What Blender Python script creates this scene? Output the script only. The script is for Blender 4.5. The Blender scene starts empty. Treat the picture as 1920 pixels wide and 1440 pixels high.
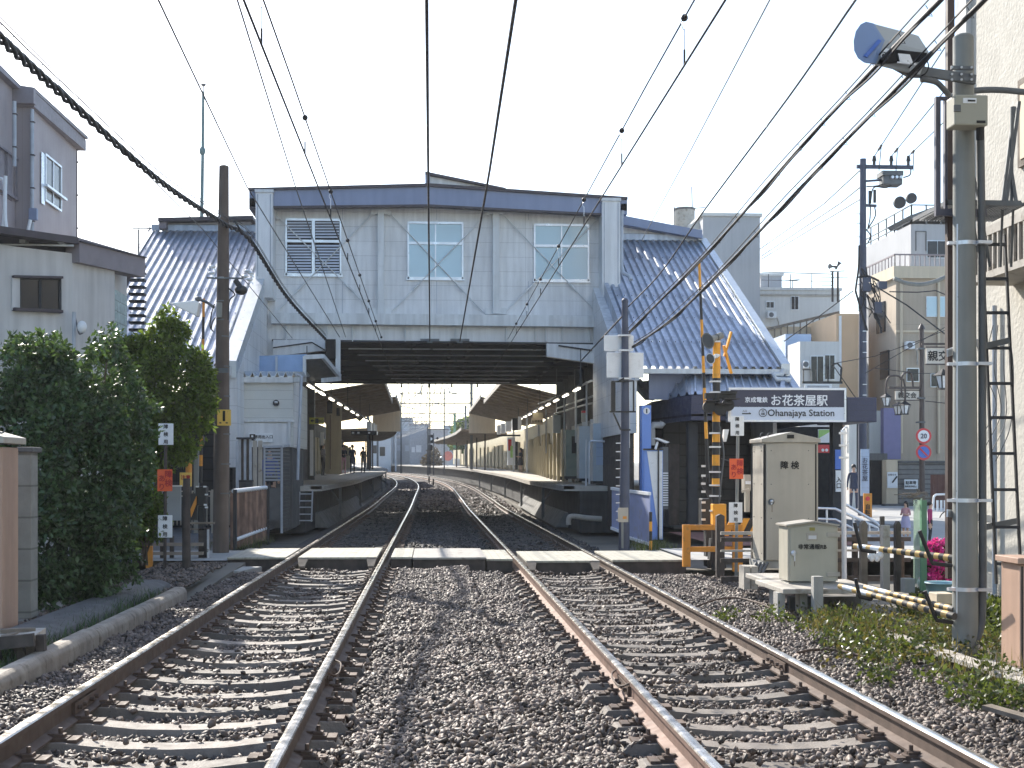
import bpy, bmesh, math, random
import numpy as np
from mathutils import Vector, Matrix
SC = bpy.context.scene
COL = SC.collection
random.seed(7); RNG = np.random.default_rng(11)
PI = math.pi
R = math.radians
# ---------------------------------------------------------------- camera model
F = 2500.0; HZ = 880.0; H = 1.45; TH = math.atan((960 - 808) / F)
CT, ST = math.cos(TH), math.sin(TH)
def _t(u, D): return D / (CT - ST * (u - 960) / F)
def X(u, D): return _t(u, D) * (ST + CT * (u - 960) / F)
def Z(v, D, u=960): return H + _t(u, D) * (HZ - v) / F
def at(u, v, D): return Vector((X(u, D), D, Z(v, D, u)))
def px(n, D): return n * D / F
cam_d = bpy.data.cameras.new('camera'); cam = bpy.data.objects.new('camera', cam_d); COL.objects.link(cam)
cam.location = (0, 0, H); cam.rotation_euler = (PI / 2, 0, -TH)
cam_d.sensor_fit = 'HORIZONTAL'; cam_d.sensor_width = 36; cam_d.lens = F / 1920 * 36
cam_d.shift_y = (HZ - 720) / 1920; cam_d.clip_start = .1; cam_d.clip_end = 3000
SC.camera = cam
# ---------------------------------------------------------------- materials
mt = {}
def M(name, col, rough=.65, metal=0., var=.14, scale=4., bump=0., bscale=40., seams=(), streak=0., island=0., spec=.5, dirt=0., dirtcol=(.12, .09, .06), big=0., objrand=0.):
    m = mt[name] = bpy.data.materials.new(name); m.use_nodes = True
    nt = m.node_tree; N = nt.nodes; L = nt.links; b = N['Principled BSDF']
    b.inputs['Roughness'].default_value = rough; b.inputs['Metallic'].default_value = metal
    b.inputs['Specular IOR Level'].default_value = spec
    tc = N.new('ShaderNodeTexCoord')
    def noise(sc, det=5, vec=None):
        n = N.new('ShaderNodeTexNoise'); n.inputs['Scale'].default_value = sc; n.inputs['Detail'].default_value = det
        L.new(vec or tc.outputs['Object'], n.inputs['Vector']); return n
    def mrange(src, a, bb, c, d):
        r = N.new('ShaderNodeMapRange'); r.inputs[1].default_value = a; r.inputs[2].default_value = bb
        r.inputs[3].default_value = c; r.inputs[4].default_value = d; L.new(src, r.inputs[0]); return r.outputs[0]
    def mul(a, bb):
        x = N.new('ShaderNodeMath'); x.operation = 'MULTIPLY'; L.new(a, x.inputs[0]); L.new(bb, x.inputs[1]); return x.outputs[0]
    fac = mrange(noise(scale).outputs['Fac'], .3, .7, 1 - var, 1 + var)
    if island:
        g = N.new('ShaderNodeNewGeometry'); fac = mul(fac, mrange(g.outputs['Random Per Island'], 0, 1, 1 - island, 1 + island))
    if big: fac = mul(fac, mrange(noise(.85, 3).outputs['Fac'], .35, .65, 1 - big, 1 + big))
    if objrand: oi = N.new('ShaderNodeObjectInfo'); fac = mul(fac, mrange(oi.outputs['Random'], 0, 1, 1 - objrand, 1 + objrand))
    hgt = None
    if seams:
        sx = N.new('ShaderNodeSeparateXYZ'); L.new(tc.outputs['Object'], sx.inputs[0])
        for ax, per, fr, dk in seams:
            d = N.new('ShaderNodeMath'); d.operation = 'DIVIDE'; d.inputs[1].default_value = per; L.new(sx.outputs[ax], d.inputs[0])
            f = N.new('ShaderNodeMath'); f.operation = 'FRACT'; L.new(d.outputs[0], f.inputs[0])
            s = N.new('ShaderNodeMath'); s.operation = 'GREATER_THAN'; s.inputs[1].default_value = fr; L.new(f.outputs[0], s.inputs[0])
            fac = mul(fac, mrange(s.outputs[0], 0, 1, dk, 1)); hgt = s.outputs[0] if hgt is None else mul(hgt, s.outputs[0])
    if streak:
        mp = N.new('ShaderNodeMapping'); mp.inputs['Scale'].default_value = (1, 1, .08); L.new(tc.outputs['Object'], mp.inputs[0])
        fac = mul(fac, mrange(noise(7, 4, mp.outputs[0]).outputs['Fac'], .35, .65, 1 - streak, 1 + streak * .4))
    sc = N.new('ShaderNodeVectorMath'); sc.operation = 'SCALE'; sc.inputs[0].default_value = col[:3]; L.new(fac, sc.inputs['Scale'])
    out = sc.outputs[0]
    if dirt:
        mx = N.new('ShaderNodeMix'); mx.data_type = 'RGBA'; mx.inputs[7].default_value = (*dirtcol, 1)
        L.new(mrange(noise(scale * 2.3, 8).outputs['Fac'], .56, .68, 0, dirt), mx.inputs[0]); L.new(out, mx.inputs[6]); out = mx.outputs[2]
    L.new(out, b.inputs['Base Color'])
    rn = mrange(noise(scale * 1.7).outputs['Fac'], .3, .7, max(.02, rough - .1), min(1, rough + .1)); L.new(rn, b.inputs['Roughness'])
    if bump or hgt is not None:
        bp = N.new('ShaderNodeBump'); bp.inputs['Distance'].default_value = .012; bp.inputs['Strength'].default_value = bump or .5
        src = noise(bscale, 6).outputs['Fac']
        if hgt is not None: src = mul(src, hgt)
        L.new(src, bp.inputs['Height']); L.new(bp.outputs[0], b.inputs['Normal'])
    return m
def emis(name, col, s):
    m = bpy.data.materials.new(name); m.use_nodes = True; b = m.node_tree.nodes['Principled BSDF']
    b.inputs['Base Color'].default_value = (*col, 1); b.inputs['Emission Color'].default_value = (*col, 1); b.inputs['Emission Strength'].default_value = s
    return m
def leafmat(name, col, tr=.45, island=.5):
    m = M(name, col, .38, island=island, var=.2, scale=1.5, spec=.5); nt = m.node_tree; N = nt.nodes; L = nt.links
    b = N['Principled BSDF']; o = N['Material Output']; t = N.new('ShaderNodeBsdfTranslucent'); x = N.new('ShaderNodeMixShader')
    x.inputs[0].default_value = tr
    s = N.new('ShaderNodeVectorMath'); s.operation = 'MULTIPLY'; s.inputs[1].default_value = (1.35, 1.3, .65)
    L.new(b.inputs['Base Color'].links[0].from_socket, s.inputs[0]); L.new(s.outputs[0], t.inputs['Color'])
    L.new(b.outputs[0], x.inputs[1]); L.new(t.outputs[0], x.inputs[2]); L.new(x.outputs[0], o.inputs['Surface']); return m
def glassmat(name, col, rough=.08, metal=0.):
    return M(name, col, rough, metal, var=.05, scale=.8, spec=.8)
# ---------------------------------------------------------------- geometry
class MB:
    def __init__(s): s.v = []; s.f = []; s.m = []; s.sm = []; s.k = 0
    def mat(s, k): s.k = k; return s
    def add(s, vs, fs, smooth=False):
        o = len(s.v); s.v += [tuple(v) for v in vs]
        for f in fs: s.f.append(tuple(o + i for i in f)); s.m.append(s.k); s.sm.append(smooth)
        return s
    def box(s, x0, x1, y0, y1, z0, z1):
        v = [(x, y, z) for z in (z0, z1) for y in (y0, y1) for x in (x0, x1)]
        return s.add(v, [(0, 2, 3, 1), (4, 5, 7, 6), (0, 1, 5, 4), (2, 6, 7, 3), (0, 4, 6, 2), (1, 3, 7, 5)])
    def pbox(s, u0, v0, u1, v1, D, dep):           # front face is the pixel rectangle at world depth D
        a = at(u0, v1, D); b = at(u1, v0, D); return s.box(a.x, b.x, D, D + dep, a.z, b.z)
    def bar(s, p, q, w, h=None, up=(0, 0, 1)):     # rectangular bar between two points
        p, q = Vector(p), Vector(q); d = (q - p).normalized(); h = h or w
        u = Vector(up)
        if abs(d.dot(u)) > .95: u = Vector((0, 1, 0))
        a = d.cross(u).normalized() * w / 2; b = a.cross(d).normalized() * h / 2
        v = [p - a - b, p + a - b, p + a + b, p - a + b, q - a - b, q + a - b, q + a + b, q - a + b]
        return s.add(v, [(0, 1, 2, 3)[::-1], (4, 5, 6, 7), (0, 1, 5, 4), (1, 2, 6, 5), (2, 3, 7, 6), (3, 0, 4, 7)])
    def tube(s, pts, r, n=8, caps=True, r1=None):
        pts = [Vector(p) for p in pts]; m = len(pts); rr = [r + (r1 - r) * i / (m - 1) for i in range(m)] if r1 is not None else (r if isinstance(r, (list, tuple)) else [r] * m)
        rings = []; prev = None
        for i, p in enumerate(pts):
            d = (pts[min(i + 1, m - 1)] - pts[max(i - 1, 0)]).normalized()
            if prev is None:
                a = d.cross(Vector((0, 0, 1)));
                if a.length < .05: a = d.cross(Vector((1, 0, 0)))
                a.normalize()
            else:
                a = (prev - d * prev.dot(d)).normalized()
            prev = a; b = d.cross(a)
            rings.append([p + (a * math.cos(2 * PI * j / n) + b * math.sin(2 * PI * j / n)) * rr[i] for j in range(n)])
        vs = [v for g in rings for v in g]
        s.add(vs, [(i * n + j, i * n + (j + 1) % n, (i + 1) * n + (j + 1) % n, (i + 1) * n + j) for i in range(m - 1) for j in range(n)], n > 5)
        if caps: s.add(rings[0], [tuple(range(n))[::-1]]); s.add(rings[-1], [tuple(range(n))])
        return s
    def cyl(s, p, q, r, r1=None, n=16): return s.tube([p, q], r, n, True, r if r1 is None else r1)
    def ball(s, c, r, n=10, sq=(1, 1, 1)):
        c = Vector(c); vs = [c + Vector((0, 0, r * sq[2]))]
        k = n // 2
        for i in range(1, k):
            a = PI * i / k
            vs += [c + Vector((r * sq[0] * math.sin(a) * math.cos(2 * PI * j / n), r * sq[1] * math.sin(a) * math.sin(2 * PI * j / n), r * sq[2] * math.cos(a))) for j in range(n)]
        vs.append(c - Vector((0, 0, r * sq[2]))); e = len(vs) - 1
        fs = [(0, 1 + j, 1 + (j + 1) % n) for j in range(n)] + [(e, e - n + (j + 1) % n, e - n + j) for j in range(n)]
        fs += [(1 + i * n + j, 1 + (i + 1) * n + j, 1 + (i + 1) * n + (j + 1) % n, 1 + i * n + (j + 1) % n) for i in range(k - 2) for j in range(n)]
        return s.add(vs, fs, True)
    def prism(s, poly, d):                          # polygon (3-D points) swept by the vector d
        p = [Vector(q) for q in poly]; d = Vector(d); n = len(p)
        return s.add(p + [q + d for q in p], [tuple(range(n)), tuple(range(n, 2 * n))[::-1]] + [(i, n + i, n + (i + 1) % n, (i + 1) % n) for i in range(n)])
    def disc(s, c, r, dep, n=28):                   # disc facing -Y
        c = Vector(c); return s.cyl(c + Vector((0, dep, 0)), c, r, n=n)
    def build(s, name, mats, parent=None, bevel=0., loc=None, origin=None):
        me = bpy.data.meshes.new(name)
        o = bpy.data.objects.new(name, me); COL.objects.link(o)
        off = Vector((0, 0, 0))
        if parent is not None:
            o.parent = parent; q = parent
            while q is not None: off = off + Vector(q.location); q = q.parent
        elif origin == 'local': pass
        else:
            a = np.array(s.v); off = Vector(((a[:, 0].min() + a[:, 0].max()) / 2, (a[:, 1].min() + a[:, 1].max()) / 2, a[:, 2].min()))
            o.location = off
        if parent is not None and origin == 'local': off = Vector((0, 0, 0))
        me.from_pydata([(v[0] - off.x, v[1] - off.y, v[2] - off.z) for v in s.v], [], s.f)
        for m in (mats if isinstance(mats, (list, tuple)) else [mats]): me.materials.append(m)
        me.polygons.foreach_set('material_index', s.m); me.polygons.foreach_set('use_smooth', s.sm)
        bm = bmesh.new(); bm.from_mesh(me); bmesh.ops.recalc_face_normals(bm, faces=bm.faces); bm.to_mesh(me); bm.free()
        me.update()
        if bevel:
            b = o.modifiers.new('bevel', 'BEVEL'); b.width = bevel; b.segments = 2; b.limit_method = 'ANGLE'
        return o
def tag(o, label=None, cat=None, group=None, kind=None):
    if label: o['label'] = label
    if cat: o['category'] = cat
    if group: o['group'] = group
    if kind: o['kind'] = kind
    return o
def thing(name, label, cat, loc, group=None):
    o = bpy.data.objects.new(name, None); COL.objects.link(o); o.location = loc; o.empty_display_size = .2
    return tag(o, label, cat, group)
def dup(o, loc, label=None, group=None, rz=None):
    r = o.copy(); COL.objects.link(r); r.location = loc
    if rz is not None: r.rotation_euler = (0, 0, rz)
    if label: r['label'] = label
    if group: r['group'] = group
    for ch in list(o.children):
        c = ch.copy(); COL.objects.link(c); c.parent = r
        for g in list(ch.children):
            d = g.copy(); COL.objects.link(d); d.parent = c
    return r
def struct(o): o['kind'] = 'structure'; return o
def text(s, u, v, D, ph, mat, parent, bold=.0, name='lettering', proud=.006, line=1., sx=1., rot=None):
    cjk = any(ord(ch) > 0x2E80 for ch in s); size = px(ph, D) * 1.15
    c = bpy.data.curves.new('tmp', 'FONT'); c.body = s; c.size = size; c.align_x = 'CENTER'; c.align_y = 'CENTER'
    c.offset = 0 if cjk else bold * size; c.space_line = line; c.resolution_u = 3
    o = bpy.data.objects.new('tmp', c); COL.objects.link(o)
    bpy.context.view_layer.update(); dg = bpy.context.evaluated_depsgraph_get()
    me = bpy.data.meshes.new_from_object(o.evaluated_get(dg)); bpy.data.objects.remove(o); bpy.data.curves.remove(c)
    a = np.array([x.co for x in me.vertices]); a -= (a.min(0) + a.max(0)) / 2; fs = [tuple(f.vertices) for f in me.polygons]; n = len(a); V = []; Fs = []
    b = bold * size * 1.1
    offs = ((0, 0), (b, 0), (-b, 0), (0, b), (0, -b)) if cjk and bold else ((0, 0),)      # heavier strokes: stacked copies, each a hair behind the last
    for k, (dx, dy) in enumerate(offs):
        V += [((x + dx) * sx, -proud + .0006 * k, y + dy) for x, y, z in a]; Fs += [tuple(i + n * k for i in f) for f in fs]
    bpy.data.meshes.remove(me); me = bpy.data.meshes.new(name); me.from_pydata(V, [], Fs); me.materials.append(mat)
    ob = bpy.data.objects.new(name, me); COL.objects.link(ob); off = Vector((0, 0, 0)); q = parent
    while q is not None: off = off + Vector(q.location); q = q.parent
    ob.parent = parent; ob.location = at(u, v, D) - off
    return ob
def npmesh(name, V, Fc, mats, loc=(0, 0, 0), parent=None, smooth=False):
    """V (n,3), Fc (m,k) faces of one size."""
    me = bpy.data.meshes.new(name); k = Fc.shape[1]
    me.vertices.add(len(V)); me.vertices.foreach_set('co', np.ascontiguousarray(V, dtype=np.float32).ravel())
    me.loops.add(Fc.size); me.loops.foreach_set('vertex_index', np.ascontiguousarray(Fc, dtype=np.int32).ravel())
    me.polygons.add(len(Fc)); me.polygons.foreach_set('loop_start', np.arange(0, Fc.size, k, dtype=np.int32)); me.polygons.foreach_set('loop_total', np.full(len(Fc), k, dtype=np.int32))
    for m in (mats if isinstance(mats, (list, tuple)) else [mats]): me.materials.append(m)
    me.update(calc_edges=True); me.validate()
    o = bpy.data.objects.new(name, me); COL.objects.link(o); o.location = loc
    if parent is not None: o.parent = parent; o.location = (0, 0, 0)
    return o
def leaves(name, blobs, n, size, mat, parent=None, loc=(0, 0, 0), asp=.45, droop=.2, hollow=.5):
    """n small bent leaves spread through ellipsoid lobes (cx,cy,cz,rx,ry,rz[,weight])."""
    w = np.array([(b[6] if len(b) > 6 else 1) * b[3] * b[4] * b[5] for b in blobs]) ** .75; w /= w.sum()
    idx = RNG.choice(len(blobs), n, p=w); B = np.array([b[:6] for b in blobs])[idx]
    d = RNG.normal(size=(n, 3)); d /= np.linalg.norm(d, axis=1)[:, None]
    lump = 1 + .16 * np.sin(d[:, 0] * 7 + idx * 1.7) * np.sin(d[:, 2] * 8 + idx) + .10 * np.sin(d[:, 1] * 15 + d[:, 2] * 13)
    r = (RNG.random(n) ** (1 / 3.)) ** hollow * lump
    P = B[:, :3] + d * r[:, None] * B[:, 3:6] - np.array(loc)
    a = RNG.normal(size=(n, 3)) * .8 + d * .6; a[:, 2] -= droop; a /= np.linalg.norm(a, axis=1)[:, None]
    t = RNG.normal(size=(n, 3)); b = np.cross(a, t); b /= np.linalg.norm(b, axis=1)[:, None]; c = np.cross(a, b)
    s = size * (.6 + .8 * RNG.random(n))[:, None]
    v0 = P; v1 = P + a * s * .45 + b * s * asp * .5 + c * s * .06; v2 = P + a * s; v3 = P + a * s * .45 - b * s * asp * .5 + c * s * .06
    V = np.stack([v0, v1, v2, v3], 1).reshape(-1, 3); i = np.arange(n)[:, None] * 4
    Fc = np.concatenate([i + np.array([[0, 1, 2]]), i + np.array([[0, 2, 3]])], 0)
    return npmesh(name, V, Fc, mat, loc, parent)
def sag(p, q, s, n=14):
    p, q = Vector(p), Vector(q)
    return [p.lerp(q, i / n) - Vector((0, 0, s * 4 * (i / n) * (1 - i / n))) for i in range(n + 1)]
def poly3(pts, n=6):                                # Catmull-Rom through 3-D points
    P = [Vector(p) for p in pts]; P = [P[0] * 2 - P[1]] + P + [P[-1] * 2 - P[-2]]; out = []
    for i in range(1, len(P) - 2):
        a, b, c, d = P[i - 1:i + 3]
        for j in range(n):
            t = j / n; out.append(.5 * ((2 * b) + (c - a) * t + (2 * a - 5 * b + 4 * c - d) * t * t + (3 * b - a - 3 * c + d) * t ** 3))
    out.append(P[-2]); return out
# palette
P = M
P('white_siding', (.70, .71, .72), .5, var=.05, scale=1.2, streak=.13, big=.05, dirt=.10, dirtcol=(.45, .42, .38), seams=((2, .43, .03, .72), (0, 2.8, .005, .72)))
P('white_panel', (.70, .71, .72), .45, var=.05, scale=1.5, streak=.13, big=.05)
P('white_steel', (.64, .66, .67), .45, var=.06, scale=2, streak=.15, dirt=.12, dirtcol=(.36, .3, .25))
P('bluegrey_fascia', (.22, .26, .38), .5, var=.07, scale=1, streak=.06)
P('roof_metal', (.38, .425, .50), .40, .45, var=.12, scale=1.1, streak=.2, big=.1, dirt=.12, dirtcol=(.3, .28, .24))
P('roof_trim', (.55, .58, .6), .35, .3, var=.08)
P('dark_trim', (.06, .05, .06), .6)
P('pvc_grey', (.40, .43, .48), .5)
P('aluminium', (.62, .65, .7), .35, .6, var=.05)
P('pane_blue', (.42, .58, .66), .12, var=.06, scale=.6, spec=.8)
P('louvre', (.55, .6, .68), .5, var=.05)
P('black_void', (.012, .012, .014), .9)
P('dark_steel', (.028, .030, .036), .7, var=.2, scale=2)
P('mid_steel', (.12, .13, .14), .55, .3, var=.2)
P('navy', (.035, .04, .085), .45, var=.08, seams=((2, .13, .06, .6),))
P('navy_flat', (.03, .033, .07), .4, var=.05)
P('sign_grey', (.66, .70, .78), .4, var=.03)
P('sign_white', (.78, .80, .82), .45, var=.04, dirt=.12)
P('sign_orange', (.80, .13, .04), .5, var=.06)
P('sign_yellow', (.82, .55, .12), .5, var=.06, dirt=.3)
P('sign_red', (.62, .04, .05), .4, var=.04)
P('sign_blue', (.06, .16, .55), .4, var=.04)
P('ink', (.01, .01, .012), .6, var=.02)
P('ink_white', (.85, .85, .87), .5, var=.02)
P('ink_red', (.45, .03, .03), .6, var=.02)
P('cabinet', (.44, .405, .345), .45, var=.05, scale=2, streak=.10, dirt=.18, dirtcol=(.30, .25, .19), bump=.05, bscale=300)
P('cabinet_pink', (.44, .29, .215), .5, var=.05, scale=2, streak=.14, dirt=.2, dirtcol=(.3, .2, .15))
P('concrete', (.40, .39, .36), .85, var=.16, scale=3, bump=.4, bscale=60, streak=.15)
P('concrete_pale', (.42, .39, .345), .85, var=.14, scale=3, bump=.35, bscale=70, dirt=.5)
P('concrete_dark', (.12, .12, .12), .85, var=.2, scale=2.5, bump=.4, bscale=50, streak=.2)
P('pole_concrete', (.235, .24, .225), .8, var=.1, scale=2, bump=.15, bscale=90, streak=.16)
P('pole_brown', (.11, .085, .072), .8, var=.16, scale=3, bump=.2, bscale=80, streak=.2)
P('pole_slate', (.065, .075, .115), .6, var=.14, streak=.15)
P('rust', (.105, .068, .05), .75, var=.3, scale=9, bump=.2, bscale=120)
P('rail_side_shaded', (.105, .072, .056), .7, .2, var=.25, scale=7, bump=.15, bscale=120)  # rust with the shade of the unlit rail flank in its colour
P('rail_side_sunlit', (.20, .125, .095), .7, .1, var=.22, scale=7, bump=.15, bscale=120)  # the same rust, lightened and pinkened as if struck by the sun
P('rail_head', (.62, .58, .53), .24, .9, var=.1, scale=5)
P('yellow', (.80, .36, .03), .5, var=.08, dirt=.25)
P('black_paint', (.02, .02, .022), .5)
P('cable', (.016, .016, .02), .6)
P('cable_grey', (.10, .105, .11), .6)
P('orange_rail', (.62, .25, .03), .55, var=.12, dirt=.4)
P('wood_old', (.20, .165, .13), .85, var=.25, scale=6, bump=.4, bscale=60, streak=.25)
P('wood_dark', (.075, .062, .055), .85, var=.25, scale=6, bump=.3, bscale=60, streak=.25)
P('wood_brown', (.27, .225, .18), .8, var=.2, scale=3, seams=((1, .6, .04, .5),))
P('cream_wall', (.50, .44, .30), .6, var=.06, scale=1.5, streak=.1)
P('grey_wall', (.30, .33, .36), .6, var=.06)
P('stucco', (.50, .475, .42), .9, var=.05, scale=2, bump=1.0, bscale=17)
P('plaster', (.54, .535, .53), .8, var=.05, scale=1.5, streak=.14, big=.06, bump=.08, bscale=120)
P('mauve', (.37, .32, .325), .7, var=.06, scale=1, seams=((1, .3, .05, .86), (0, .3, .05, .86)))
P('mauve_trim', (.22, .195, .215), .6, var=.08)
P('brick_red', (.20, .09, .07), .85, var=.15, seams=((0, .22, .07, .6), (1, .11, .1, .6)))
P('asphalt', (.14, .14, .14), .9, var=.15, scale=2, bump=.3, bscale=120)
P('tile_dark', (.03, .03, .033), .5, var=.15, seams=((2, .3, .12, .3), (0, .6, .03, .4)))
P('building_grey', (.40, .41, .43), .7, var=.05, scale=.5, streak=.06, seams=((0, 1.5, .01, .85),))
P('building_pale', (.62, .62, .60), .7, var=.05, scale=.6, streak=.07)
P('building_beige', (.62, .52, .38), .75, var=.06, scale=.6, streak=.08)
P('building_brown', (.30, .24, .18), .8, var=.06, scale=.6, streak=.07, seams=((0, 1.9, .012, .8),))
P('building_blue', (.40, .50, .66), .6, var=.06, scale=.8, seams=((2, .25, .06, .8),))
P('building_orange', (.66, .46, .29), .75, var=.08, scale=.8)
P('lavender', (.20, .19, .34), .7, var=.06)
P('far_blue_hazed', (.44, .45, .47), .8, var=.12, scale=.4)  # distance haze is mixed into these far wall colours
P('far_pale', (.55, .58, .62), .8, var=.1, scale=.4)
P('glass_dark', (.02, .022, .027), .15, var=.1, spec=.3)
P('green_steel', (.12, .27, .16), .5, var=.1)
P('signal_box', (.45, .52, .58), .45, var=.05, streak=.05)
P('block', (.27, .27, .25), .9, var=.15, scale=5, bump=.4, bscale=60, seams=((2, .33, .06, .6),))
P('skin', (.52, .33, .24), .55, var=.05)
P('hair', (.014, .011, .010), .5)
LEAF_D = leafmat('leaf_dark', (.060, .105, .045), .32, .6)
LEAF_L = leafmat('leaf_light', (.10, .15, .03), .58, .55)
LEAF_W = leafmat('leaf_weed', (.075, .10, .03), .4, .5)
BARK = P('bark', (.09, .07, .05), .9, var=.25, bump=.5)
PETAL = leafmat('petal', (.62, .05, .36), .3, .3)
LAMP = emis('lamp_glow', (1, .93, .76), 3.2)
# ================================================================ ground, tracks, ballast
def cv(D): return -max(0., D - 80.) ** 2 / 1600.
def rise(D):
    t = max(0., D - 48.); return .0075 * t * min(1., t / 14.)
XL, XR, GL, GR, ZL, ZR = -1.53, 2.181, .758, .719, .02, -.07
def sweep(mb, Ds, sec, smooth=False):
    rings = [[(x, D, z) for x, z in sec(D)] for D in Ds]; n = len(rings[0]); vs = [v for r in rings for v in r]
    mb.add(vs, [(i * n + j, i * n + (j + 1) % n, (i + 1) * n + (j + 1) % n, (i + 1) * n + j) for i in range(len(Ds) - 1) for j in range(n)], smooth)
    mb.add(rings[0], [tuple(range(n))]); mb.add(rings[-1], [tuple(range(n))[::-1]]); return mb
DS = list(np.arange(2, 80, 3)) + list(np.arange(80, 262, 4))
def sheet(name, x0, x1, d0, d1, z, mat, n=40):
    m = MB(); ds = np.linspace(d0, d1, n)
    vs = [(x, d, z + rise(d)) for d in ds for x in (x0, x1)]
    m.add(vs, [(2 * i, 2 * i + 1, 2 * i + 3, 2 * i + 2) for i in range(n - 1)])
    return struct(m.build(name, mat))
sheet('ground', -400, 400, -40, 900, -.40, P('soil', (.16, .145, .12), .95, var=.25, scale=.8, bump=.5, bscale=30), 120)
m = MB(); sweep(m, DS, lambda D: [(-3.0 + cv(D), -.255 + rise(D)), (.4 + cv(D), -.255 + rise(D)), (.9 + cv(D), -.325 + rise(D)), (5.6 + cv(D) if D < 22 else 3.55 + cv(D), -.345 + rise(D)), (5.6 + cv(D) if D < 22 else 3.55 + cv(D), -.42 + rise(D)), (-3.0 + cv(D), -.42 + rise(D))])
struct(m.build('ballast_bed', P('ballast_base', (.085, .072, .065), .95, var=.4, scale=14, bump=1., bscale=45)))
STREET = P('street_paving', (.36, .355, .34), .9, var=.1, scale=1.2, bump=.2, bscale=120)
sheet('street', 6.6, 60, 24.75, 120, -.035, STREET); sheet('street', 4.27, 60, 21.6, 24.75, -.031, STREET, 3)
sheet('path', -60, -3.32, 21.9, 24.6, -.031, STREET, 3)
sheet('yard', -60, -4.0, 24.6, 75, -.06, mt['asphalt'])
sheet('brick_paving', 5.55, 8.6, 25.4, 31, -.02, mt['brick_red'], 3)
sheet('verge', -3.9, -3.28, 2, 21.8, -.16, P('verge_soil', (.10, .09, .065), .95, var=.3, scale=6, bump=.8), 8)

# ---- rails
prof = [(-.07, 0), (-.07, .012), (-.012, .032), (-.009, .112), (-.033, .122), (-.033, .150), (-.027, .158), (-.012, .161), (.012, .161), (.027, .158), (.033, .150), (.033, .122), (.009, .112), (.012, .032), (.07, .012), (.07, 0)]
def rail(cx, zz, label, side='rail_side_sunlit'):
    m = MB(); n = len(prof); ds = np.array(list(np.arange(2, 80, 6.)) + list(np.arange(80, 262, 4.)))
    rings = [[(cx + cv(D) + a, D, zz - .161 + b + rise(D)) for a, b in prof] for D in ds]; vs = [v for r in rings for v in r]
    for j in range(n):
        m.k = 1 if 6 <= j <= 8 or j in (5, 9) else 0
        m.add([r[j] for r in rings] + [r[(j + 1) % n] for r in rings], [(i, i + 1, len(ds) + i + 1, len(ds) + i) for i in range(len(ds) - 1)], j in (6, 7, 8))
    return tag(m.build('rail', [mt[side], mt['rail_head']]), label, 'rail')
rail_dark = None
RX = [XL - GL, XL + GL, XR - GR, XR + GR]; RZ = [ZL, ZL, ZR, ZR]
RAILS = [rail(RX[0], ZL, 'leftmost steel rail of the four, beside the concrete kerb', 'rail_side_shaded'), rail(RX[1], ZL, 'pale topped right hand rail of the left track', 'rail_side_shaded'),
         rail(RX[2], ZR, 'rusty sunlit pinkish left rail of the right track with a bolted joint'), rail(RX[3], ZR, 'rightmost steel rail, dark web, beside the lineside boxes', 'rail_side_shaded')]
for k, dj in ((1, 9.95), (2, 9.9), (3, 10.95), (0, 8.9)):           # bolted joints
    m = MB(); x = RX[k]; z = RZ[k] - .161
    for s in (-1, 1):
        m.box(x + s * .011 if s > 0 else x - .034, x + .034 if s > 0 else x - .011, dj - .28, dj + .28, z + .035, z + .105)
        for q in (-.21, -.09, .09, .21): m.cyl((x + s * .034, dj + q, z + .07), (x + s * .062, dj + q, z + .07), .016, n=6)
    m.build('joint_plate', mt['rust'], RAILS[k])
for k, dj in ((1, 9.95), (2, 9.9)):
    m = MB(); x = RX[k]; s = 1 if k == 1 else -1; z = RZ[k] - .161
    for e in (0, .012): m.tube(poly3([(x + s * .03, dj - .36, z + .13 + e), (x + s * .09, dj - .2, z + .10 - e), (x + s * .10, dj + .1, z + .12 + e), (x + s * .03, dj + .36, z + .13)]), .006, 6)
    m.build('bond_wire', mt['rust'], RAILS[k])

# ---- sleepers
SLM = P('sleeper_concrete', (.185, .16, .138), .72, var=.2, objrand=.3, scale=5, bump=.5, bscale=70, dirt=.55, dirtcol=(.13, .10, .08))
def sleeper_mb(L=1.0):
    m = MB(); xs = [-L, -L + .04, -.62, -.32, 0, .32, .62, L - .04, L]; zt = [-.05, 0, .004, -.030, -.038, -.030, .004, 0, -.05]
    rings = [[(x, -.125, -.17), (x, -.098, z), (x, .098, z), (x, .125, -.17)] for x, z in zip(xs, zt)]; vs = [v for r in rings for v in r]
    m.add(vs, [(i * 4 + j, i * 4 + (j + 1) % 4, (i + 1) * 4 + (j + 1) % 4, (i + 1) * 4 + j) for i in range(len(xs) - 1) for j in range(4)])
    m.add(rings[0], [(0, 1, 2, 3)]); m.add(rings[-1], [(3, 2, 1, 0)]); return m
def fast_mb(xo):
    m = MB(); m.box(xo - .2, xo + .2, -.06, .06, -.02, .004)
    for s in (-1, 1):
        x = xo + s * .105; m.box(x - .05, x + .05, -.05, .05, .002, .024); m.box(x - .028, x + .028, -.036, .036, .022, .042)
        m.box(x - .05 - s * .02, x + .03 - s * .02, -.02, .02, .03, .045); m.cyl((x, 0, .04), (x, 0, .078), .013, n=6)
        m.box(x + s * .055, x + s * .11, -.07, .07, -.012, .018)
    return m
SLP = []                                                             # sleeper positions, also used to lay the ballast
sl_me = {}
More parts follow.
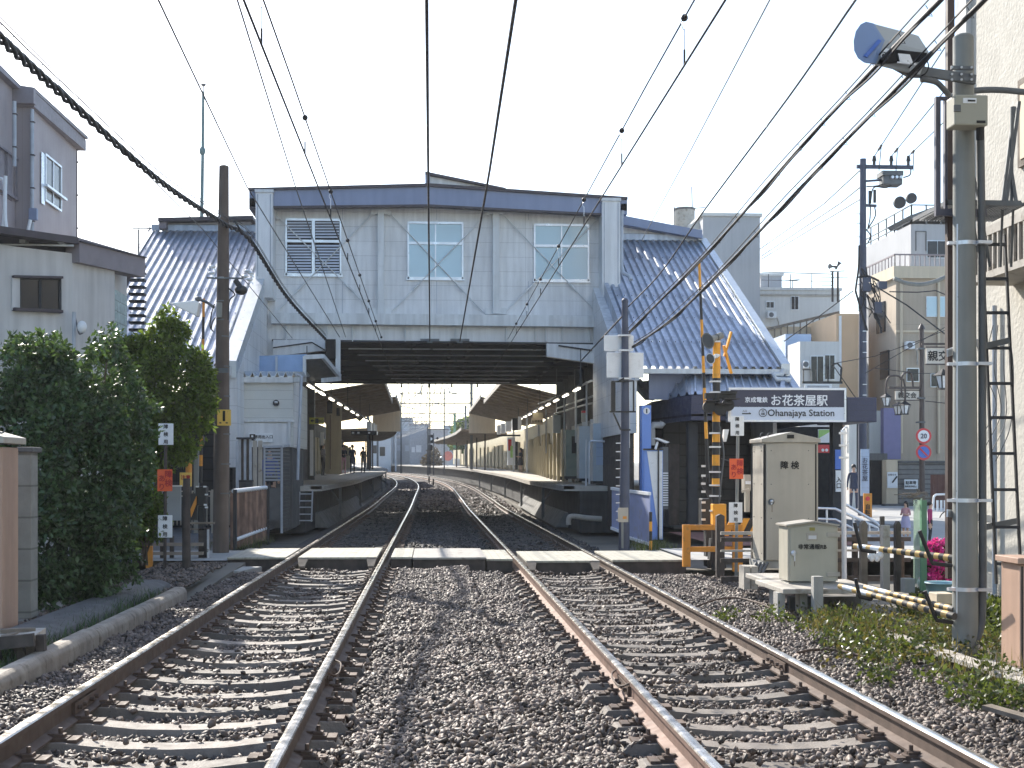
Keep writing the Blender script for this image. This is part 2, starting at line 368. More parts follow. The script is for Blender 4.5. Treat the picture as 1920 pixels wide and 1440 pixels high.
for nm, cx, g, zz, lab, grp in (('left', XL, GL, ZL, 'worn grey concrete sleeper half sunk in ballast under the left track', 'sleepers of the left track'),
                                ('right', XR, GR, ZR, 'worn grey concrete sleeper half sunk in ballast under the right track', 'sleepers of the right track')):
    proto = None; D = 6.3 + (.2 if nm == 'right' else 0)
    while D < 78:
        if not 21.6 < D < 24.8:
            lift = random.uniform(-.012, .006); loc = (cx + cv(D) + random.uniform(-.02, .02), D, zz - .165 + lift + rise(D)); SLP.append((loc[0], D, loc[2], random.random()))
            if proto is None:
                proto = sleeper_mb().build('sleeper', SLM, origin='local'); proto.location = loc; tag(proto, lab, 'sleeper', grp)
                for s in (-1, 1): fast_mb(s * g).build('rail_fastening', mt['rust'], proto, origin='local')
                p0 = proto
            elif D > 24.8:
                if D < 25.4: dk = p0.data.copy(); dk.materials[0] = P('sleeper_shaded', (.075, .068, .062), .8, var=.2, scale=5)  # sleeper copy darkened to carry the bridge shade in its colour
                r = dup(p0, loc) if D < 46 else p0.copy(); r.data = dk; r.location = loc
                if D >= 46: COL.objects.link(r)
            elif D < 46: dup(p0, loc, rz=random.uniform(-.012, .012))
            else:
                r = p0.copy(); COL.objects.link(r); r.location = loc
        D += .575 if D < 46 else .66
        if proto is not None and D > 6.9: proto = p0
# ---- ballast stones
def stone_variants(n):
    out = []
    for k in range(n):
        bm = bmesh.new(); r = random.Random(k)
        for i in range(11):
            d = Vector((r.gauss(0, 1), r.gauss(0, 1), r.gauss(0, 1))).normalized(); d = Vector((d.x * 1.15, d.y * .9, d.z * .62)) * r.uniform(.8, 1.05); bm.verts.new(d)
        res = bmesh.ops.convex_hull(bm, input=bm.verts); 
        for v in [v for v in bm.verts if not v.link_faces]: bm.verts.remove(v)
        bmesh.ops.triangulate(bm, faces=bm.faces); bm.verts.index_update()
        out.append((np.array([v.co[:] for v in bm.verts]), np.array([[v.index for v in f.verts] for f in bm.faces]))); bm.free()
    return out
SV = stone_variants(14)
SLX = np.array([(s[0], s[1], s[3]) for s in SLP])
def stones(name, pts, size, mat, label=None):
    """pts (n,3); one mesh of crushed stones."""
    n = len(pts); var = RNG.integers(0, len(SV), n); VV = []; FF = []; o = 0
    q = RNG.normal(size=(n, 4)); q[:, 1:3] *= .45; q /= np.linalg.norm(q, axis=1)[:, None]; w, x, y, z = q.T
    Rm = np.stack([1 - 2 * (y * y + z * z), 2 * (x * y - z * w), 2 * (x * z + y * w), 2 * (x * y + z * w), 1 - 2 * (x * x + z * z), 2 * (y * z - x * w), 2 * (x * z - y * w), 2 * (y * z + x * w), 1 - 2 * (x * x + y * y)], 1).reshape(n, 3, 3)
    s = size * (.55 + .75 * RNG.random(n) ** 1.6)
    for k, (v, f) in enumerate(SV):
        i = np.where(var == k)[0]
        if not len(i): continue
        a = np.einsum('nij,vj->nvi', Rm[i], v) * s[i][:, None, None] + pts[i][:, None, :]
        VV.append(a.reshape(-1, 3)); FF.append((f[None] + (np.arange(len(i)) * len(v))[:, None, None]).reshape(-1, 3) + o); o += len(i) * len(v)
    ob = npmesh(name, np.concatenate(VV), np.concatenate(FF), mat); ob['kind'] = 'stuff'
    if label: ob['label'] = label
    return ob
def ballast_pts(x0, x1, d0, d1, sp):
    nx, nd = int((x1 - x0) / sp), int((d1 - d0) / sp)
    gx, gd = np.meshgrid(np.linspace(x0, x1, nx), np.linspace(d0, d1, nd)); p = np.stack([gx.ravel(), gd.ravel()], 1); p += RNG.uniform(-.6, .6, p.shape) * sp
    cvv = -np.maximum(0, p[:, 1] - 80) ** 2 / 1600; rs = np.array([rise(d) for d in p[:, 1]]); x = p[:, 0]; d = p[:, 1]
    z = np.full(len(p), -.195)
    mid = (x > XL + 1.05) & (x < XR - 1.05); z[mid] += .035
    z += np.where(x > .6, -.075, 0) ; z -= np.clip(x - 3.6, 0, 3) * .05
    z += .018 * np.sin(x * 5.1 + d * 2.3) + .014 * np.sin(d * 5.7 - x * 3)
    keep = np.ones(len(p), bool)
    for rx in RX: keep &= np.abs(x - rx) > .092
    # sleepers keep their tops mostly clear
    for cx in (XL, XR):
        S = SLX[np.abs(SLX[:, 0] - cx) < .3]; j = np.clip(np.searchsorted(S[:, 1], d), 1, len(S) - 1)
        j = np.where(np.abs(S[j, 1] - d) < np.abs(S[j - 1, 1] - d), j, j - 1); dd = np.abs(S[j, 1] - d)
        on = (np.abs(x - cx) < 1.04) & (dd < .118)
        cover = .03 + .16 * (np.sin(S[j, 1] * 3.1 + x * 1.3) > .55) + .20 * (np.sin(S[j, 1] * 1.7 - x * 2.1) > .8)
        keep &= ~(on & (RNG.random(len(p)) > cover)); z[on] += .035
        btw = (np.abs(x - cx) < 1.0) & ~on; z[btw] -= .03
    keep &= ~((d > 21.75) & (d < 24.7))
    return np.stack([x + cvv, d, z + rs], 1)[keep]
BST = P('ballast_stone', (.125, .096, .08), .62, var=.15, scale=40, island=.7, big=.22, bump=.25, bscale=160)
BS2 = mt['ballast_stone']
stones('ballast', ballast_pts(-3.02, 5.3, 6.5, 22, .035), .031, BST, 'brown grey crushed stone ballast')
BSD = P('ballast_shaded', (.055, .05, .048), .7, var=.2, scale=40, island=.6)  # bridge shade put into the stone colour, up to the sunlit stretch
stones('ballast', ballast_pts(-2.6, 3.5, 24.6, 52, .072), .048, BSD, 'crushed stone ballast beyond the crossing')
stones('ballast', ballast_pts(-2.6, 3.5, 52, 115, .17), .085, BST, 'crushed stone ballast between the platforms')
q = np.stack([RNG.uniform(-4.3, -3.25, 2600), RNG.uniform(11, 21.7, 2600), np.full(2600, -.15)], 1); q[:, 2] += np.clip((q[:, 1] - 17) * .03, 0, .09); stones('rubble', q, .04, BST, 'stones and rubble along the kerb at the left')
# second scatter of loose stones for depth
q = ballast_pts(-3.0, 5.2, 6.5, 21.7, .10); q[:, 2] += .012; stones('ballast', q, .037, BST, 'loose larger stones on the ballast')

# ---- boarded crossing
CPM = P('crossing_deck', (.42, .40, .33), .8, var=.1, scale=3, bump=.5, bscale=30, dirt=.5, seams=((0, .12, .2, .86),))
CPF = P('crossing_smooth', (.39, .365, .33), .85, var=.1, scale=3, bump=.2, dirt=.5)
CPS = mt['rust']
for x0, x1, zt, mm, lab, dv in ((-3.32, -2.37, .012, CPM, 'ribbed pale crossing panel outside the left track', .0), (-2.17, -.885, .012, CPM, 'wide ribbed pale crossing panel between the left track rails', .05),
                           (-.66, -.31, .008, CPM, 'narrow ribbed crossing panel right of the left track', .0), (-.30, .905, .0, CPF, 'plain smooth concrete panel in the middle of the crossing', .03),
                           (.915, 1.355, -.03, CPM, 'narrow ribbed crossing panel left of the right track', 0.), (1.57, 2.79, -.06, CPM, 'wide ribbed crossing panel between the right track rails', .05), (3.01, 4.26, -.055, CPM, 'ribbed crossing panel outside the right track', 0.)):
    m = MB(); m.box(x0, x1, 22 - dv, 24.5 + dv, zt - .035, zt); o = m.build('crossing_deck', mm, bevel=.006); tag(o, lab, 'panel', 'panels of the track crossing')
    m = MB(); m.box(x0 + .01, x1 - .01, 22.03 - dv, 24.45, zt - .23, zt - .038); m.build('panel_base', mt['wood_dark'], o)
    if dv == .05:
        m = MB()
        for e in (x0 + .0, x1 - .17): m = MB(); m.prism([(e, 21.95, zt - .01), (e + .17, 21.95, zt - .01), (e + .13, 21.72, zt - .13), (e + .04, 21.72, zt - .13)], (0, 0, -.03)); m.build('end_ramp', mt['wood_old'], o)
# ---- kerb on the left
m = MB()
for i, (d0, d1) in enumerate(((2.0, 9.6), (9.62, 12.6), (12.62, 14.6), (14.62, 17.0))):
    m.prism([(-3.27, d0, -.35), (-3.06, d0, -.35), (-3.065, d0, -.09), (-3.09, d0, -.05), (-3.12, d0, -.035), (-3.22, d0, -.04), (-3.27, d0, -.08)], (random.uniform(-.02, .0), d1 - d0, random.uniform(-.015, .01)))
tag(m.build('kerb', P('kerb_concrete', (.32, .28, .235), .85, var=.2, scale=4, bump=.5, bscale=40, dirt=.7, dirtcol=(.14, .11, .085), streak=.2), bevel=.012), 'long rounded concrete kerb along the left edge of the ballast', 'kerb')
# cable trough boards on the right
m = MB()
for i in range(4):
    a = Vector((4.62 + .02 * i, 13.1 - i * 1.12, -.22)); b = Vector((4.64 + .02 * i, 12.0 - i * 1.12, -.22)); m.bar(a, b, .16, .05)
tag(m.build('cable_trough', mt['concrete_pale'], bevel=.006), 'pale concrete cable trough lids lying in the weeds', 'cable trough')
m = MB(); m.bar(at(1850, 1325, 9.0), at(1990, 1365, 8.5), .10, .03)
tag(m.build('timber_board', mt['wood_old']), 'old board lying beside the cable trough', 'board')
# ================================================================ platforms
def plat(side):
    if side > 0:
        e0 = lambda D: XR + 1.47 + cv(D) + .25 * math.sin(max(0, min(1, (D - 40) / 50)) * PI) ; e1 = lambda D: e0(D) + 4.6; D0 = 36.6
    else:
        e0 = lambda D: XL - 1.46 + cv(D) ; e1 = lambda D: e0(D) - 5.5; D0 = 36.8
    ds = [d for d in np.concatenate([np.arange(D0, 80, 3.), np.arange(80, 215, 5.)])]
    t = thing('platform', 'long raised platform on the %s with %s' % (('right', 'sunlit slab edge and cream panelled wall') if side > 0 else ('left', 'shaded slab edge and metal end ladder')), 'platform', (e0(D0), D0, -.2))
    s = side
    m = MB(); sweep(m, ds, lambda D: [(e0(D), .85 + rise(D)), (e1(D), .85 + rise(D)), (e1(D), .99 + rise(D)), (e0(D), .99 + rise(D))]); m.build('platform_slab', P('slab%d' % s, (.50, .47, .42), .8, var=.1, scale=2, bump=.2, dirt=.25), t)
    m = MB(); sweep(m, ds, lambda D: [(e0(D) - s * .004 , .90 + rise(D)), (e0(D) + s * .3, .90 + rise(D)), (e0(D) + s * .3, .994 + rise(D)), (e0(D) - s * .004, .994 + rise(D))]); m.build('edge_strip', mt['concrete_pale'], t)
    m = MB(); sweep(m, ds, lambda D: [(e0(D) + s * .45, -.3 + rise(D)), (e1(D), -.3 + rise(D)), (e1(D), .849 + rise(D)), (e0(D) + s * .45, .849 + rise(D))]); m.build('retaining_wall', P('wall_dark', (.05, .05, .052), .9, var=.25, scale=2, streak=.3), t)  # near-black streaked grey below the slab
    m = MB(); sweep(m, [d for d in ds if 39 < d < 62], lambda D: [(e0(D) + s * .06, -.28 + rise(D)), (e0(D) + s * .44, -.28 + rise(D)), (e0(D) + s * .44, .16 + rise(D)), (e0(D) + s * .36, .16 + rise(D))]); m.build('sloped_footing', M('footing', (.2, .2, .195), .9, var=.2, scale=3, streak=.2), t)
    for D in np.arange(D0 + 9, 110, 13.):
        m = MB(); x = e0(D) + s * .1; m.bar((x, D, -.25 + rise(D)), (x, D, .85 + rise(D)), .09); m.bar((x, D, .3 + rise(D)), (x + s * .34, D, .8 + rise(D)), .05); m.build('bracket', mt['mid_steel'], t)
    return t, e0
PLR, ER = plat(1); PLL, EL = plat(-1)
# ================================================================ station over the tracks
D0 = 39.5
ST_ = thing('station_building', 'white and blue station hall bridging both tracks with sloping blue stair roofs', 'station', (0, D0, 0))
m = MB(); m.pbox(511, 380, 1129, 590, D0, 17.3); m.build('wall', mt['white_siding'], ST_)
# gabled fascia
def fasc(D, us, vt, vb, dep, mat, name, par=ST_):
    m = MB(); top = [at(u, v, D) for u, v in zip(us, vt)]; bot = [at(u, v, D) for u, v in zip(us, vb)]
    n = len(us); vs = top + bot + [p + Vector((0, dep, 0)) for p in top + bot]
    fs = []
    for i in range(n - 1): fs += [(i, i + 1, n + i + 1, n + i), (2 * n + i, 3 * n + i, 3 * n + i + 1, 2 * n + i + 1), (i, 2 * n + i, 2 * n + i + 1, i + 1), (n + i, n + i + 1, 3 * n + i + 1, 3 * n + i)]
    fs += [(0, n, 3 * n, 2 * n), (n - 1, 3 * n - 1, 4 * n - 1, 2 * n - 1)]
    m.add(vs, fs); return m.build(name, mat, par)
fasc(38.9, (467, 805, 1176), (355, 347, 372), (387, 384, 402), .35, mt['bluegrey_fascia'], 'fascia')
fasc(38.82, (466, 805, 1177), (352, 343.5, 369), (357, 349, 374), 18, mt['dark_trim'], 'roof')
fasc(38.87, (512, 805, 1128), (386, 383, 400), (389.5, 386.5, 403.5), .3, mt['dark_trim'], 'drip_edge')
m = MB(); m.box(X(804.5, 38.86), X(806.5, 38.86), 38.88, 38.92, Z(384, 38.9), Z(348, 38.9)); m.build('seam_cover', mt['bluegrey_fascia'], ST_)
# raised roof light
rl = fasc(38.95, (802, 940), (330, 354), (352, 358), 9, mt['white_panel'], 'roof_monitor')
fasc(38.8, (797, 948), (321, 352), (326, 356), 9.5, mt['dark_trim'], 'monitor_roof', rl)
fasc(38.85, (797.5, 806), (324, 326), (350, 350), 9.4, mt['bluegrey_fascia'], 'monitor_side', rl)
# corner columns
for u0, u1, vt, vb, g in ((479, 511, 358, 518, (467, 480)), (1129, 1163, 374, 531, (1162, 1175))):
    m = MB(); m.pbox(u0, vt, u1, vb + 40, 38.7, 1.1); c = m.build('corner_column', mt['white_panel'], ST_, bevel=.01)
    m = MB(); m.pbox(u0 - 1.5, vt - 3, u1 + 1.5, vt + 2, 38.66, 1.15); m.build('cap', mt['white_steel'], c)
    m = MB(); m.pbox(u0 + 3, vt + 6, u0 + 5, vb, 38.69, .02); m.pbox(u1 - 5, vt + 6, u1 - 3, vb, 38.69, .02); m.build('joint_strip', mt['pvc_grey'], c)
# gutters and downpipe of the roof ends
for s, u in ((-1, 473), (1, 1170)):
    m = MB(); m.pbox(u - 6, 372 if s < 0 else 382, u + 6, 392 if s < 0 else 395, 38.9, 17); m.build('gutter', mt['dark_trim'], ST_)
m = MB(); m.tube([at(1167, 395, 38.85), at(1165, 410, 38.85), at(1165, 498, 38.85), at(1169, 512, 38.7), at(1181, 518, 38.5), at(1183, 525, 38.4)], .06, 8); m.build('downpipe', mt['pvc_grey'], ST_)
# posts, gussets and tie rods on the face
for u0, u1 in ((708, 720), (924, 936)):
    m = MB(); m.pbox(u0, 388, u1, 588, D0 - .18, .19); p = m.build('face_post', mt['white_steel'], ST_, bevel=.006)
    m = MB(); uc = (u0 + u1) / 2
    m.pbox(uc - 18, 387, uc + 18, 401, D0 - .15, .1)
    for s in (-1, 1): m.prism([at(uc + s * 18, 395, D0 - .12), at(uc + s * 20.5, 400, D0 - .12), at(uc + s * 15, 405, D0 - .12), at(uc + s * 10, 400, D0 - .12)], (0, .06, 0))
    m.build('gusset', mt['white_steel'], p)
    m = MB(); m.pbox(uc - 20, 578, uc + 20, 589, D0 - .10, .08); m.build('gusset', mt['white_steel'], p)
for u, s in ((514, 1), (1127, -1)):
    m = MB(); m.prism([at(u, 392, D0 - .13), at(u + s * 6, 392, D0 - .13), at(u + s * 6, 404, D0 - .13), at(u + s * 11, 410, D0 - .13), at(u + s * 6, 412, D0 - .13), at(u, 404, D0 - .13)], (0, .1, 0)); m.build('gusset', mt['white_steel'], ST_)
for a, b, c, d in ((518, 404, 700, 584), (697, 402, 520, 584), (733, 402, 905, 584), (912, 402, 735, 584), (945, 404, 1118, 584), (1120, 412, 948, 584)):
    m = MB(); p, q = at(a, b, D0 - .09), at(c, d, D0 - .09); m.tube([p, q], .018, 6)
    k = p.lerp(q, .72); k2 = p.lerp(q, .79); m.tube([k, k2], .035, 6); m.build('tie_rod', mt['white_steel'], ST_)
# windows
def window(u0, v0, u1, v1, tr, lou=False):
    um = (u0 + u1) / 2; d = D0 - .02
    m = MB(); w_ = 3.2
    for a, b, c, e in ((u0, v0, u0 + w_, v1), (u1 - w_, v0, u1, v1), (u0 + w_, v0, u1 - w_, v0 + w_), (u0 - 2, v1 - w_, u1 + 2, v1 + 2), (u0 + w_, tr, u1 - w_, tr + 4)): m.pbox(a, b, c, e, d - .05, .08)
    m.pbox(um - (3 if lou else 1.3), v0 + w_, um + (3 if lou else 1.3), tr, d - .04, .07); m.pbox(um - (3 if lou else 1.3), tr + 4, um + (3 if lou else 1.3), v1 - w_, d - .04, .07)
    w = m.build('window', mt['aluminium'], ST_)
    m = MB(); m.pbox(u0 + w_, v0 + w_, u1 - w_, v1 - w_, d - .012, .02); m.build('pane', mt['black_void'] if lou else mt['pane_blue'], w)
    if lou:
        m = MB(); v = v0 + 6
        while v < v1 - 7:
            if not tr - 4 < v < tr + 4:
                for a, b in ((u0 + 4, um - 4), (um + 4, u1 - 4)):
                    A, B = at(a, v, d - .03), at(b, v, d - .03); h = px(3.4, D0)
                    m.add([A, B, B + Vector((0, -.03, -h)), A + Vector((0, -.03, -h)), A + Vector((0, .01, 0)), B + Vector((0, .01, 0)), B + Vector((0, -.02, -h)), A + Vector((0, -.02, -h))], [(0, 1, 2, 3), (4, 7, 6, 5), (0, 3, 7, 4), (1, 5, 6, 2), (0, 4, 5, 1), (2, 6, 7, 3)])
            v += 5.4
        m.build('louvre', mt['louvre'], w)
window(535, 410, 640, 516, 450, True); window(764, 416, 869, 523, 454); window(1001, 420, 1105, 527, 459)
# wall joints
m = MB()
for u in (642, 819, 991): m.pbox(u - .6, 392, u + .6, 412, D0 - .004, .01); m.pbox(u - .6, 527, u + .6, 588, D0 - .004, .01)
m.build('wall_joint', mt['pvc_grey'], ST_)
# sill girder and deck girder
def slant(u0, vt0, vb0, u1, vt1, vb1, D, dep, mat, name, bevel=0):
    m = MB(); m.prism([at(u0, vt0, D), at(u1, vt1, D), at(u1, vb1, D), at(u0, vb0, D)], (0, dep, 0)); return m.build(name, mat, ST_, bevel)
slant(508, 586, 606, 1123, 592, 613, D0 - .35, .5, mt['white_steel'], 'sill_girder')
slant(510, 606, 639, 1122, 613, 646, D0 - .02, .25, mt['white_panel'], 'deck_girder')
m = MB()
for u in (537, 613, 661, 760, 855, 950, 1005, 1024, 1055, 1105): m = MB(); m.pbox(u - 1, 611, u + 1, 640, D0 - .12, .1); m.build('stiffener', mt['white_steel'], ST_)
m = MB(); m.prism([at(510, 636, D0 - .1), at(1122, 643, D0 - .1), at(1122, 646, D0 - .1), at(510, 639.5, D0 - .1)], (0, .34, 0)); m.build('flange', mt['dark_steel'], ST_)
# side corbels beneath the girder
slant(512, 637, 668, 609, 637, 657, D0 - .3, .28, mt['white_panel'], 'corbel'); slant(1025, 644, 668, 1121, 646, 682, D0 - .3, .28, mt['white_panel'], 'corbel')
m = MB(); m.tube([at(512, 652, D0 - .34), at(585, 642, D0 - .34), at(610, 657, D0 - .34)], .02, 6); m.build('conduit', mt['dark_steel'], ST_)
m = MB(); m.tube([at(1047, 648, D0 - .34), at(1110, 657, D0 - .34)], .025, 6); m.build('conduit', mt['dark_steel'], ST_)
# underside
zc = Z(640, D0)
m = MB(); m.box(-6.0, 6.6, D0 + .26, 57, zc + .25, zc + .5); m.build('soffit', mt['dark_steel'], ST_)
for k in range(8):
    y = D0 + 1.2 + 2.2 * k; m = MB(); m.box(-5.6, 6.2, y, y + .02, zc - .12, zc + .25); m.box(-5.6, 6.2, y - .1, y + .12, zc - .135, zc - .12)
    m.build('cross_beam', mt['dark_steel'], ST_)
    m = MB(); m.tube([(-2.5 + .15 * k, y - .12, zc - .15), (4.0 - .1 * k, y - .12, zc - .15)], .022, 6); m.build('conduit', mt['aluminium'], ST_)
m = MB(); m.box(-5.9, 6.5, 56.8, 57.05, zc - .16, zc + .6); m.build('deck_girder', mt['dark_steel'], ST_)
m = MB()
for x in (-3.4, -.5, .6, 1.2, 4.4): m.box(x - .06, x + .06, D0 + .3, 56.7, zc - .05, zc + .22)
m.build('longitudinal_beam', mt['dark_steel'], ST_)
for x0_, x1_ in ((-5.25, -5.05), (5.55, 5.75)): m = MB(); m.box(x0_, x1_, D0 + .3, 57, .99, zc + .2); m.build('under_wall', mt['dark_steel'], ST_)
m = MB(); m.pbox(499, 520, 516, 705, D0 - .04, .3); m.build('end_panel', mt['white_panel'], ST_)
for x in (-4.95, 5.4):
    for y in (41.5, 48.5, 55.5):
        m = MB(); m.box(x - .16, x + .16, y - .16, y + .16, .9, zc - .15); m.build('pier', mt['mid_steel'], ST_)
# insulated hangers under the near girder for the feeders, and along the far edge
for u, D in ((806, D0 + .1), (862, D0 + .1)):
    a = at(u, 640, D); m = MB(); m.box(a.x - .28, a.x + .28, D - .28, D + .1, a.z - .02, a.z + .05); m.box(a.x - .08, a.x + .08, D - .28, D - .2, a.z - .08, a.z - .02); m.build('wire_bracket', mt['mid_steel'], ST_)
for u in (753, 805, 847, 895):
    a = at(u, 716, 56.7); m = MB(); m.cyl(a + Vector((0, 0, .1)), a - Vector((0, 0, .16)), .05, .03, 8); m.cyl(a - Vector((0, 0, .16)), a - Vector((0, 0, .24)), .07, .02, 8); m.build('insulator', mt['cable'], ST_)
# left inner screens beneath the bridge: blue sheet wall, open box canopy
slant(467, 668, 706, 574, 664, 702, 37.5, .15, M('sheet_blue', (.24, .36, .58), .4, .3, var=.08), 'screen_wall')
m = MB(); m.pbox(516, 668, 520, 703, 37.42, .06); m.build('screen_joint', mt['roof_metal'], ST_)
m = MB()
for p, q in (((571, 668), (571, 716)), ((571, 670), (605, 668)), ((605, 668), (637, 706)), ((605, 713), (637, 710))): m.bar(at(*p, 37.2), at(*q, 37.2 + (1.5 if p[0] > 600 else 0)), .09, .12)
m.build('canopy_frame', mt['white_steel'], ST_)
m = MB(); m.prism([at(573, 672, 37.3), at(606, 671, 37.3), at(636, 708, 38.8), at(573, 716, 38.8)], (0, .5, .05)); m.build('canopy_board', mt['mid_steel'], ST_)
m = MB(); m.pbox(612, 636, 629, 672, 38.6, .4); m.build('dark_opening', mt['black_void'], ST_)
m = MB(); m.pbox(629, 636, 638, 708, 38.7, .15); m.build('edge_post', mt['white_steel'], ST_)
# ---------------- stair roofs
def stair(s):
    zt, zb, Dt, Db = (9.0, 4.0, 43., 33.2) if s < 0 else (8.86, 3.96, 43., 32.9)
    x_in, x_out = (-5.13, -8.75) if s < 0 else (5.17, 8.74)
    def zr(D): return zb + (zt - zb) * (D - Db) / (Dt - Db)
    # folded plate roof: real ribs
    m = MB(); n = 17; p = (x_out - x_in) / n; pr = []
    for i in range(n):
        x = x_in + p * i; pr += [(x, 0), (x + p * .30, 0), (x + p * .45, .085), (x + p * .80, .085), (x + p * .98, 0)]
    pr.append((x_out, 0)); ds = np.linspace(Db, Dt, 7)
    for k in range(len(ds) - 1):                 # lapped sheets
        a, b = ds[k] - .06, ds[k + 1]; lift = .006 * (k % 2)
        vs = [(x, a, zr(a) + z + lift) for x, z in pr] + [(x, b, zr(b) + z + lift) for x, z in pr]; N_ = len(pr)
        m.add(vs, [(i, i + 1, N_ + i + 1, N_ + i) for i in range(N_ - 1)])
    m.k = 1
    for k in range(1, 7):                        # bolt heads along the purlins
        D = Db + (Dt - Db) * (k - .12) / 6
        for i in range(n):
            x = x_in + p * (i + .62); m.cyl((x, D, zr(D) + .07), (x, D - .004, zr(D) + .105), .014, n=6)
    rf = m.build('stair_roof', [mt['roof_metal'], mt['mid_steel']], ST_)
    m = MB(); m.prism([(x_out, Db - .05, zr(Db) - .25), (x_out, Db - .05, zr(Db) + .13), (x_out, Dt, zr(Dt) + .13), (x_out, Dt, zr(Dt) - .25)], (s * .22, 0, 0)); m.build('verge_trim', mt['roof_trim'], rf)
    # inner verge: flashing beside the hall
    m = MB(); m.prism([(x_in, Db - .05, zr(Db) - .3), (x_in, Db - .05, zr(Db) + .12), (x_in, 39.2, zr(39.2) + .12), (x_in, 39.2, zr(39.2) - .3)], (-s * (.35 if s < 0 else .12), 0, 0)); m.build('verge_trim', mt['roof_trim'] if s < 0 else mt['roof_metal'], rf)
    zw = 1.5 if s < 0 else 2.35; m = MB(); m.prism([(x_in - s * .36, Db, zw), (x_in - s * .36, Db, zr(Db) - .28), (x_in - s * .36, 39.4, zr(39.4) - .28), (x_in - s * .36, 39.4, zw)], (s * .3, 0, 0)); m.build('stair_wall', mt['white_siding'], ST_)
    if s > 0: m = MB(); m.box(x_in - .3, x_in - .1, Db + .2, 39.3, -.1, zw); m.build('timber_wall', mt['wood_dark'], ST_)
    m = MB(); m.prism([(x_out - s * .1, Db, 0), (x_out - s * .1, Db, zr(Db) - .1), (x_out - s * .1, Dt, zr(Dt) - .1), (x_out - s * .1, Dt, 0)], (-s * .1, 0, 0)); m.build('stair_wall', mt['white_panel'], ST_)
    m = MB(); m.box(min(x_in, x_out) - .15, max(x_in, x_out) + .15, Db - .22, Db - .04, zb - .14, zb - .02); m.build('gutter', mt['white_steel'], rf)
    # top hall behind the head of the stair
    u = (303, 472) if s < 0 else (1166, 1316)
    if s < 0:
        fasc(43.02, (306, 470), (416, 412), (440, 440), 7, mt['white_panel'], 'head_wall'); fasc(42.6, (296, 474), (408, 404), (415, 411), 8, mt['dark_trim'], 'head_roof')
        m = MB(); m.pbox(298, 408, 312, 428, 42.7, 7.5); m.build('gutter', mt['mauve_trim'], ST_)
    else:
        fasc(43.02, (1164, 1312), (416, 440), (456, 456), 7, mt['white_panel'], 'head_wall'); fasc(42.6, (1164, 1317), (403, 432), (420, 447), 8, mt['bluegrey_fascia'], 'head_roof')
        m = MB(); m.pbox(1310, 430, 1317, 450, 42.7, 7.5); m.build('gutter', mt['white_steel'], ST_)
    m = MB(); m.prism([(x_in, Dt - .1, zt + .02), (x_out + s * .1, Dt - .1, zt + .02), (x_out + s * .1, Dt - .1, zt + .22), (x_in, Dt - .1, zt + .22)], (0, .25, .08)); m.build('ridge_flashing', mt['roof_metal'], rf)
    return zr
zrl = stair(-1); zrr = stair(1)
m = MB(); m.tube([at(1470, 692, 32.6), at(1466, 702, 32.6), at(1450, 702, 32.5), at(1456, 711, 32.4), at(1482, 713, 32.4)], .06, 8); m.build('downpipe', mt['white_steel'], ST_)
# ---------------- entrance canopy on the right
zf1, zf0 = 3.22, 2.62
plan = [(X(1206, 37), 37.0), (X(1222, 34.6), 34.6), (X(1296, 31.5), 31.5), (X(1588, 31.5), 31.5), (X(1588, 31.5), 39)]
m = MB(); top = [(x, y, zf1) for x, y in plan]; bot = [(x, y, zf0) for x, y in plan]
for i in range(4):
    a, b = Vector(plan[i]), Vector(plan[i + 1]); n = Vector((b.y - a.y, a.x - b.x)).normalized() * -.12
    m.add([(a.x, a.y, zf0), (b.x, b.y, zf0), (b.x, b.y, zf1), (a.x, a.y, zf1), (a.x + n.x, a.y + n.y, zf0), (b.x + n.x, b.y + n.y, zf0), (b.x + n.x, b.y + n.y, zf1), (a.x + n.x, a.y + n.y, zf1)], [(0, 1, 2, 3), (4, 7, 6, 5), (0, 4, 5, 1), (3, 2, 6, 7), (0, 3, 7, 4), (1, 5, 6, 2)])
can = m.build('entrance_canopy', mt['navy'], ST_)
m = MB(); m.prism([(x, y, zf0 + .1) for x, y in plan], (0, 0, .05)); m.build('soffit', mt['dark_steel'], can)
# canopy roof: ribbed, rising back to the stair wall
m = MB(); e0 = Vector((X(1222, 34.6), 34.6, zf1 + .02)); e1 = Vector((X(1296, 31.5), 31.5, zf1 + .02)); e2 = Vector((X(1500, 31.5), 31.5, zf1 + .02)); zb_ = 3.8
def ribs(a, b, ba, bb, n):
    ta = []; 
    for i in range(n):
        for f, h in ((0, 0), (.3, 0), (.42, .07), (.58, .07), (.7, 0)): ta.append(((i + f) / n, h))
    ta.append((1, 0)); vs = [Vector(a).lerp(Vector(b), t) + Vector((0, 0, h)) for t, h in ta] + [Vector(ba).lerp(Vector(bb), t) + Vector((0, 0, h)) for t, h in ta]; k = len(ta)
    m.add(vs, [(i, i + 1, k + i + 1, k + i) for i in range(k - 1)])
ribs(e0, e1, (X(1203, 34.4), 35.6, zb_), (X(1296, 33.1), 33.1, zb_), 5); ribs(e1, e2, (X(1296, 33.1), 33.1, zb_), (X(1480, 33.1), 33.1, zb_), 13)
m.build('canopy_roof', mt['roof_metal'], can)
m = MB(); m.bar(e0 + Vector((-.05, 0, .04)), Vector((X(1199, 34.4), 35.6, zb_ + .06)), .28, .05); m.build('verge_trim', mt['roof_trim'], can)
m = MB(); m.bar(Vector((X(1466, 31.5), 31.5, zf1 + .06)), Vector((X(1470, 33.1), 33.1, zb_ + .1)), .1, .05); m.bar(e2 + Vector((0, 0, .03)), Vector((X(1476, 33.1), 33.1, zb_ + .05)), .14, .05); m.build('verge_trim', mt['roof_metal'], can)
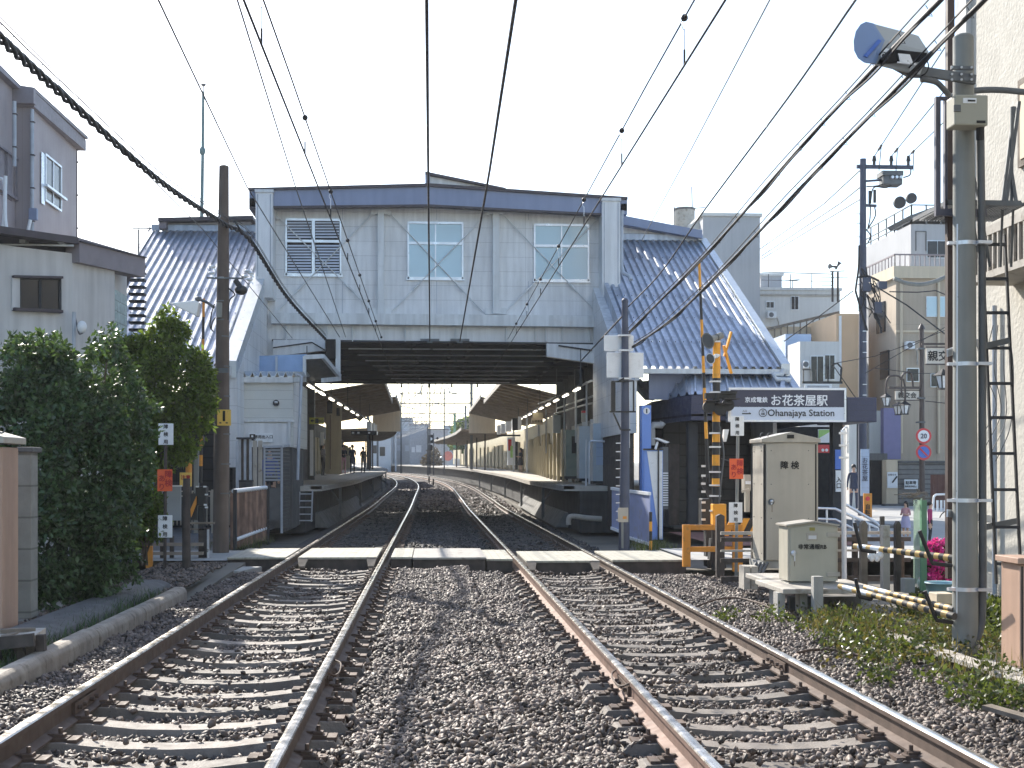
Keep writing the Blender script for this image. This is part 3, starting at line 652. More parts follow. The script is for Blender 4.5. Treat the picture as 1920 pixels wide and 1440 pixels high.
m = MB(); m.box(X(1203, 34.4), X(1470, 33.1), 33.2, 33.3, zb_ - .6, 3.9); m.build('upstand', mt['bluegrey_fascia'], can)
m = MB(); m.pbox(1588, 745, 1644, 791, 31.6, 2.5); m.build('canopy_end', mt['navy'], can, bevel=.01)
# entrance ground floor
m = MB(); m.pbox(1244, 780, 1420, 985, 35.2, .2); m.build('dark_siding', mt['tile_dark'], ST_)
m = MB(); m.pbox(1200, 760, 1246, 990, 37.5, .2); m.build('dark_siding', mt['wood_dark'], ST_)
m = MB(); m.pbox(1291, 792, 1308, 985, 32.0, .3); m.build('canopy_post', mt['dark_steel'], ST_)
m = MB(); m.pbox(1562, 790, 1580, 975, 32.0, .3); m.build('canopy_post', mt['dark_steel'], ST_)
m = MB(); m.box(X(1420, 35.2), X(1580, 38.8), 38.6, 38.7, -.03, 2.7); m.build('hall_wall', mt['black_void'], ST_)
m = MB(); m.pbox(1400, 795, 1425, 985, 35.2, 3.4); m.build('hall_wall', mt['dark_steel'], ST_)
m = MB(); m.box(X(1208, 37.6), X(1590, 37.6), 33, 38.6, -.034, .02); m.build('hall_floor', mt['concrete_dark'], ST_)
m = MB(); m.tube([at(1222, 805, 33.5), at(1226, 797, 33.5), at(1240, 797, 33.5), at(1243, 792, 33.5)], .09, 8); m.tube([at(1223, 805, 33.5), at(1223, 835, 33.5)], .08, 8); m.build('duct', mt['white_steel'], ST_)
# small posters under the canopy
t = thing('poster', 'green and white poster hanging under the dark entrance canopy', 'poster', at(1550, 830, 36), None); m = MB(); m.pbox(1534, 805, 1564, 830, 36, .03); m.build('board', mt['sign_white'], t); m = MB(); m.prism([at(1535, 806, 35.99), at(1562, 806, 35.99), at(1535, 822, 35.99)], (0, .005, 0)); m.build('green_print', M('print_green', (.35, .6, .18), .5), t)
t = thing('wall_sign', 'small dark red sign with two white dots at the station entrance', 'sign', at(1546, 849, 36)); m = MB(); m.pbox(1534, 834, 1558, 849, 36, .04); m.build('board', mt['sign_red'], t); m = MB(); m.disc(at(1543, 844, 35.98), .04, .015); m.disc(at(1550, 844, 35.98), .04, .015); m.build('dots', mt['ink_white'], t)
t = thing('notice', 'tall white notice with black lettering on the entrance post', 'sign', at(1571, 922, 31.9)); m = MB(); m.pbox(1567, 882, 1579, 922, 31.9, .03); m.build('board', mt['sign_white'], t); text('入\n口', 1573, 905, 31.88, 10, mt['ink'], t, .02)
m = MB(); m.pbox(1566, 843, 1577, 880, 31.95, .03); tag(m.build('blue_board', mt['sign_blue']), 'small plain blue board on the entrance post above the white notice', 'board')
# ---------------- name sign
S = thing('station_sign', 'wide navy and grey station name sign in Japanese and English over the entrance', 'sign', at(1475, 790, 31.2))
sd_ = 31.2
m = MB()
for a in ((1366, 727, 1587, 731), (1366, 787, 1587, 791), (1366, 731, 1369.5, 787), (1583, 731, 1587, 787)): m.pbox(*a, sd_, .28)
m.build('frame', mt['aluminium'], S, bevel=.006)
m = MB(); m.pbox(1369.5, 731, 1583, 763, sd_ + .02, .2); m.build('upper_panel', mt['navy_flat'], S)
m = MB(); m.pbox(1369.5, 763, 1583, 787, sd_ + .02, .2); m.build('lower_panel', mt['sign_grey'], S)
text('京成電鉄', 1418, 749.5, sd_ + .015, 9.6, mt['ink_white'], S, .025); text('お花茶屋駅', 1499, 750.5, sd_ + .015, 19.4, mt['ink_white'], S, .016)
text('Ohanajaya Station', 1502, 776, sd_ + .015, 15.5, mt['ink'], S, .012)
m = MB(); c = at(1430.5, 774, sd_ + .012)
ring = [(c.x + math.cos(a) * px(7.4, sd_), c.y, c.z + math.sin(a) * px(7.4, sd_)) for a in np.linspace(0, 2 * PI, 25)]; m.tube(ring, .008, 5); m.build('number_ring', mt['ink'], S)
text('KS', 1430.5, 770.5, sd_ + .015, 3.6, mt['ink'], S, .02); text('08', 1430.5, 776, sd_ + .015, 6, mt['ink'], S, .02)
m = MB(); m.pbox(1391.5, 774.5, 1408, 776.6, sd_ + .014, .01); m.prism([at(1408, 774.5, sd_ + .014), at(1408, 776.6, sd_ + .014), at(1403, 772.4, sd_ + .014)], (0, .01, 0)); m.build('arrow', mt['ink'], S)
text('入口', 1396, 770.5, sd_ + .015, 4, mt['ink'], S, .01)
# ---------------- left lower building (lift hall) and its doors
L = thing('siding_annex', 'small white sided annex with a zigzag roof edge behind the rusty fence', 'building', at(500, 990, 34.5))
m = MB(); m.pbox(436, 838, 548, 990, 34.7, 3); m.build('base_wall', mt['concrete_dark'], L); m = MB(); m.pbox(436, 712, 549, 838, 34.5, 4); m.build('wall', M('annex_siding', (.62, .63, .60), .5, var=.04, scale=1.5, seams=((2, .235, .05, .7),)), L)
m = MB(); m.prism([at(549, 712, 34.52), at(563, 713, 36.2), at(563, 842, 36.2), at(549, 838, 34.52)], (-.2, .3, 0)); m.build('side_wall', mt['white_siding'], L)
m = MB(); m.pbox(431, 707, 549, 717, 34.35, .3); m.pbox(549, 707, 566, 716, 34.5, .3); m.build('gutter', mt['white_steel'], L)
m = MB(); p = px(15.3, 34.4); a = at(434, 708, 34.4); pr = []
for i in range(8): pr += [(a.x + p * i, a.z), (a.x + p * (i + .25), a.z), (a.x + p * (i + .5), a.z + px(8.5, 34.4)), (a.x + p * (i + .75), a.z)]
vs = [(x, 34.4, z + .02) for x, z in pr] + [(x, 38.5, z + .3) for x, z in pr] + [(x, 34.4, z + .05) for x, z in pr] + [(x, 38.5, z + .33) for x, z in pr]; k = len(pr)
m.add(vs, [(i, i + 1, k + i + 1, k + i) for i in range(k - 1)] + [(2 * k + i, 3 * k + i, 3 * k + i + 1, 2 * k + i + 1) for i in range(k - 1)] + [(i, 2 * k + i, 2 * k + i + 1, i + 1) for i in range(k - 1)]); m.build('roof', mt['roof_trim'], L)
m = MB(); m.disc(at(517.5, 755.5, 34.44), px(5.8, 34.5), .06); v_ = m.build('round_vent', mt['dark_steel'], L); m = MB(); m.ball(at(517.5, 754, 34.42), .05, 10, (1, .4, .6)); m.build('vent_hood', mt['white_steel'], v_)
m = MB(); m.tube([at(557, 702, 34.3), at(565, 705, 34.3), at(563, 760, 34.3), at(560, 830, 34.3), at(558, 900, 34.3)], .04, 8); m.build('downpipe', mt['pvc_grey'], L)
m = MB(); m.pbox(434, 787, 553, 791, 34.42, .1); m.pbox(435, 791, 440, 838, 34.42, .07); m.pbox(540, 791, 545, 838, 34.42, .07); m.build('door_frame', mt['white_steel'], L)
m = MB(); m.pbox(440, 793, 540, 838, 34.46, .03); m.build('door_panel', mt['white_panel'], L)
t = thing('sign_plate', 'small white sign with a black wheelchair square on the annex door', 'sign', at(489, 829, 34.4)); m = MB(); m.pbox(466, 812, 511, 829, 34.4, .03); m.build('board', mt['sign_white'], t); m = MB(); m.pbox(468, 814, 478.5, 826, 34.385, .01); m.build('pictogram', mt['ink'], t)
m = MB(); a = at(473, 818, 34.375); m.disc(a, .028, .006, 12); m.tube([at(473, 819, 34.375), at(473, 822, 34.375), at(476, 822, 34.375), at(477, 825, 34.375)], .012, 5); m.build('wheelchair_mark', mt['ink_white'], t); text('専用出入口', 494, 819, 34.39, 6, mt['ink'], t, .02)
# dark left entrance under the stair
t = thing('entrance_screen', 'dark slatted wall under the left stair roof behind the striped barrier arm', 'wall', at(330, 990, 35)); m = MB(); m.pbox(255, 770, 437, 990, 35, .2); m.build('slats', mt['tile_dark'], t); m = MB(); m.pbox(384, 705, 440, 770, 34.4, .3); m.build('fascia', mt['navy'], t); m = MB(); m.pbox(384, 688, 432, 704, 33.0, .3); m.build('gutter', mt['white_steel'], t)
m = MB(); m.box(-8.7, -5.2, 33.3, 35.0, 3.25, 3.35); m.build('soffit', mt['dark_steel'], t)
# ================================================================ right hand side
def striped(name, p, q, r, segs, mats, parent=None, n=10, r1=None):
    """tube cut into bands: segs = [(end fraction, material index)]"""
    m = MB(); p, q = Vector(p), Vector(q); a = 0; r1 = r if r1 is None else r1
    for e, k in segs: m.k = k; m.tube([p.lerp(q, a), p.lerp(q, e)], r + (r1 - r) * a, n, True, r + (r1 - r) * e); a = e
    return m.build(name, mats, parent)
YB = [mt['yellow'], mt['black_paint']]
def alt(n, k0=0): return [((i + 1) / n, (i + k0) % 2) for i in range(n)]
# ---- concrete pole with its conduit
T = thing('concrete_pole', 'tall round concrete pole with steel bands and a dark conduit', 'pole', at(1810, 1232, 12))
m = MB(); m.tube([at(1810, 1235, 12), at(1809, 700, 12), at(1806, 70, 12)], .118, 20, True, .092); m.ball(at(1806, 72, 12), .092, 16, (1, 1, .5)); m.build('shaft', mt['pole_concrete'], T)
m = MB(); m.tube(poly3([at(1838, 236, 11.98), at(1841, 500, 11.98), at(1842, 900, 11.98), at(1842, 1120, 11.98), at(1836, 1185, 11.95), at(1812, 1225, 11.9), at(1790, 1242, 11.85)], 8), .036, 10); m.build('conduit', mt['cable_grey'], T)
for v in (457, 683, 938, 1104):
    m = MB(); a = at(1809, v, 12); m.cyl(a - Vector((0, 0, .018)), a + Vector((0, 0, .018)), .121 - .00002 * (1232 - v), n=20); m.box(a.x - .17, a.x - .10, a.y - .05, a.y + .0, a.z - .014, a.z + .014); m.box(a.x + .08, a.x + .21, a.y - .12, a.y - .06, a.z - .014, a.z + .014); m.build('steel_band', mt['aluminium'], T)
m = MB(); m.tube([at(1795, 420, 11.87), at(1794, 1150, 11.87)], .007, 5); m.build('earth_wire', mt['aluminium'], T)
# ---- drum shaped device on its arm
T = thing('detector_unit', 'pale blue ended drum housing on a steel arm at the concrete pole top', 'detector', at(1700, 130, 11.8))
prof_ = [(1657, 75), (1637, 44), (1628, 42), (1618, 47), (1609, 60), (1605, 78), (1606, 96), (1613, 110), (1624, 118), (1640, 119)]
d_ = Vector((.465, .14, -.052)); pts_ = [at(u, v, 11.6) for u, v in prof_]
m = MB(); m.prism(pts_, d_); m.build('housing', M('housing', (.38, .42, .46), .4, var=.04), T, bevel=.012)
m = MB(); c_ = sum(pts_, Vector()) / len(pts_); m.prism([c_ + (q - c_) * 1.01 - d_ * .05 for q in pts_], d_ * .07); m.build('end_cap', M('housing_blue', (.20, .30, .52), .4, var=.04), T)
m = MB(); a, b = at(1652, 78, 11.59), at(1622, 112, 11.59)
m.prism([a.lerp(b, .0), a.lerp(b, .9), a.lerp(b, .9) + Vector((-.03, 0, .015)), a + Vector((-.03, 0, .015))], (0, -.02, 0)); m.build('blue_band', mt['sign_blue'], T)
m = MB(); m.prism([at(1662, 91, 11.58), at(1738, 99, 11.68), at(1726, 114, 11.68), at(1645, 118, 11.58)], (0, .0, -.012)); m.build('under_panel', mt['black_void'], T)
m = MB(); m.prism([at(1659, 90, 11.55), at(1671, 92, 11.55), at(1668, 99, 11.55), at(1655, 96, 11.55)], (0, .005, -.003)); m.build('plate', mt['sign_white'], T)
m = MB(); cc = at(1656, 104, 11.53); m.tube([cc + Vector((.018 * math.cos(a), -.002, .02 * math.sin(a))) for a in np.linspace(.6, 5.6, 14)], .004, 5); m.build('ring_mark', mt['ink_white'], T)
m = MB(); m.prism([at(1668, 121, 11.75), at(1708, 143, 11.75), at(1730, 143, 11.75), at(1736, 118, 11.75), at(1720, 118, 11.75)], (0, .06, 0)); m.bar(at(1728, 134, 11.8), at(1828, 150, 11.85), .045, .085)
for v in (127, 148): m.bar(at(1783, v, 11.82), at(1824, v + 1, 11.82), .03, .035)
m.build('arm', mt['mid_steel'], T, bevel=.004)
m = MB()
for u in (1785, 1803, 1822):
    for v in (126, 139, 149): m.cyl(at(u, v, 11.84), at(u, v, 11.78), .012, n=6)
m.build('bolts', mt['aluminium'], T); m = MB(); m.prism([at(1684, 100, 11.6), at(1706, 102, 11.6), at(1712, 118, 11.6), at(1688, 117, 11.6)], (0, .02, 0)); m.bar(at(1682, 117, 11.6), at(1718, 121, 11.6), .02, .012); m.bar(at(1724, 122, 11.62), at(1738, 108, 11.62), .05, .04); m.build('bracket', mt['aluminium'], T)
m = MB(); m.tube(poly3([at(1738, 112, 11.6), at(1741, 125, 11.6), at(1736, 137, 11.7), at(1728, 142, 11.75)]), .006, 6); m.build('cable', mt['cable'], T)
m = MB(); m.tube(poly3([at(1726, 149, 11.75), at(1740, 150, 11.75), at(1757, 155, 11.78), at(1770, 168, 11.8), at(1779, 178, 11.85)]), .026, 10); m.build('hose', mt['cable_grey'], T)
T = thing('control_box', 'khaki equipment box strapped high on the concrete pole under the drum unit', 'box', at(1822, 235, 11.7))
m = MB(); m.pbox(1790, 178, 1853, 234, 11.66, .2); m.build('body', M('khaki', (.34, .33, .27), .5, var=.04), T, bevel=.012)
m = MB(); m.pbox(1806, 184, 1831, 193, 11.655, .01); m.build('label_plate', mt['sign_white'], T); m = MB(); m.pbox(1815, 187, 1829, 190, 11.65, .006); m.build('label_print', mt['ink'], T)
m = MB(); m.pbox(1789, 196, 1802, 209, 11.65, .02); m.build('handle_recess', mt['mid_steel'], T, bevel=.004); m = MB(); m.pbox(1832, 226, 1848, 230, 11.65, .012); m.build('vent', mt['ink'], T)
m = MB(); m.tube([at(1838, 233, 11.75), at(1838, 262, 11.8)], .036, 10); m.build('conduit', mt['cable'], T)
# ---- slim brown post
m = MB(); a = at(1783.5, 1085, 12.7); b = at(1783.5, -30, 12.7); m.box(a.x - .034, a.x + .034, 12.7, 12.77, a.z, b.z)
tag(m.build('steel_post', M('post_brown', (.05, .032, .03), .6, var=.15)), 'slim dark brown steel post running up just left of the concrete pole', 'post')
# ---- stucco building
B = thing('stucco_building', 'tall cream stucco building behind the hanging ladder and balcony', 'building', (6.75, 12, -.3))
m = MB(); m.box(6.75, 14, -6, 16.6, -.4, 14); m.build('wall', mt['stucco'], B)
m = MB(); m.box(6.68, 6.752, 16.3, 16.62, -.4, 14); m.build('corner_strip', mt['plaster'], B)
for y in (14.6, 15.5): m = MB(); m.tube([(6.70, y, -.3), (6.70, y, 3.4)], .03, 8); m.build('downpipe', mt['pvc_grey'], B)
m = MB(); m.box(6.71, 6.752, 13.9, 14.9, 4.9, 5.9); w_ = m.build('window', mt['wood_old'], B); m = MB(); m.box(6.70, 6.712, 13.98, 14.82, 4.98, 5.82); m.build('pane', mt['building_beige'], w_)
# hanging wires on the wall
m = MB()
for k in range(4):
    u = 1862 + k * 9; m.tube(poly3([at(u, 610, 13.8), at(u - 16 + 9 * k, 690, 13.7), at(u + 6, 760 + 12 * k, 13.7), at(u - 22, 820 + 15 * k, 13.7)]), .005, 5)
m.build('loose_wire', mt['cable_grey'], B)
# balcony of black bars along that wall
T = thing('balcony', 'balcony of black bars with a pale top rail on the stucco wall', 'balcony', (6.25, 13, 3.6))
y0, y1 = 9.5, 15.1; zt_, zb_2 = 4.17, 3.66
m = MB(); m.box(6.22, 6.30, y0, y1, zt_ - .10, zt_); m.box(6.3, 6.75, y1 - .06, y1, zt_ - .1, zt_); m.build('top_rail', mt['concrete_pale'], T)
m = MB(); m.box(6.2, 6.75, y0, y1, zb_2 - .08, zb_2); m.build('floor', mt['concrete_pale'], T)
m = MB(); m.box(6.285, 6.295, y0, y1, zb_2, zt_ - .1); m.build('backing', mt['black_void'], T)
m = MB(); y = y0
while y < y1: m.box(6.225, 6.255, y, y + .035, zb_2, zt_ - .1); y += .13
m.build('bars', mt['concrete_pale'], T)
# ---- fire escape on the wall
T = thing('fire_escape', 'grey steel fire escape landing with braces and a hooped rail on the right', 'fire escape', at(1830, 400, 12.4))
DG = mt['mid_steel']
m = MB(); m.pbox(1775, 376, 1915, 384, 12.15, .02); m.pbox(1775, 376, 1915, 384, 13.0, .02); m.pbox(1773, 376, 1776, 384, 12.15, .85)
a, b = at(1776, 384, 12.2), at(1918, 384, 12.2)
for i in range(26): x = a.x + (b.x - a.x) * i / 25; m.bar((x, 12.16, a.z + .01), (x + .04, 13.0, a.z + .01), .012, .03)
m.build('landing', DG, T)
m = MB(); m.pbox(1755, 181, 1764, 404, 12.1, .05); m.pbox(1764, 181, 1776, 186, 12.1, .05); m.pbox(1772, 181, 1777, 404, 12.15, .05); m.pbox(1755, 392, 1850, 404, 12.12, .04); m.build('frame', M('frame_slate', (.07, .07, .10), .5), T)
m = MB(); m.tube(poly3([at(1782, 184, 12.2), at(1800, 174, 12.2), at(1840, 169, 12.2), at(1880, 169, 12.2), at(1925, 173, 12.2)]), .03, 8); m.build('hoop_rail', DG, T)
for p, q in (((1787, 196), (1822, 380)), ((1790, 205), (1836, 372)), ((1886, 385), (1911, 190)), ((1880, 380), (1902, 200)), ((1906, 384), (1893, 300)), ((1898, 200), (1896, 378))):
    m = MB(); m.bar(at(*p, 12.25), at(*q, 12.3), .03, .02); m.build('brace', DG, T)
for u in (1820, 1838, 1880, 1900):
    m = MB(); m.bar(at(u, 384, 12.4), at(u + (18 if u < 1860 else -4), 500, 12.7), .022, .022); m.build('brace', DG, T)
T = thing('ladder', 'long narrow steel ladder hanging down the stucco wall', 'ladder', at(1880, 1080, 12.9))
A0, A1, B0, B1 = at(1841, 440, 13.0), at(1868, 1095, 12.6), at(1884, 440, 13.0), at(1915, 1095, 12.6)
m = MB(); m.bar(A0, A1, .022, .03); m.build('side_rail', mt['black_paint'], T); m = MB(); m.bar(B0, B1, .022, .03); m.build('side_rail', mt['black_paint'], T)
for v in (459, 525, 590, 657, 724, 788, 855, 922, 991, 1058):
    f = (v - 440) / 655; m = MB(); m.bar(A0.lerp(A1, f), B0.lerp(B1, f), .03, .03); m.build('rung', mt['dark_steel'], T)
for p, q, r_ in (((1776, 662), (1845, 638), (1893, 638)), ((1776, 962), (1862, 974), (1910, 976))):
    m = MB(); m.bar(at(*p, 12.0), at(*q, 12.8), .012, .07); m.build('flat_bracket', mt['aluminium'], T); m = MB(); m.bar(at(q[0] - 12, q[1] + 14, 12.75), at(*r_, 12.85), .012, .06); m.build('flat_bracket', mt['mid_steel'], T)
# ---- the beige box in the corner
T = thing('utility_box', 'pinkish beige metal box on a concrete plinth at the bottom right edge', 'box', at(1900, 1262, 11))
m = MB(); m.pbox(1913, 1058, 1990, 1252, 10.9, .38); m.build('body', mt['cabinet_pink'], T, bevel=.01)
m = MB(); m.pbox(1909, 1046, 1995, 1058, 10.85, .46); m.build('lid', mt['cabinet_pink'], T, bevel=.006)
m = MB(); m.pbox(1916, 1062, 1918, 1250, 10.89, .02); m.build('door_gap', mt['black_void'], T)
m = MB(); m.pbox(1908, 1262, 1990, 1345, 10.6, .8); m.build('plinth', mt['concrete'], T, bevel=.02)
m = MB(); m.pbox(1910, 1252, 1990, 1262, 10.85, .46); m.build('base_frame', mt['rust'], T)
# ---- tall cabinet
D = 18.5
T = thing('relay_cabinet', 'tall beige steel cabinet with a peaked lid and black characters on its door', 'cabinet', at(1480, 1060, D))
m = MB(); m.pbox(1431, 829, 1534, 1052, D, .62); m.build('body', mt['cabinet'], T, bevel=.008)
m = MB(); z0_, z1_, zp = Z(829, D), Z(822, D), Z(809, D); x0, x1 = X(1427, D), X(1537, D); xm = (x0 + x1) / 2
m.prism([(x0, D - .05, z0_), (x1, D - .05, z0_), (x1, D - .05, z1_), (xm, D - .05, zp), (x0, D - .05, z1_)], (0, .74, 0)); m.build('lid', mt['cabinet'], T, bevel=.006)
m = MB(); m.pbox(1431.5, 833, 1435.5, 1051, D - .012, .02); m.pbox(1528, 833, 1531, 1051, D - .012, .02); m.build('door_gap', mt['ink'], T)
m = MB(); m.prism([at(1436, 1050, D), at(1527.5, 1050, D), at(1527.5, 833, D), at(1482, 829, D), at(1436, 833, D)], (0, -.022, 0)); dr = m.build('door', mt['cabinet'], T, bevel=.005)
text('障 検', 1481, 872, D - .024, 14, mt['ink'], T, .022)
m = MB(); m.disc(at(1446, 941, D - .03), .045, .03); m.build('lock_plate', mt['mid_steel'], dr); m = MB(); m.ball(at(1447, 940, D - .05), .026, 10); m.bar(at(1448, 940, D - .05), at(1446, 946, D - .05), .02, .02); m.build('handle', mt['aluminium'], dr)
m = MB(); m.pbox(1447, 947, 1448.2, 960, D - .0225, .004); m.build('rust_run', mt['rust'], dr)
for u in (1446, 1516):
    for v in (845, 908, 972): m = MB(); m.disc(at(u, v, D - .024), .008, .006, 8); m.build('screw', mt['mid_steel'], dr)
m = MB(); m.pbox(1476, 815, 1489, 822, D - .06, .03); m.build('vent', mt['ink'], T)
for v in (845, 908, 972, 1040):
    for dy in (.08, .52): m = MB(); x = X(1431, D); m.cyl((x, D + dy, Z(v, D)), (x - .008, D + dy, Z(v, D)), .008, n=6); m.build('screw', mt['mid_steel'], T)
for u in (1426, 1440): m = MB(); a = at(u, 821, D + .3); m.tube([a, a + Vector((0, 0, .06)), a + Vector((.03, 0, .07))], .008, 6); m.build('lifting_eye', mt['mid_steel'], T)
m = MB(); m.pbox(1424, 1052, 1530, 1066, D + .02, .6); m.build('base_frame', mt['concrete'], T)
for u0, u1 in ((1395, 1407), (1409, 1421), (1500, 1512)): m = MB(); m.pbox(u0, 1062, u1, 1105, D - .6 if u0 < 1450 else D, .3); m.build('foot_block', mt['concrete_pale'], T)
m = MB()
for k in range(4): a = at(1418 + 7 * k, 1056, D - .02); m.tube([a, at(1408 + 7 * k, 1076, D - .2)], .022, 8)
m.build('cable_ducts', mt['cable_grey'], T)
# ---- small cabinet
D = 16.0
T = thing('alarm_cabinet', 'small beige cabinet with two hinges and black lettering in front of the tall one', 'cabinet', at(1525, 1095, D))
m = MB(); z0_, z1_, zp = Z(1092, D), Z(988, D), Z(981, D); x0, x1 = X(1477, D), X(1571, D); xm = X(1526, D)
m.prism([(x0, D, z0_), (x1, D, z0_), (x1, D, z1_), (xm, D, zp), (x0, D, z1_)], (0, .42, 0)); m.build('body', M('cabinet_dull', (.47, .44, .36), .5, var=.05, streak=.08), T, bevel=.006)
m = MB(); e = .03; m.prism([(x0 - e, D - .04, z1_), (xm, D - .04, zp + .002), (x1 + .01, D - .04, z1_), (x1 + .01, D - .04, z1_ + .02), (xm, D - .04, zp + .022), (x0 - e, D - .04, z1_ + .02)], (0, .50, 0)); m.build('lid', mt['cabinet'], T)
m = MB(); m.prism([at(1481, 1090, D), at(1567, 1090, D), at(1567, 990, D), at(1526, 984, D), at(1481, 990, D)], (0, -.016, 0)); dr = m.build('door', M('cabinet_dull2', (.45, .43, .35), .5, var=.05, streak=.08), T, bevel=.004)
text('非常通報RB', 1523, 1025, D - .018, 9.3, mt['ink'], T, .022)
for v in (1003, 1077): m = MB(); m.pbox(1551, v - 4, 1575, v + 4, D - .03, .02); m.build('hinge', mt['cabinet'], T, bevel=.003)
m = MB(); m.pbox(1512, 999, 1534, 1013, D - .022, .012); lp = m.build('latch_plate', mt['cabinet'], T, bevel=.004); m = MB(); m.pbox(1516, 1004, 1531, 1011, D - .028, .01); m.build('latch', mt['aluminium'], lp)
m = MB(); m.pbox(1518, 989, 1528, 995, D - .02, .01); m.build('yellow_plate', M('plate_olive', (.30, .27, .06), .5), T)
m = MB(); m.ball(at(1488, 1037, D - .04), .035, 10, (1, .6, 1)); m.bar(at(1490, 1036, D - .05), at(1490, 1052, D - .05), .015, .015); m.build('handle', mt['aluminium'], dr)
m = MB(); m.pbox(1489, 1053, 1490, 1062, D - .0165, .003); m.build('rust_run', mt['rust'], dr)
m = MB(); m.pbox(1479, 1092, 1573, 1098, D + .02, .38); m.build('base_frame', mt['concrete'], T)
T = thing('concrete_stand', 'low slab stand of pale concrete carrying the small cabinet', 'stand', at(1530, 1140, 15.6))
m = MB(); a, b = at(1458, 1106, 15.6), at(1640, 1106, 15.6); m.box(a.x, b.x, 15.35, 16.7, Z(1098, 16) - .06, Z(1098, 16)); m.build('slab', mt['concrete_pale'], T, bevel=.01)
m = MB(); a = at(1418, 1088, 17); m.box(a.x, a.x + .62, 16.72, 17.6, Z(1098, 16) - .05, Z(1098, 16) + .01); m.build('slab', mt['concrete_pale'], T, bevel=.01)
for u, d in ((1458, 15.45), (1500, 15.6), (1615, 15.5), (1450, 16.9)): m = MB(); a = at(u, 1120, d); m.box(a.x, a.x + .09, d, d + .2, -.3, Z(1098, 16) - .055); m.build('leg', mt['concrete'], T)
m = MB(); m.pbox(1480, 1118, 1625, 1160, 16.6, .1); m.build('back_board', mt['concrete_dark'], T)
def post(name, u0, v0, u1, v1, D, dep, mat, lab, cat='post', grp=None, point=0):
    m = MB(); a, b = at(u0, v1, D), at(u1, v0, D)
    if point: xm = (a.x + b.x) / 2; m.prism([(a.x, D, a.z), (b.x, D, a.z), (b.x, D, b.z - point), (xm + .01, D, b.z), (xm - .01, D, b.z), (a.x, D, b.z - point)], (0, dep, 0))
    else: m.box(a.x, b.x, D, D + dep, a.z, b.z)
    return tag(m.build(name, mat, bevel=.006), lab, cat, grp)
post('concrete_stub', 1526, 1081, 1544, 1152, 15.2, .12, mt['concrete'], 'short square concrete stub post in front of the small cabinet', 'stub post')
post('wooden_post', 1615, 976, 1627, 1105, 17.2, .1, mt['wood_old'], 'pointed weathered post behind the upper striped bar, left of three', point=.05)
post('wooden_post', 1680, 977, 1690, 1110, 17.2, .1, mt['wood_dark'], 'pointed dark post right of the pale square one', point=.05)
post('wooden_post', 1656, 985, 1669, 1108, 16.8, .12, mt['concrete_pale'], 'pale flat topped post between the two pointed ones')
post('wooden_post', 1690, 1015, 1696, 1085, 17.8, .08, mt['rust'], 'short reddish brown stake right of the dark pointed post')
post('wooden_post', 1344, 964, 1359, 1083, 20.2, .12, mt['wood_dark'], 'thick dark weathered post beside the striped crossing mast', point=.03)
post('wooden_post', 1569, 990, 1588, 1080, 19.4, .1, mt['wood_old'], 'squat dark post behind the small cabinet at its right')
post('crossing_post', 1652, 968, 1659, 1020, 22, .08, mt['black_paint'], 'thin black and white post standing on the street beyond the fence')
T = thing('board_fence', 'low fence of three weathered rails behind the beige cabinets', 'fence', at(1550, 1090, 19.2))
for v0, v1, mm in ((996, 1003, mt['concrete_pale']), (1007, 1016, mt['wood_dark']), (1030, 1035, mt['concrete_pale']), (1046, 1055, mt['wood_dark']), (1079, 1091, mt['wood_dark'])): m = MB(); m.pbox(1352, v0, 1708, v1, 19.2, .05); m.build('rail', mm, T)
for u in (1410, 1600): m = MB(); m.pbox(u, 1000, u + 9, 1092, 19.26, .08); m.build('fence_post', mt['wood_dark'], T)
# white pipe post
T = thing('pipe_post', 'slim white pipe post with clamps right of the tall cabinet', 'post', at(1582, 1080, 19)); m = MB(); m.tube([at(1583, 1085, 19), at(1581, 806, 19)], .036, 12); m.build('shaft', mt['sign_white'], T)
for v in (812, 835, 858): m = MB(); m.pbox(1574, v - 2, 1591, v + 2, 18.96, .03); m.build('clamp', mt['aluminium'], T)
m = MB(); m.tube(poly3([at(1580, 806, 19), at(1586, 801, 19), at(1590, 808, 19), at(1590, 850, 19)]), .014, 6); m.build('pipe', mt['aluminium'], T)
# ---- stored striped poles and their brackets
def seg_stripes(n): return [((i + 1) / n, i % 2 if i > n * .25 else (2 if i % 3 else 0)) for i in range(n)]
YBW = [M('yellow_faded', (.66, .42, .15), .55, var=.15, dirt=.4, dirtcol=(.5, .45, .36)), M('black_faded', (.06, .055, .05), .6, var=.2), mt['sign_white']]
for (p, q, D1, D2, r, lab) in (((1602, 1024), (1790, 1047), 13.2, 12.2, .034, 'striped yellow and black pole on the upper hooks'), ((1574, 1099), (1790, 1156), 13.4, 11.8, .034, 'striped pole lying on the lower hooks, nearer one, with a hollow end'), ((1622, 1101), (1790, 1143), 13.4, 12.0, .032, 'striped pole lying on the lower hooks behind its neighbour')):
    o = striped('striped_pole', at(*p, D1), at(*q, D2), r * .8, seg_stripes(22), YBW, r1=r); tag(o, lab, 'pole', 'striped poles stored on hooks')
for pts, lab in ((((1602, 980), (1615, 1031), (1642, 1036)), 'black bent hook under the left end of the upper striped pole'), (((1724, 995), (1748, 1056), (1785, 1061)), 'black bent hook beside the concrete pole holding the upper striped pole'), (((1604, 1085), (1612, 1119), (1634, 1124)), 'black bent hook under the left end of the lower striped poles'), (((1734, 1108), (1756, 1163), (1786, 1167)), 'black bent hook beside the concrete pole holding the lower striped poles')):
    m = MB(); q = [at(u, v, 12.6 - (.6 if u > 1700 else -.3)) for u, v in pts]; m.tube([q[0], q[0].lerp(q[1], .9), q[1], q[2]], .019, 8); tag(m.build('hook', mt['black_paint']), lab, 'hook', 'black hooks for the striped poles')
m = MB()
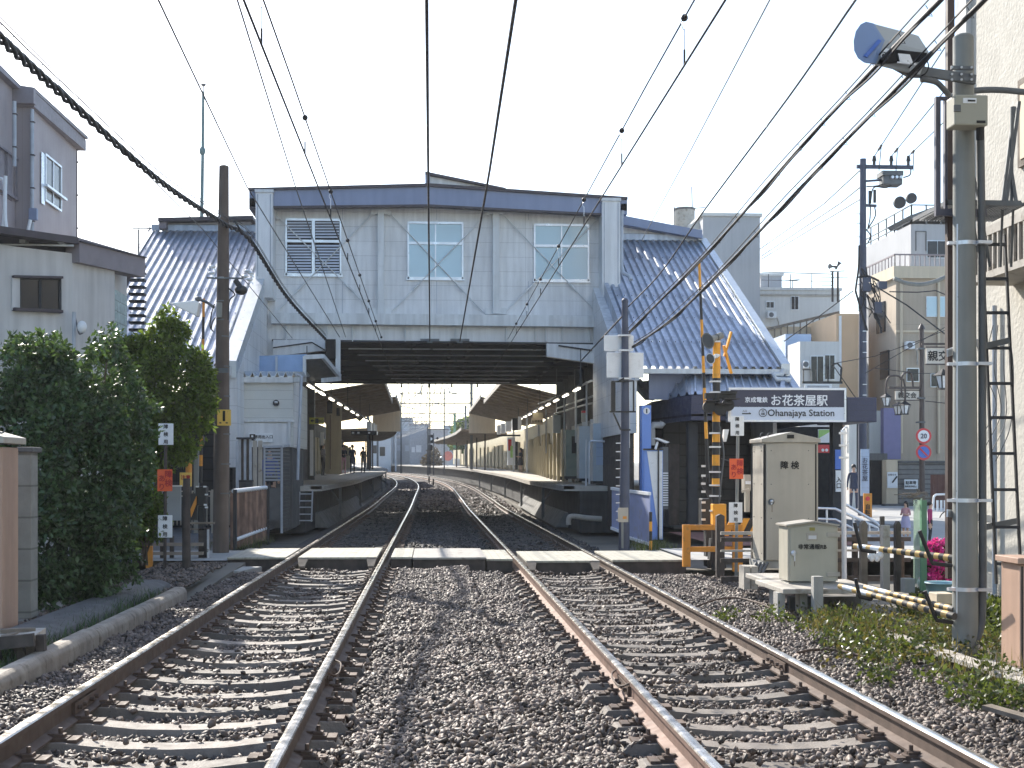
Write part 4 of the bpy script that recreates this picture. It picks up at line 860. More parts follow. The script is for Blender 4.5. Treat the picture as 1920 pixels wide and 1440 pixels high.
for k in range(7): m.ball(at(1632 + k * 3.2, 1043 + 4 * math.sin(k * 2), 12.9), .03, 8, (1, .6, 1.2))
tag(m.build('rag', mt['sign_white']), 'crumpled white rag hanging under the upper striped pole', 'rag')
# ---- green mesh fence end
T = thing('mesh_fence', 'green wire mesh fence seen end on beside the azaleas', 'fence', at(1728, 1105, 16.6))
m = MB(); m.pbox(1728, 938, 1738, 1108, 16.4, .06); m.build('fence_post', mt['green_steel'], T)
m = MB(); a, b = at(1713, 1100, 17.3), at(1729, 1105, 16.45); hh = Z(932, 16.8) - Z(1102, 16.8)
for i in range(34):
    z = hh * i / 33
    for s in (0, 1):
        p = Vector((a.x, a.y, a.z + z)); q = Vector((b.x, b.y, b.z + min(hh, max(0, z + (.25 if s else -.25))))); m.bar(p, q, .007)
m.build('mesh', M('mesh_green', (.30, .42, .33), .5, var=.15), T)
m = MB()
for k in range(16): a = at(1706 + k * 2.2, 930 + 6 * math.sin(k * 2.3), 16.6); m.tube(poly3([a, a + Vector((random.uniform(-.1, .1), .05, random.uniform(-.03, .06))), a + Vector((random.uniform(-.2, .15), .1, random.uniform(-.05, .04)))]), .006, 5)
m.build('dry_vine', mt['wood_old'], T)
# tub and planter
T = thing('tub', 'round pale blue plastic tub behind the concrete pole', 'tub', at(1765, 1112, 15)); m = MB(); c = at(1768, 1110, 15)
rg = [[(c.x + r * math.cos(a), c.y + r * math.sin(a), c.z + z) for a in np.linspace(0, 2 * PI, 25)[:-1]] for r, z in ((.17, -.02), (.20, .10), (.21, .10), (.205, .115), (.19, .10), (.16, 0))]; vs = [v for r in rg for v in r]
m.add(vs, [(i * 24 + j, i * 24 + (j + 1) % 24, (i + 1) * 24 + (j + 1) % 24, (i + 1) * 24 + j) for i in range(5) for j in range(24)], True); m.add(rg[0], [tuple(range(24))]); m.build('shell', M('tub_blue', (.22, .36, .42), .4), T)
m = MB(); m.pbox(1757, 1113, 1790, 1133, 14.2, .25); tag(m.build('planter', mt['building_beige'], bevel=.01), 'brown planter trough half hidden by the concrete pole', 'planter')
post('grey_stub', 1696, 1085, 1716, 1112, 16.6, .15, mt['concrete'], 'stubby grey block with a pipe loop beside the green mesh', 'block')
# cables on the ballast
m = MB(); m.tube(poly3([at(1496, 1224, 11.9), at(1520, 1219, 11.95), at(1560, 1218, 12), at(1600, 1226, 11.8), at(1640, 1236, 11.5)]), .014, 8); tag(m.build('cable', mt['rust']), 'brown cable arching over the ballast right of the rightmost rail', 'cable')
m = MB(); m.tube(poly3([at(1290, 1143, 15.0), at(1340, 1125, 15.6), at(1380, 1121, 15.8), at(1420, 1130, 15.4), at(1450, 1142, 15.0)]), .012, 8); tag(m.build('cable', mt['rust']), 'brown cable loop on the ballast below the tall cabinet', 'cable')
m = MB(); m.tube(poly3([at(1800, 1210, 11.8), at(1786, 1228, 11.7), at(1765, 1240, 11.5), at(1730, 1250, 11.2)]), .012, 8); tag(m.build('cable', mt['cable_grey']), 'grey cable curling into the weeds at the concrete pole foot', 'cable')
# ---- sign trios either side of the crossing
def trio(u_top, v_top, u_bot, v_bot, D, boards, side, near):
    T = thing('sign_post', 'thin post %s carrying three small detector signs' % near, 'post', at(u_bot, v_bot, D)); m = MB(); m.tube([at(u_bot, v_bot, D + .04), at(u_top, v_top, D + .04)], .024, 10); m.build('shaft', mt['pole_concrete'] if side > 0 else mt['wood_dark'], T)
    for i, (u0, v0, u1, v1) in enumerate(boards):
        nm = ('topmost', 'orange', 'lowest')[i]
        S = thing('sign_board', ('orange sign with dark red characters %s' if i == 1 else nm + ' white sign with three small characters %s') % near, 'sign', at((u0 + u1) / 2, v1, D))
        m = MB(); m.pbox(u0, v0, u1, v1, D - .005, .012); m.build('board', mt['sign_orange'] if i == 1 else mt['sign_white'], S, bevel=.003)
        uc = (u0 + u1) / 2; h = v1 - v0; w_ = u1 - u0
        if i == 1: text('障\n検', uc + w_ * .25, v0 + h * .42, D - .007, h * .30, mt['ink_red'], S, .02, line=1.15); text('あ\nり', uc - w_ * .2, v0 + h * .60, D - .007, h * .28, mt['ink_red'], S, .02, line=1.15)
        else: text('障\n検\n用', uc, (v0 + v1) / 2, D - .007, h * .19, mt['ink'], S, .02, line=1.6)
trio(1384, 782, 1380, 1087, 20.0, ((1370, 780, 1395, 817), (1368, 860, 1394, 898), (1367, 942, 1392, 980)), 1, 'right of the right crossing mast')
trio(311, 796, 309, 1080, 20.4, ((297, 794, 325, 834), (295, 880, 323, 921), (296, 966, 323, 1008)), -1, 'in front of the left hedge')
# ---- right crossing mast
D = 21.6
T = thing('crossing_signal', 'yellow and black striped crossing mast with horns and warning lamps on the right', 'crossing signal', at(1342, 1068, D))
A, B_ = at(1341, 1068, D), at(1344, 628, D); L_ = 440.
cuts = [(1060, 1), (985, 1), (945, 0), (912, 1), (897, 0), (873, 1), (853, 0), (829, 1), (813, 0), (791, 1), (772, 0), (752, 1), (737, 1), (709, 1), (688, 0), (640, 0), (628, 1)]
striped('mast', A, B_, .062, [((1068 - v) / L_, k) for v, k in cuts[1:]], YB, T, 14)
def horn(p, d, r, L, mat, par, name='horn'):
    m = MB(); p, d = Vector(p), Vector(d).normalized(); m.tube([p, p + d * L * .35, p + d * L * .75, p + d * L * .97, p + d * L], [r * .28, r * .38, r * .62, r, r * 1.02], 16); h = m.build(name, mat, par)
    m = MB(); m.tube([p - d * L * .45, p + d * .01], r * .42, 12); m.build('driver', mat, par)
    m = MB(); m.tube([p + d * L * .9, p + d * (L * 1.0 + .002)], r * .86, 14); m.build('mouth', mt['mid_steel'], h); return h
horn(at(1345, 632, D - .05), (-.85, -.5, -.35), .135, .22, mt['pole_concrete'], T); horn(at(1342, 668, D - .06), (-.7, -.6, -.3), .09, .15, mt['sign_white'], T)
m = MB()
for a, b in (((1357, 648), (1371, 700)), ((1371, 622), (1358, 668))): m.bar(at(*a, D + .02), at(*b, D + .1), .03, .10, up=(0, 1, 0))
m.build('crossbuck', mt['yellow'], T)
for (u, v) in ((1331, 763), (1352, 768), (1366, 760)):
    m = MB(); a = at(u, v, D - .05); m.cyl(a + Vector((.0, .12, 0)), a + Vector((-.03, -.12, 0)), .10, n=18); la = m.build('warning_lamp', mt['black_paint'], T); m = MB(); m.box(a.x - .12, a.x + .12, a.y - .3, a.y - .05, a.z + .085, a.z + .1); m.build('visor', mt['black_paint'], la)
m = MB(); m.pbox(1323, 737, 1380, 747, D - .05, .1); m.pbox(1352, 733, 1382, 738, D - .1, .2); m.build('lamp_bracket', mt['black_paint'], T)
m = MB(); m.pbox(1366, 750, 1371, 790, D, .03); m.build('white_strip', mt['sign_white'], T)
for v in (640, 715, 735, 812, 838, 885, 910, 930, 958): m = MB(); m.pbox(1333, v - 1.5, 1352, v + 1.5, D - .075, .15); m.build('clamp', mt['aluminium'], T)
m = MB(); m.prism([at(1358, 805, D), at(1367, 805, D), at(1362, 828, D), at(1356, 828, D)], (0, .1, 0)); m.build('speaker', mt['sign_white'], T)
m = MB(); m.pbox(1337, 945, 1362, 984, D - .12, .2); m.build('junction_box', mt['yellow'], T, bevel=.01)
m = MB(); m.tube(poly3([at(1350, 800, D - .1), at(1357, 850, D - .1), at(1352, 900, D - .1), at(1349, 940, D - .1)]), .014, 6); m.tube(poly3([at(1352, 860, D - .1), at(1372, 866, D - .1), at(1380, 874, D - .1)]), .01, 6); m.build('cable', mt['cable_grey'], T)
m = MB(); m.prism([at(1334, 1010, D), at(1350, 1010, D), at(1362, 1066, D), at(1330, 1066, D)], (0, .2, 0)); m.build('foot', mt['black_paint'], T)
# raised barrier
D = 22.5
T = thing('crossing_barrier', 'raised striped barrier arm left of the right crossing mast', 'barrier', at(1322, 1060, D))
striped('arm', at(1328, 905, D), at(1311, 492, D), .030, [(e, k) for e, k in ((.07, 1), (.20, 1), (.275, 0), (.35, 1), (.43, 0), (.5, 1), (.575, 0), (.66, 1), (.74, 0), (.82, 1), (.88, 1), (1, 0))], YB, T, 10, .022)
m = MB(); m.pbox(1316, 935, 1345, 990, D - .15, .3); m.build('drive_box', mt['black_paint'], T, bevel=.02); m = MB(); m.pbox(1324, 990, 1341, 1062, D - .1, .2); m.build('pedestal', mt['black_paint'], T)
m = MB(); m.bar(at(1316, 905, D - .1), at(1336, 940, D - .1), .05, .06); m.pbox(1318, 890, 1330, 897, D - .1, .1); m.build('arm_holder', mt['dark_steel'], T)
m = MB()
for v in (872, 890, 905, 920, 940, 955, 972): m.pbox(1316, v, 1323, v + 4, D - .17, .05)
m.build('bolts', mt['aluminium'], T)
# orange guard rail and striped boards
T = thing('guard_rail', 'orange steel guard rail frame at the right end of the crossing', 'guard rail', at(1335, 1068, 21.2))
for a in ((1281, 984, 1295, 1063), (1375, 984, 1393, 1072)): m = MB(); m.pbox(*a, 21.2, .1); m.build('rail_post', mt['orange_rail'], T, bevel=.005)
for a in ((1295, 984, 1375, 994), (1295, 1025, 1375, 1035)): m = MB(); m.pbox(*a, 21.22, .06); m.build('rail', mt['orange_rail'], T, bevel=.004)
T = thing('warning_board', 'yellow and black diagonal striped board behind the lowest white sign', 'board', at(1385, 1005, 21.6))
m = MB()
for i, u in enumerate((1354, 1366, 1378, 1390, 1402)):
    m.k = i % 2; w_ = 12; m.prism([at(u, 1005, 21.6), at(u + w_, 1005, 21.6), at(u + w_ + 16, 972, 21.6), at(u + 16, 972, 21.6)], (0, .03, 0))
m.build('board', YB, T)
T = thing('meter_box', 'narrow beige box with a white bracket hidden left of the tall cabinet', 'box', at(1400, 965, 20.5)); m = MB(); m.pbox(1396, 890, 1408, 920, 20.5, .2); m.build('body', mt['cabinet'], T); m = MB(); m.pbox(1399, 902, 1408, 908, 20.45, .05); m.build('latch', mt['sign_white'], T); m = MB(); m.bar(at(1391, 922, 20.4), at(1405, 918, 20.4), .04); m.pbox(1398, 918, 1406, 960, 20.5, .1); m.build('bracket', mt['cabinet'], T)
# ---- pole with white boards, info pillar, blue panels
D = 26.
T = thing('signal_pole', 'slim dark pole carrying white back boards right of the tracks', 'pole', at(1172, 1032, D))
m = MB(); m.tube([at(1170, 1032, D), at(1172, 800, D), at(1172, 562, D)], [.11, .085, .06], 14); m.build('mast', mt['pole_slate'], T)
for a, nm in (((1133, 629, 1188, 658), 'upper_board'), ((1138, 661, 1207, 708), 'lower_board')): m = MB(); m.pbox(*a, D + .07, .05); m.build(nm, mt['sign_white'], T, bevel=.01)
m = MB()
for v in (627, 655, 708): m.pbox(1160, v, 1184, v + 3, D - .08, .16)
m.build('clamp', mt['aluminium'], T)
m = MB()
for p, q in (((1147, 716), (1147, 772)), ((1147, 716), (1188, 714)), ((1188, 714), (1188, 772)), ((1143, 772), (1192, 772)), ((1150, 774), (1164, 806)), ((1164, 806), (1182, 806)), ((1158, 716), (1170, 709))): m.bar(at(*p, D - .1), at(*q, D - .1), .03)
m.bar(at(1150, 714, D - .05), at(1150, 772, D - .05), .08, .02); m.build('bracket_frame', mt['black_paint'], T)
m = MB(); m.pbox(1177, 716, 1181, 840, D + .02, .03); m.pbox(1184, 717, 1187, 770, D - .05, .03); m.build('white_conduit', mt['sign_white'], T)
m = MB(); m.ball(at(1172, 565, D), .07, 10); m.build('cap', mt['pole_slate'], T)
for k in range(10): 
    m = MB(); v = 830 + k * 16; m.pbox(1155, v, 1165, v + 1.8, D - .02, .03); m.build('step', mt['aluminium'], T)
T = thing('information_pillar', 'tall narrow blue pillar with a white round i mark at the top', 'sign pillar', at(1212, 1000, 32)); m = MB(); m.pbox(1203.5, 760, 1221, 1005, 32, .35); m.build('body', M('pillar_blue', (.16, .30, .72), .4, var=.03), T, bevel=.01); m = MB(); m.disc(at(1212.5, 770.5, 31.99), px(6.4, 32), .012); m.build('disc', mt['ink_white'], T); text('i', 1212.5, 770.5, 31.985, 9.5, mt['ink'], T, .06)
T = thing('display_stand', 'blue panel with a white slanted wedge beside the blue pillar', 'panel', at(1226, 1010, 30)); m = MB(); m.pbox(1208, 843, 1243, 1012, 30, .06); m.build('panel', mt['pillar_blue'], T); m = MB(); m.prism([at(1213, 846, 29.995), at(1242, 846, 29.995), at(1242, 1010, 29.995), at(1236, 1010, 29.995)], (0, -.006, 0)); m.build('white_wedge', mt['sign_white'], T); m = MB(); m.pbox(1207, 841, 1244, 844, 29.97, .12); m.pbox(1233.5, 844, 1236, 1012, 29.96, .05); m.build('frame', mt['black_paint'], T)
T = thing('air_conditioner', 'louvred grey outdoor air conditioning unit beside the blue panel', 'air conditioner', at(1247, 950, 31)); m = MB(); m.pbox(1241, 838, 1253, 955, 31, .3); m.build('case', mt['mid_steel'], T); m = MB(); v = 886
while v < 950: m.pbox(1241, v, 1253, v + 2.4, 30.97, .03); v += 4.6
m.build('louvre', mt['sign_white'], T)
m = MB(); m.pbox(1254, 832, 1274, 985, 32.5, .5); tag(m.build('timber_screen', mt['wood_dark']), 'dark timber screen between the air conditioner and the dark tiled wall', 'screen')
T = thing('flood_light', 'flat white flood light tilted on a short stem above the blue panel', 'lamp', at(1230, 840, 29.6)); m = MB(); m.prism([at(1227, 822, 29.6), at(1233, 820.5, 29.6), at(1256, 829, 29.6), at(1250, 831, 29.6)], (0, .25, 0)); m.build('head', mt['sign_white'], T); m = MB(); m.bar(at(1229, 842, 29.6), at(1233, 829, 29.7), .04); m.build('stem', mt['sign_white'], T)
for (u0, v0, u1, v1, Da, Db_, lab) in ((1147, 916, 1178, 1002, 28.4, 27.4, 'faded blue fence sheet behind the slim dark pole'), (1180, 921, 1218, 1020, 27.3, 26.0, 'grey and blue fence sheet with a white top rail before the blue panel')):
    T = thing('fence_panel', lab, 'fence', at(u0, v1, Da), 'blue sheet fence panels'); a, b = at(u0, v1 - 12, Da), at(u1, v1, Db_); h0 = Z(v0, Da); h1 = Z(v0 + 5, Db_)
    m = MB(); m.prism([a, b, (b.x, b.y, h1), (a.x, a.y, h0)], (.02, .03, 0)); m.build('sheet', M('sheet_fade', (.32, .36, .55), .5, var=.12, scale=2, dirt=.4, dirtcol=(.3, .28, .26)), T); m = MB(); m.bar((a.x, a.y, h0), (b.x, b.y, h1), .06); m.build('rail', mt['sign_white'], T); m = MB(); m.bar(a, b, .06); m.build('rail', mt['sign_white'], T)
striped('striped_stub', at(1220, 1032, 25.5), at(1220, 960, 25.5), .03, alt(4), YB); tag(bpy.data.objects['striped_stub'], 'short yellow and black stub post beside the grey and blue fence sheet', 'stub post')
T = thing('marker_post', 'short post with a cream plate between the right rail and the blue fence', 'marker', at(1167, 1026, 25.3)); m = MB(); m.tube([at(1167, 1028, 25.33), at(1167, 952, 25.33)], .022, 8); m.build('shaft', mt['pole_concrete'], T); m = MB(); m.pbox(1159, 952, 1178, 979, 25.3, .02); m.build('plate', mt['cabinet'], T); m = MB(); m.pbox(1168, 968, 1175, 973, 25.29, .01); m.build('print', mt['orange_rail'], T)
T = thing('ramp_handrail', 'silver stepped handrails beside the entrance ramp', 'handrail', at(1580, 1010, 27))
for q in (((1532, 953), (1566, 954), (1646, 990), (1648, 1004)), ((1532, 973), (1566, 974), (1640, 1012)), ((1586, 946), (1640, 978), (1660, 995))): m = MB(); m.tube([at(u, v, 27 + i * .01) for i, (u, v) in enumerate(q)], .028, 8); m.build('rail', mt['aluminium'], T)
for u in (1550, 1600, 1630): m = MB(); m.tube([at(u, 955 + max(0, u - 1566) * .45, 27), at(u, 1010, 27)], .024, 8); m.build('rail_post', mt['aluminium'], T)
# ---- street utility pole
D = 42.
T = thing('utility_pole', 'dark slate utility pole with crossarm, transformer and cable loops on the right', 'utility pole', at(1618, 966, D))
m = MB(); m.tube([at(1617, 968, D), at(1618, 298, D)], .145, 16, True, .10); m.build('shaft', mt['pole_slate'], T)
m = MB(); m.pbox(1607, 310, 1713, 315, D - .06, .1); m.build('crossarm', mt['pole_slate'], T)
for u in (1639, 1671, 1703): m = MB(); a = at(u, 310, D); m.cyl(a, a + Vector((0, 0, .14)), .05, n=8); m.cyl(a + Vector((0, 0, .14)), a + Vector((0, 0, .3)), .075, .05, 10); m.build('insulator', mt['black_paint'], T)
m = MB(); m.pbox(1657, 325, 1693, 346, D - .25, .5); tr_ = m.build('transformer', mt['mid_steel'], T, bevel=.05); m = MB(); m.pbox(1655, 320, 1694, 328, D - .3, .6); m.build('lid', mt['mid_steel'], tr_)
for k in range(3): m = MB(); a = at(1672 + 8 * k, 333, D - .25); m.cyl(a, a - Vector((0, .1, 0)), .05, n=8); m.build('bushing', mt['aluminium'], tr_)
m = MB(); m.bar(at(1618, 340, D), at(1660, 337, D), .06); m.bar(at(1620, 385, D), at(1643, 386, D), .08); m.build('bracket', mt['pole_slate'], T)
m = MB()
for q in (((1694, 333), (1706, 328), (1708, 316)), ((1625, 350), (1648, 348), (1660, 342)), ((1632, 380), (1638, 352), (1660, 352), (1672, 347)), ((1632, 385), (1631, 410), (1627, 428)), ((1640, 388), (1641, 405), (1628, 428)), ((1624, 430), (1632, 442), (1627, 456))): m.tube(poly3([at(u, v, D - .12) for u, v in q]), .022, 5)
m.build('jumper', mt['cable'], T)
for u, v in ((1631, 370), (1640, 368)): m = MB(); m.cyl(at(u, v + 12, D - .1), at(u, v - 12, D - .1), .05, n=8); m.build('fuse', mt['black_paint'], T)
for a in ((1648, 527, 1664, 541), (1640, 566, 1654, 587), (1618, 520, 1634, 546)): m = MB(); m.pbox(*a, D - .25, .25); m.build('junction_box', mt['pole_slate'], T, bevel=.02)
m = MB(); rr = random.Random(3)
for k in range(16):
    u, v = rr.uniform(1604, 1640), rr.uniform(500, 560); q = [at(u, v, D - .2)]
    for j in range(3): u += rr.uniform(-8, 16); v += rr.uniform(8, 26); q.append(at(u, v, D - .2))
    m.tube(poly3(q, 4), .018, 5)
for q in (((1611, 460), (1610, 500), (1606, 530), (1604, 545)), ((1610, 520), (1622, 517), (1634, 520), (1648, 527)), ((1604, 545), (1614, 580), (1626, 620)), ((1640, 587), (1650, 610), (1652, 625))): m.tube(poly3([at(u, v, D - .15) for u, v in q]), .035, 6)
m.build('cable_loop', mt['cable'], T)
m = MB()
for v in (400, 418, 443): m.pbox(1605, v, 1612, v + 1.2, D - .02, .03)
for v in (620, 640, 660, 720, 740, 760, 780): m.pbox(1618, v, 1626, v + 1.4, D - .16, .03)
m.build('step_bolt', mt['aluminium'], T)
T = thing('banner', 'tall pale notice strip strapped to the utility pole', 'sign', at(1622, 930, 41.7)); m = MB(); m.pbox(1614, 842, 1630, 930, 41.75, .03); m.build('board', mt['building_blue'], T); text('お\n花\n茶\n屋', 1622, 880, 41.72, 10, mt['navy_flat'], T, .01)
T = thing('standing_sign', 'orange standing sign strip with black marks at the utility pole foot', 'sign', at(1627, 985, 40.5)); m = MB(); m.pbox(1620, 925, 1635, 986, 40.5, .08); m.build('board', mt['orange_rail'], T); m = MB(); m.disc(at(1627, 935, 40.49), .07, .01); m.build('red_dot', mt['sign_red'], T); text('自\n転\n車', 1627, 960, 40.48, 9, mt['ink'], T, .02)
# ---- lamp posts, hanging boards and lanterns, road signs
def lantern(u, v, D, h, lab, grp='lanterns on the street lamp'):
    T = thing('lantern', lab, 'lantern', at(u, v + h, D), grp); s = px(h, D); c = at(u, v + h, D)
    def ring(r, z, n=6): return [(c.x + r * math.cos(2 * PI * i / n), c.y + r * math.sin(2 * PI * i / n), c.z + z) for i in range(n)]
    m = MB(); a, b, t_ = ring(s * .5, s * .66), ring(s * .22, s * .84), (c.x, c.y, c.z + s); m.add(a + b + [t_], [(i, (i + 1) % 6, 6 + (i + 1) % 6, 6 + i) for i in range(6)] + [(6 + i, 6 + (i + 1) % 6, 12) for i in range(6)] + [tuple(range(6))]); m.build('cap', mt['black_paint'], T)
    m = MB(); a, b = ring(s * .2, s * .06), ring(s * .36, s * .64); m.add(a + b, [(i, (i + 1) % 6, 6 + (i + 1) % 6, 6 + i) for i in range(6)] + [tuple(range(6)), tuple(range(6, 12))]); m.build('shade', mt['sign_white'], T)
    m = MB()
    for i in range(6): m.bar(a[i], b[i], s * .05)
    m.bar((c.x, c.y, c.z - s * .02), (c.x, c.y, c.z + s * .06), s * .4); m.build('frame', mt['black_paint'], T); return T
D = 50.
T = thing('lamp_post', 'brown ornamental street lamp post holding the two round road signs', 'lamp post', at(1729, 925, D)); PB = M('lamp_brown', (.07, .05, .045), .5)
m = MB(); m.tube([at(1729, 925, D), at(1728, 617, D)], .11, 12, True, .085); m.tube([at(1728, 617, D), at(1728, 612, D), at(1728, 606, D)], [.13, .10, .01], 10); m.build('shaft', PB, T)
m = MB(); m.bar(at(1666, 727, D), at(1728, 727, D), .09); m.build('arm', PB, T)
m = MB()
for q in (((1712, 727), (1708, 700), (1692, 704), (1690, 740)), ((1690, 712), (1684, 705), (1668, 706), (1662, 718), (1661, 740)), ((1694, 710), (1697, 730), (1697, 752))): m.tube(poly3([at(u, v, D) for u, v in q]), .04, 6)
m.build('gooseneck', PB, T)
for v in (652, 745, 790): m = MB(); m.pbox(1722, v, 1735, v + 3, D - .14, .28); m.build('collar', mt['mid_steel'], T)
lantern(1662, 736, D, 26, 'white glass lantern hanging left of the small hanging board'); lantern(1684, 752, D + .3, 26, 'white glass lantern, left of the touching pair below the small board'); lantern(1697, 750, D - .2, 27, 'white glass lantern, right of the touching pair below the small board')
T = thing('hanging_board', 'small white board with three black characters hanging from the lamp post', 'sign', at(1701, 750, D)); m = MB(); m.pbox(1679, 732, 1723, 750, D, .06); m.build('board', M('board_cream', (.66, .60, .52), .5), T); m = MB(); m.pbox(1678, 731, 1724, 732.5, D - .02, .1); m.pbox(1678, 749.5, 1724, 751, D - .02, .1); m.build('frame', PB, T); text('親交会', 1701, 741, D - .01, 10.5, mt['ink'], T, .02)
D2 = 38.
T = thing('lamp_post', 'nearer lamp post mostly hidden behind the slim brown post', 'lamp post', at(1779, 960, D2)); m = MB(); m.tube([at(1779, 965, D2), at(1778, 610, D2)], .10, 12); m.build('shaft', PB, T); m = MB(); m.bar(at(1728, 645, D2), at(1779, 645, D2), .06); m.build('arm', PB, T)
T = thing('hanging_board', 'larger cream board with black characters partly behind the concrete pole', 'sign', at(1760, 682, D2)); m = MB(); m.pbox(1737, 651, 1800, 683, D2, .06); m.build('board', mt['board_cream'], T); m = MB(); m.pbox(1736, 650, 1800, 652, D2 - .02, .1); m.pbox(1736, 682, 1800, 684, D2 - .02, .1); m.build('frame', PB, T); text('親交会', 1769, 667, D2 - .01, 18, mt['ink'], T, .02)
lantern(1768, 690, D2, 40, 'larger white lantern hanging under the bigger cream board')
for v, lab, nm in ((817.5, 'round white speed limit sign with red rim reading 20', 'speed_sign'), (848, 'round blue no parking sign with red rim and slash', 'parking_sign')):
    T = thing('road_sign', lab, 'road sign', at(1732, v + 15, D - .25)); m = MB(); m.disc(at(1732, v, D - .25), px(15, D), .03, 32); m.build('rim', mt['sign_red'], T); m = MB(); m.disc(at(1732, v, D - .265), px(11, D), .02, 32); m.build('face', mt['ink_white'] if v < 830 else mt['sign_blue'], T)
    if v < 830: text('20', 1732, v, D - .29, 11, mt['navy_flat'], T, .02)
    else: m = MB(); m.bar(at(1725, v - 7, D - .28), at(1739, v + 7, D - .28), px(3, D), .01, up=(0, 1, 0)); m.build('slash', mt['sign_red'], T)
# ================================================================ left hand side
def wallbox(name, pts, z0, z1, mat, parent, t=.2):
    """vertical wall panels along a plan polyline"""
    m = MB()
    for a, b in zip(pts[:-1], pts[1:]):
        a, b = Vector((*a, 0)), Vector((*b, 0)); n = (b - a).cross(Vector((0, 0, 1))).normalized() * t
        m.prism([a + Vector((0, 0, z0)), b + Vector((0, 0, z0)), b + Vector((0, 0, z1)), a + Vector((0, 0, z1))], -n)
    return m.build(name, mat, parent)
# ---- mauve house
B = thing('mauve_house', 'tall mauve sided house with a sloping roof edge behind the white house', 'house', (-12, 38, 0))
xw = X(58, 38); xe = X(143, 43); zt_ = Z(192, 38)
m = MB(); m.prism([(xw, 38, 0), (xw, 38, zt_), (xe - .05, 43.2, Z(276, 43)), (xe - .05, 43.2, 0)], (-9, 0, 0)); m.build('wall', mt['mauve'], B)
x2 = xw - .42; m = MB(); m.prism([(x2, 22, 0), (x2, 22, 12.2), (x2, 37.98, Z(186, 38)), (x2, 37.98, 0)], (-8, 0, 0)); m.build('wall', mt['mauve'], B)
m = MB(); a, b = Vector((xw + .12, 37.9, zt_ + .05)), Vector((xe + .18, 43.5, Z(268, 43))); m.prism([a, b, b - Vector((0, 0, .34)), a - Vector((0, 0, .42))], (-.5, 0, 0)); m.prism([a + Vector((0, 0, .02)), b + Vector((.06, 0, .02)), b + Vector((-9, 0, 1.2)), a + Vector((-9, 0, 1.2))], (0, 0, .1)); m.build('roof', mt['mauve_trim'], B)
m = MB(); m.prism([(x2 + .2, 21.8, 12.5), (x2 + .2, 38.1, Z(180, 38)), (x2 + .2, 38.1, Z(188, 38)), (x2 + .2, 21.8, 12.1)], (-.5, 0, 0)); m.build('roof', mt['mauve_trim'], B)
m = MB(); m.box(xw - .5, xw + .16, 37.7, 37.95, zt_ - .32, zt_ + .08); m.build('gutter', mt['mauve_trim'], B)
for u, v0, v1, D in ((60, 205, 470, 37.85), (27, 190, 312, 37.0), (142, 280, 470, 43.3)):
    m = MB(); m.tube([at(u, v0, D), at(u, v1, D)], .055, 8); dp = m.build('downpipe', mt['pvc_grey'] if u < 100 else mt['dark_trim'], B)
    m = MB()
    for v in range(v0 + 22, v1, 62): m.pbox(u - 3.5, v, u + 4, v + 2, D - .07, .12)
    m.build('clip', mt['dark_trim'], dp)
def sidewin(xq, ya, yb, za, zb, par, fr, pn, name='window'):
    m = MB(); e = .06; m.box(xq, xq + .05, ya, ya + e, za, zb); m.box(xq, xq + .05, yb - e, yb, za, zb); m.box(xq, xq + .05, ya + e, yb - e, za, za + e); m.box(xq, xq + .05, ya + e, yb - e, zb - e, zb); ym = (ya + yb) / 2; m.box(xq, xq + .04, ym - .03, ym + .03, za + e, zb - e)
    w = m.build(name, fr, par); m = MB(); m.box(xq - .03, xq + .012, ya + e, yb - e, za + e, zb - e); m.build('pane', pn, w); return w
D_ = lambda u: (xw * F) / (u - 808) * .999
w_ = sidewin(xw - .01, 39.3, 41.0, Z(398, 40.2), Z(312, 40.2), B, mt['aluminium'], mt['glass_dark'])
m = MB(); m.box(xw + .02, xw + .12, 39.2, 41.3, Z(372, 40.2) - .02, Z(372, 40.2) + .05); m.box(xw, xw + .02, 38.95, 39.28, Z(398, 39.5), Z(305, 39.5)); m.build('sill_rail', mt['aluminium'], w_)
m = MB(); m.box(x2, x2 + .03, 35.2, 36.3, Z(275, 36), Z(237, 36)); m.build('window', mt['glass_dark'], B)
m = MB(); m.box(x2 + .0, x2 + .03, 33, 37.6, Z(380, 37), Z(300, 37)); bl = m.build('balcony_recess', mt['mauve_trim'], B)
m = MB(); m.box(x2 + .05, x2 + .12, 32, 37.9, Z(300, 37), Z(296, 37)); m.box(x2 + .05, x2 + .12, 32, 37.9, Z(376, 37), Z(371, 37))
for y in np.arange(33, 37.9, .8): m.box(x2 + .06, x2 + .1, y, y + .05, Z(371, 37), Z(300, 37))
m.build('balcony_rail', mt['mauve_trim'], bl)
T = thing('meter_unit', 'small blue grey meter box with a pipe on the mauve house wall', 'box', at(60, 415, 37.7)); m = MB(); m.pbox(53, 390, 69, 412, 37.6, .15); m.build('case', mt['bluegrey_fascia'], T, bevel=.02); m = MB(); m.tube([at(57, 412, 37.6), at(53, 430, 37.6), at(51, 455, 37.6)], .05, 8); m.build('pipe', mt['sign_white'], T)
T = thing('bent_pipe', 'white curved pipe frame beside the mauve house at the left edge', 'frame', at(6, 450, 33)); m = MB(); m.tube(poly3([at(10, 330, 33), at(9, 400, 33), at(12, 432, 33)]), .05, 8); m.tube(poly3([at(-12, 345, 33), at(2, 335, 33), at(8, 350, 33), at(7, 410, 33), at(2, 440, 33)]), .04, 8); m.build('pipe', mt['sign_white'], T)
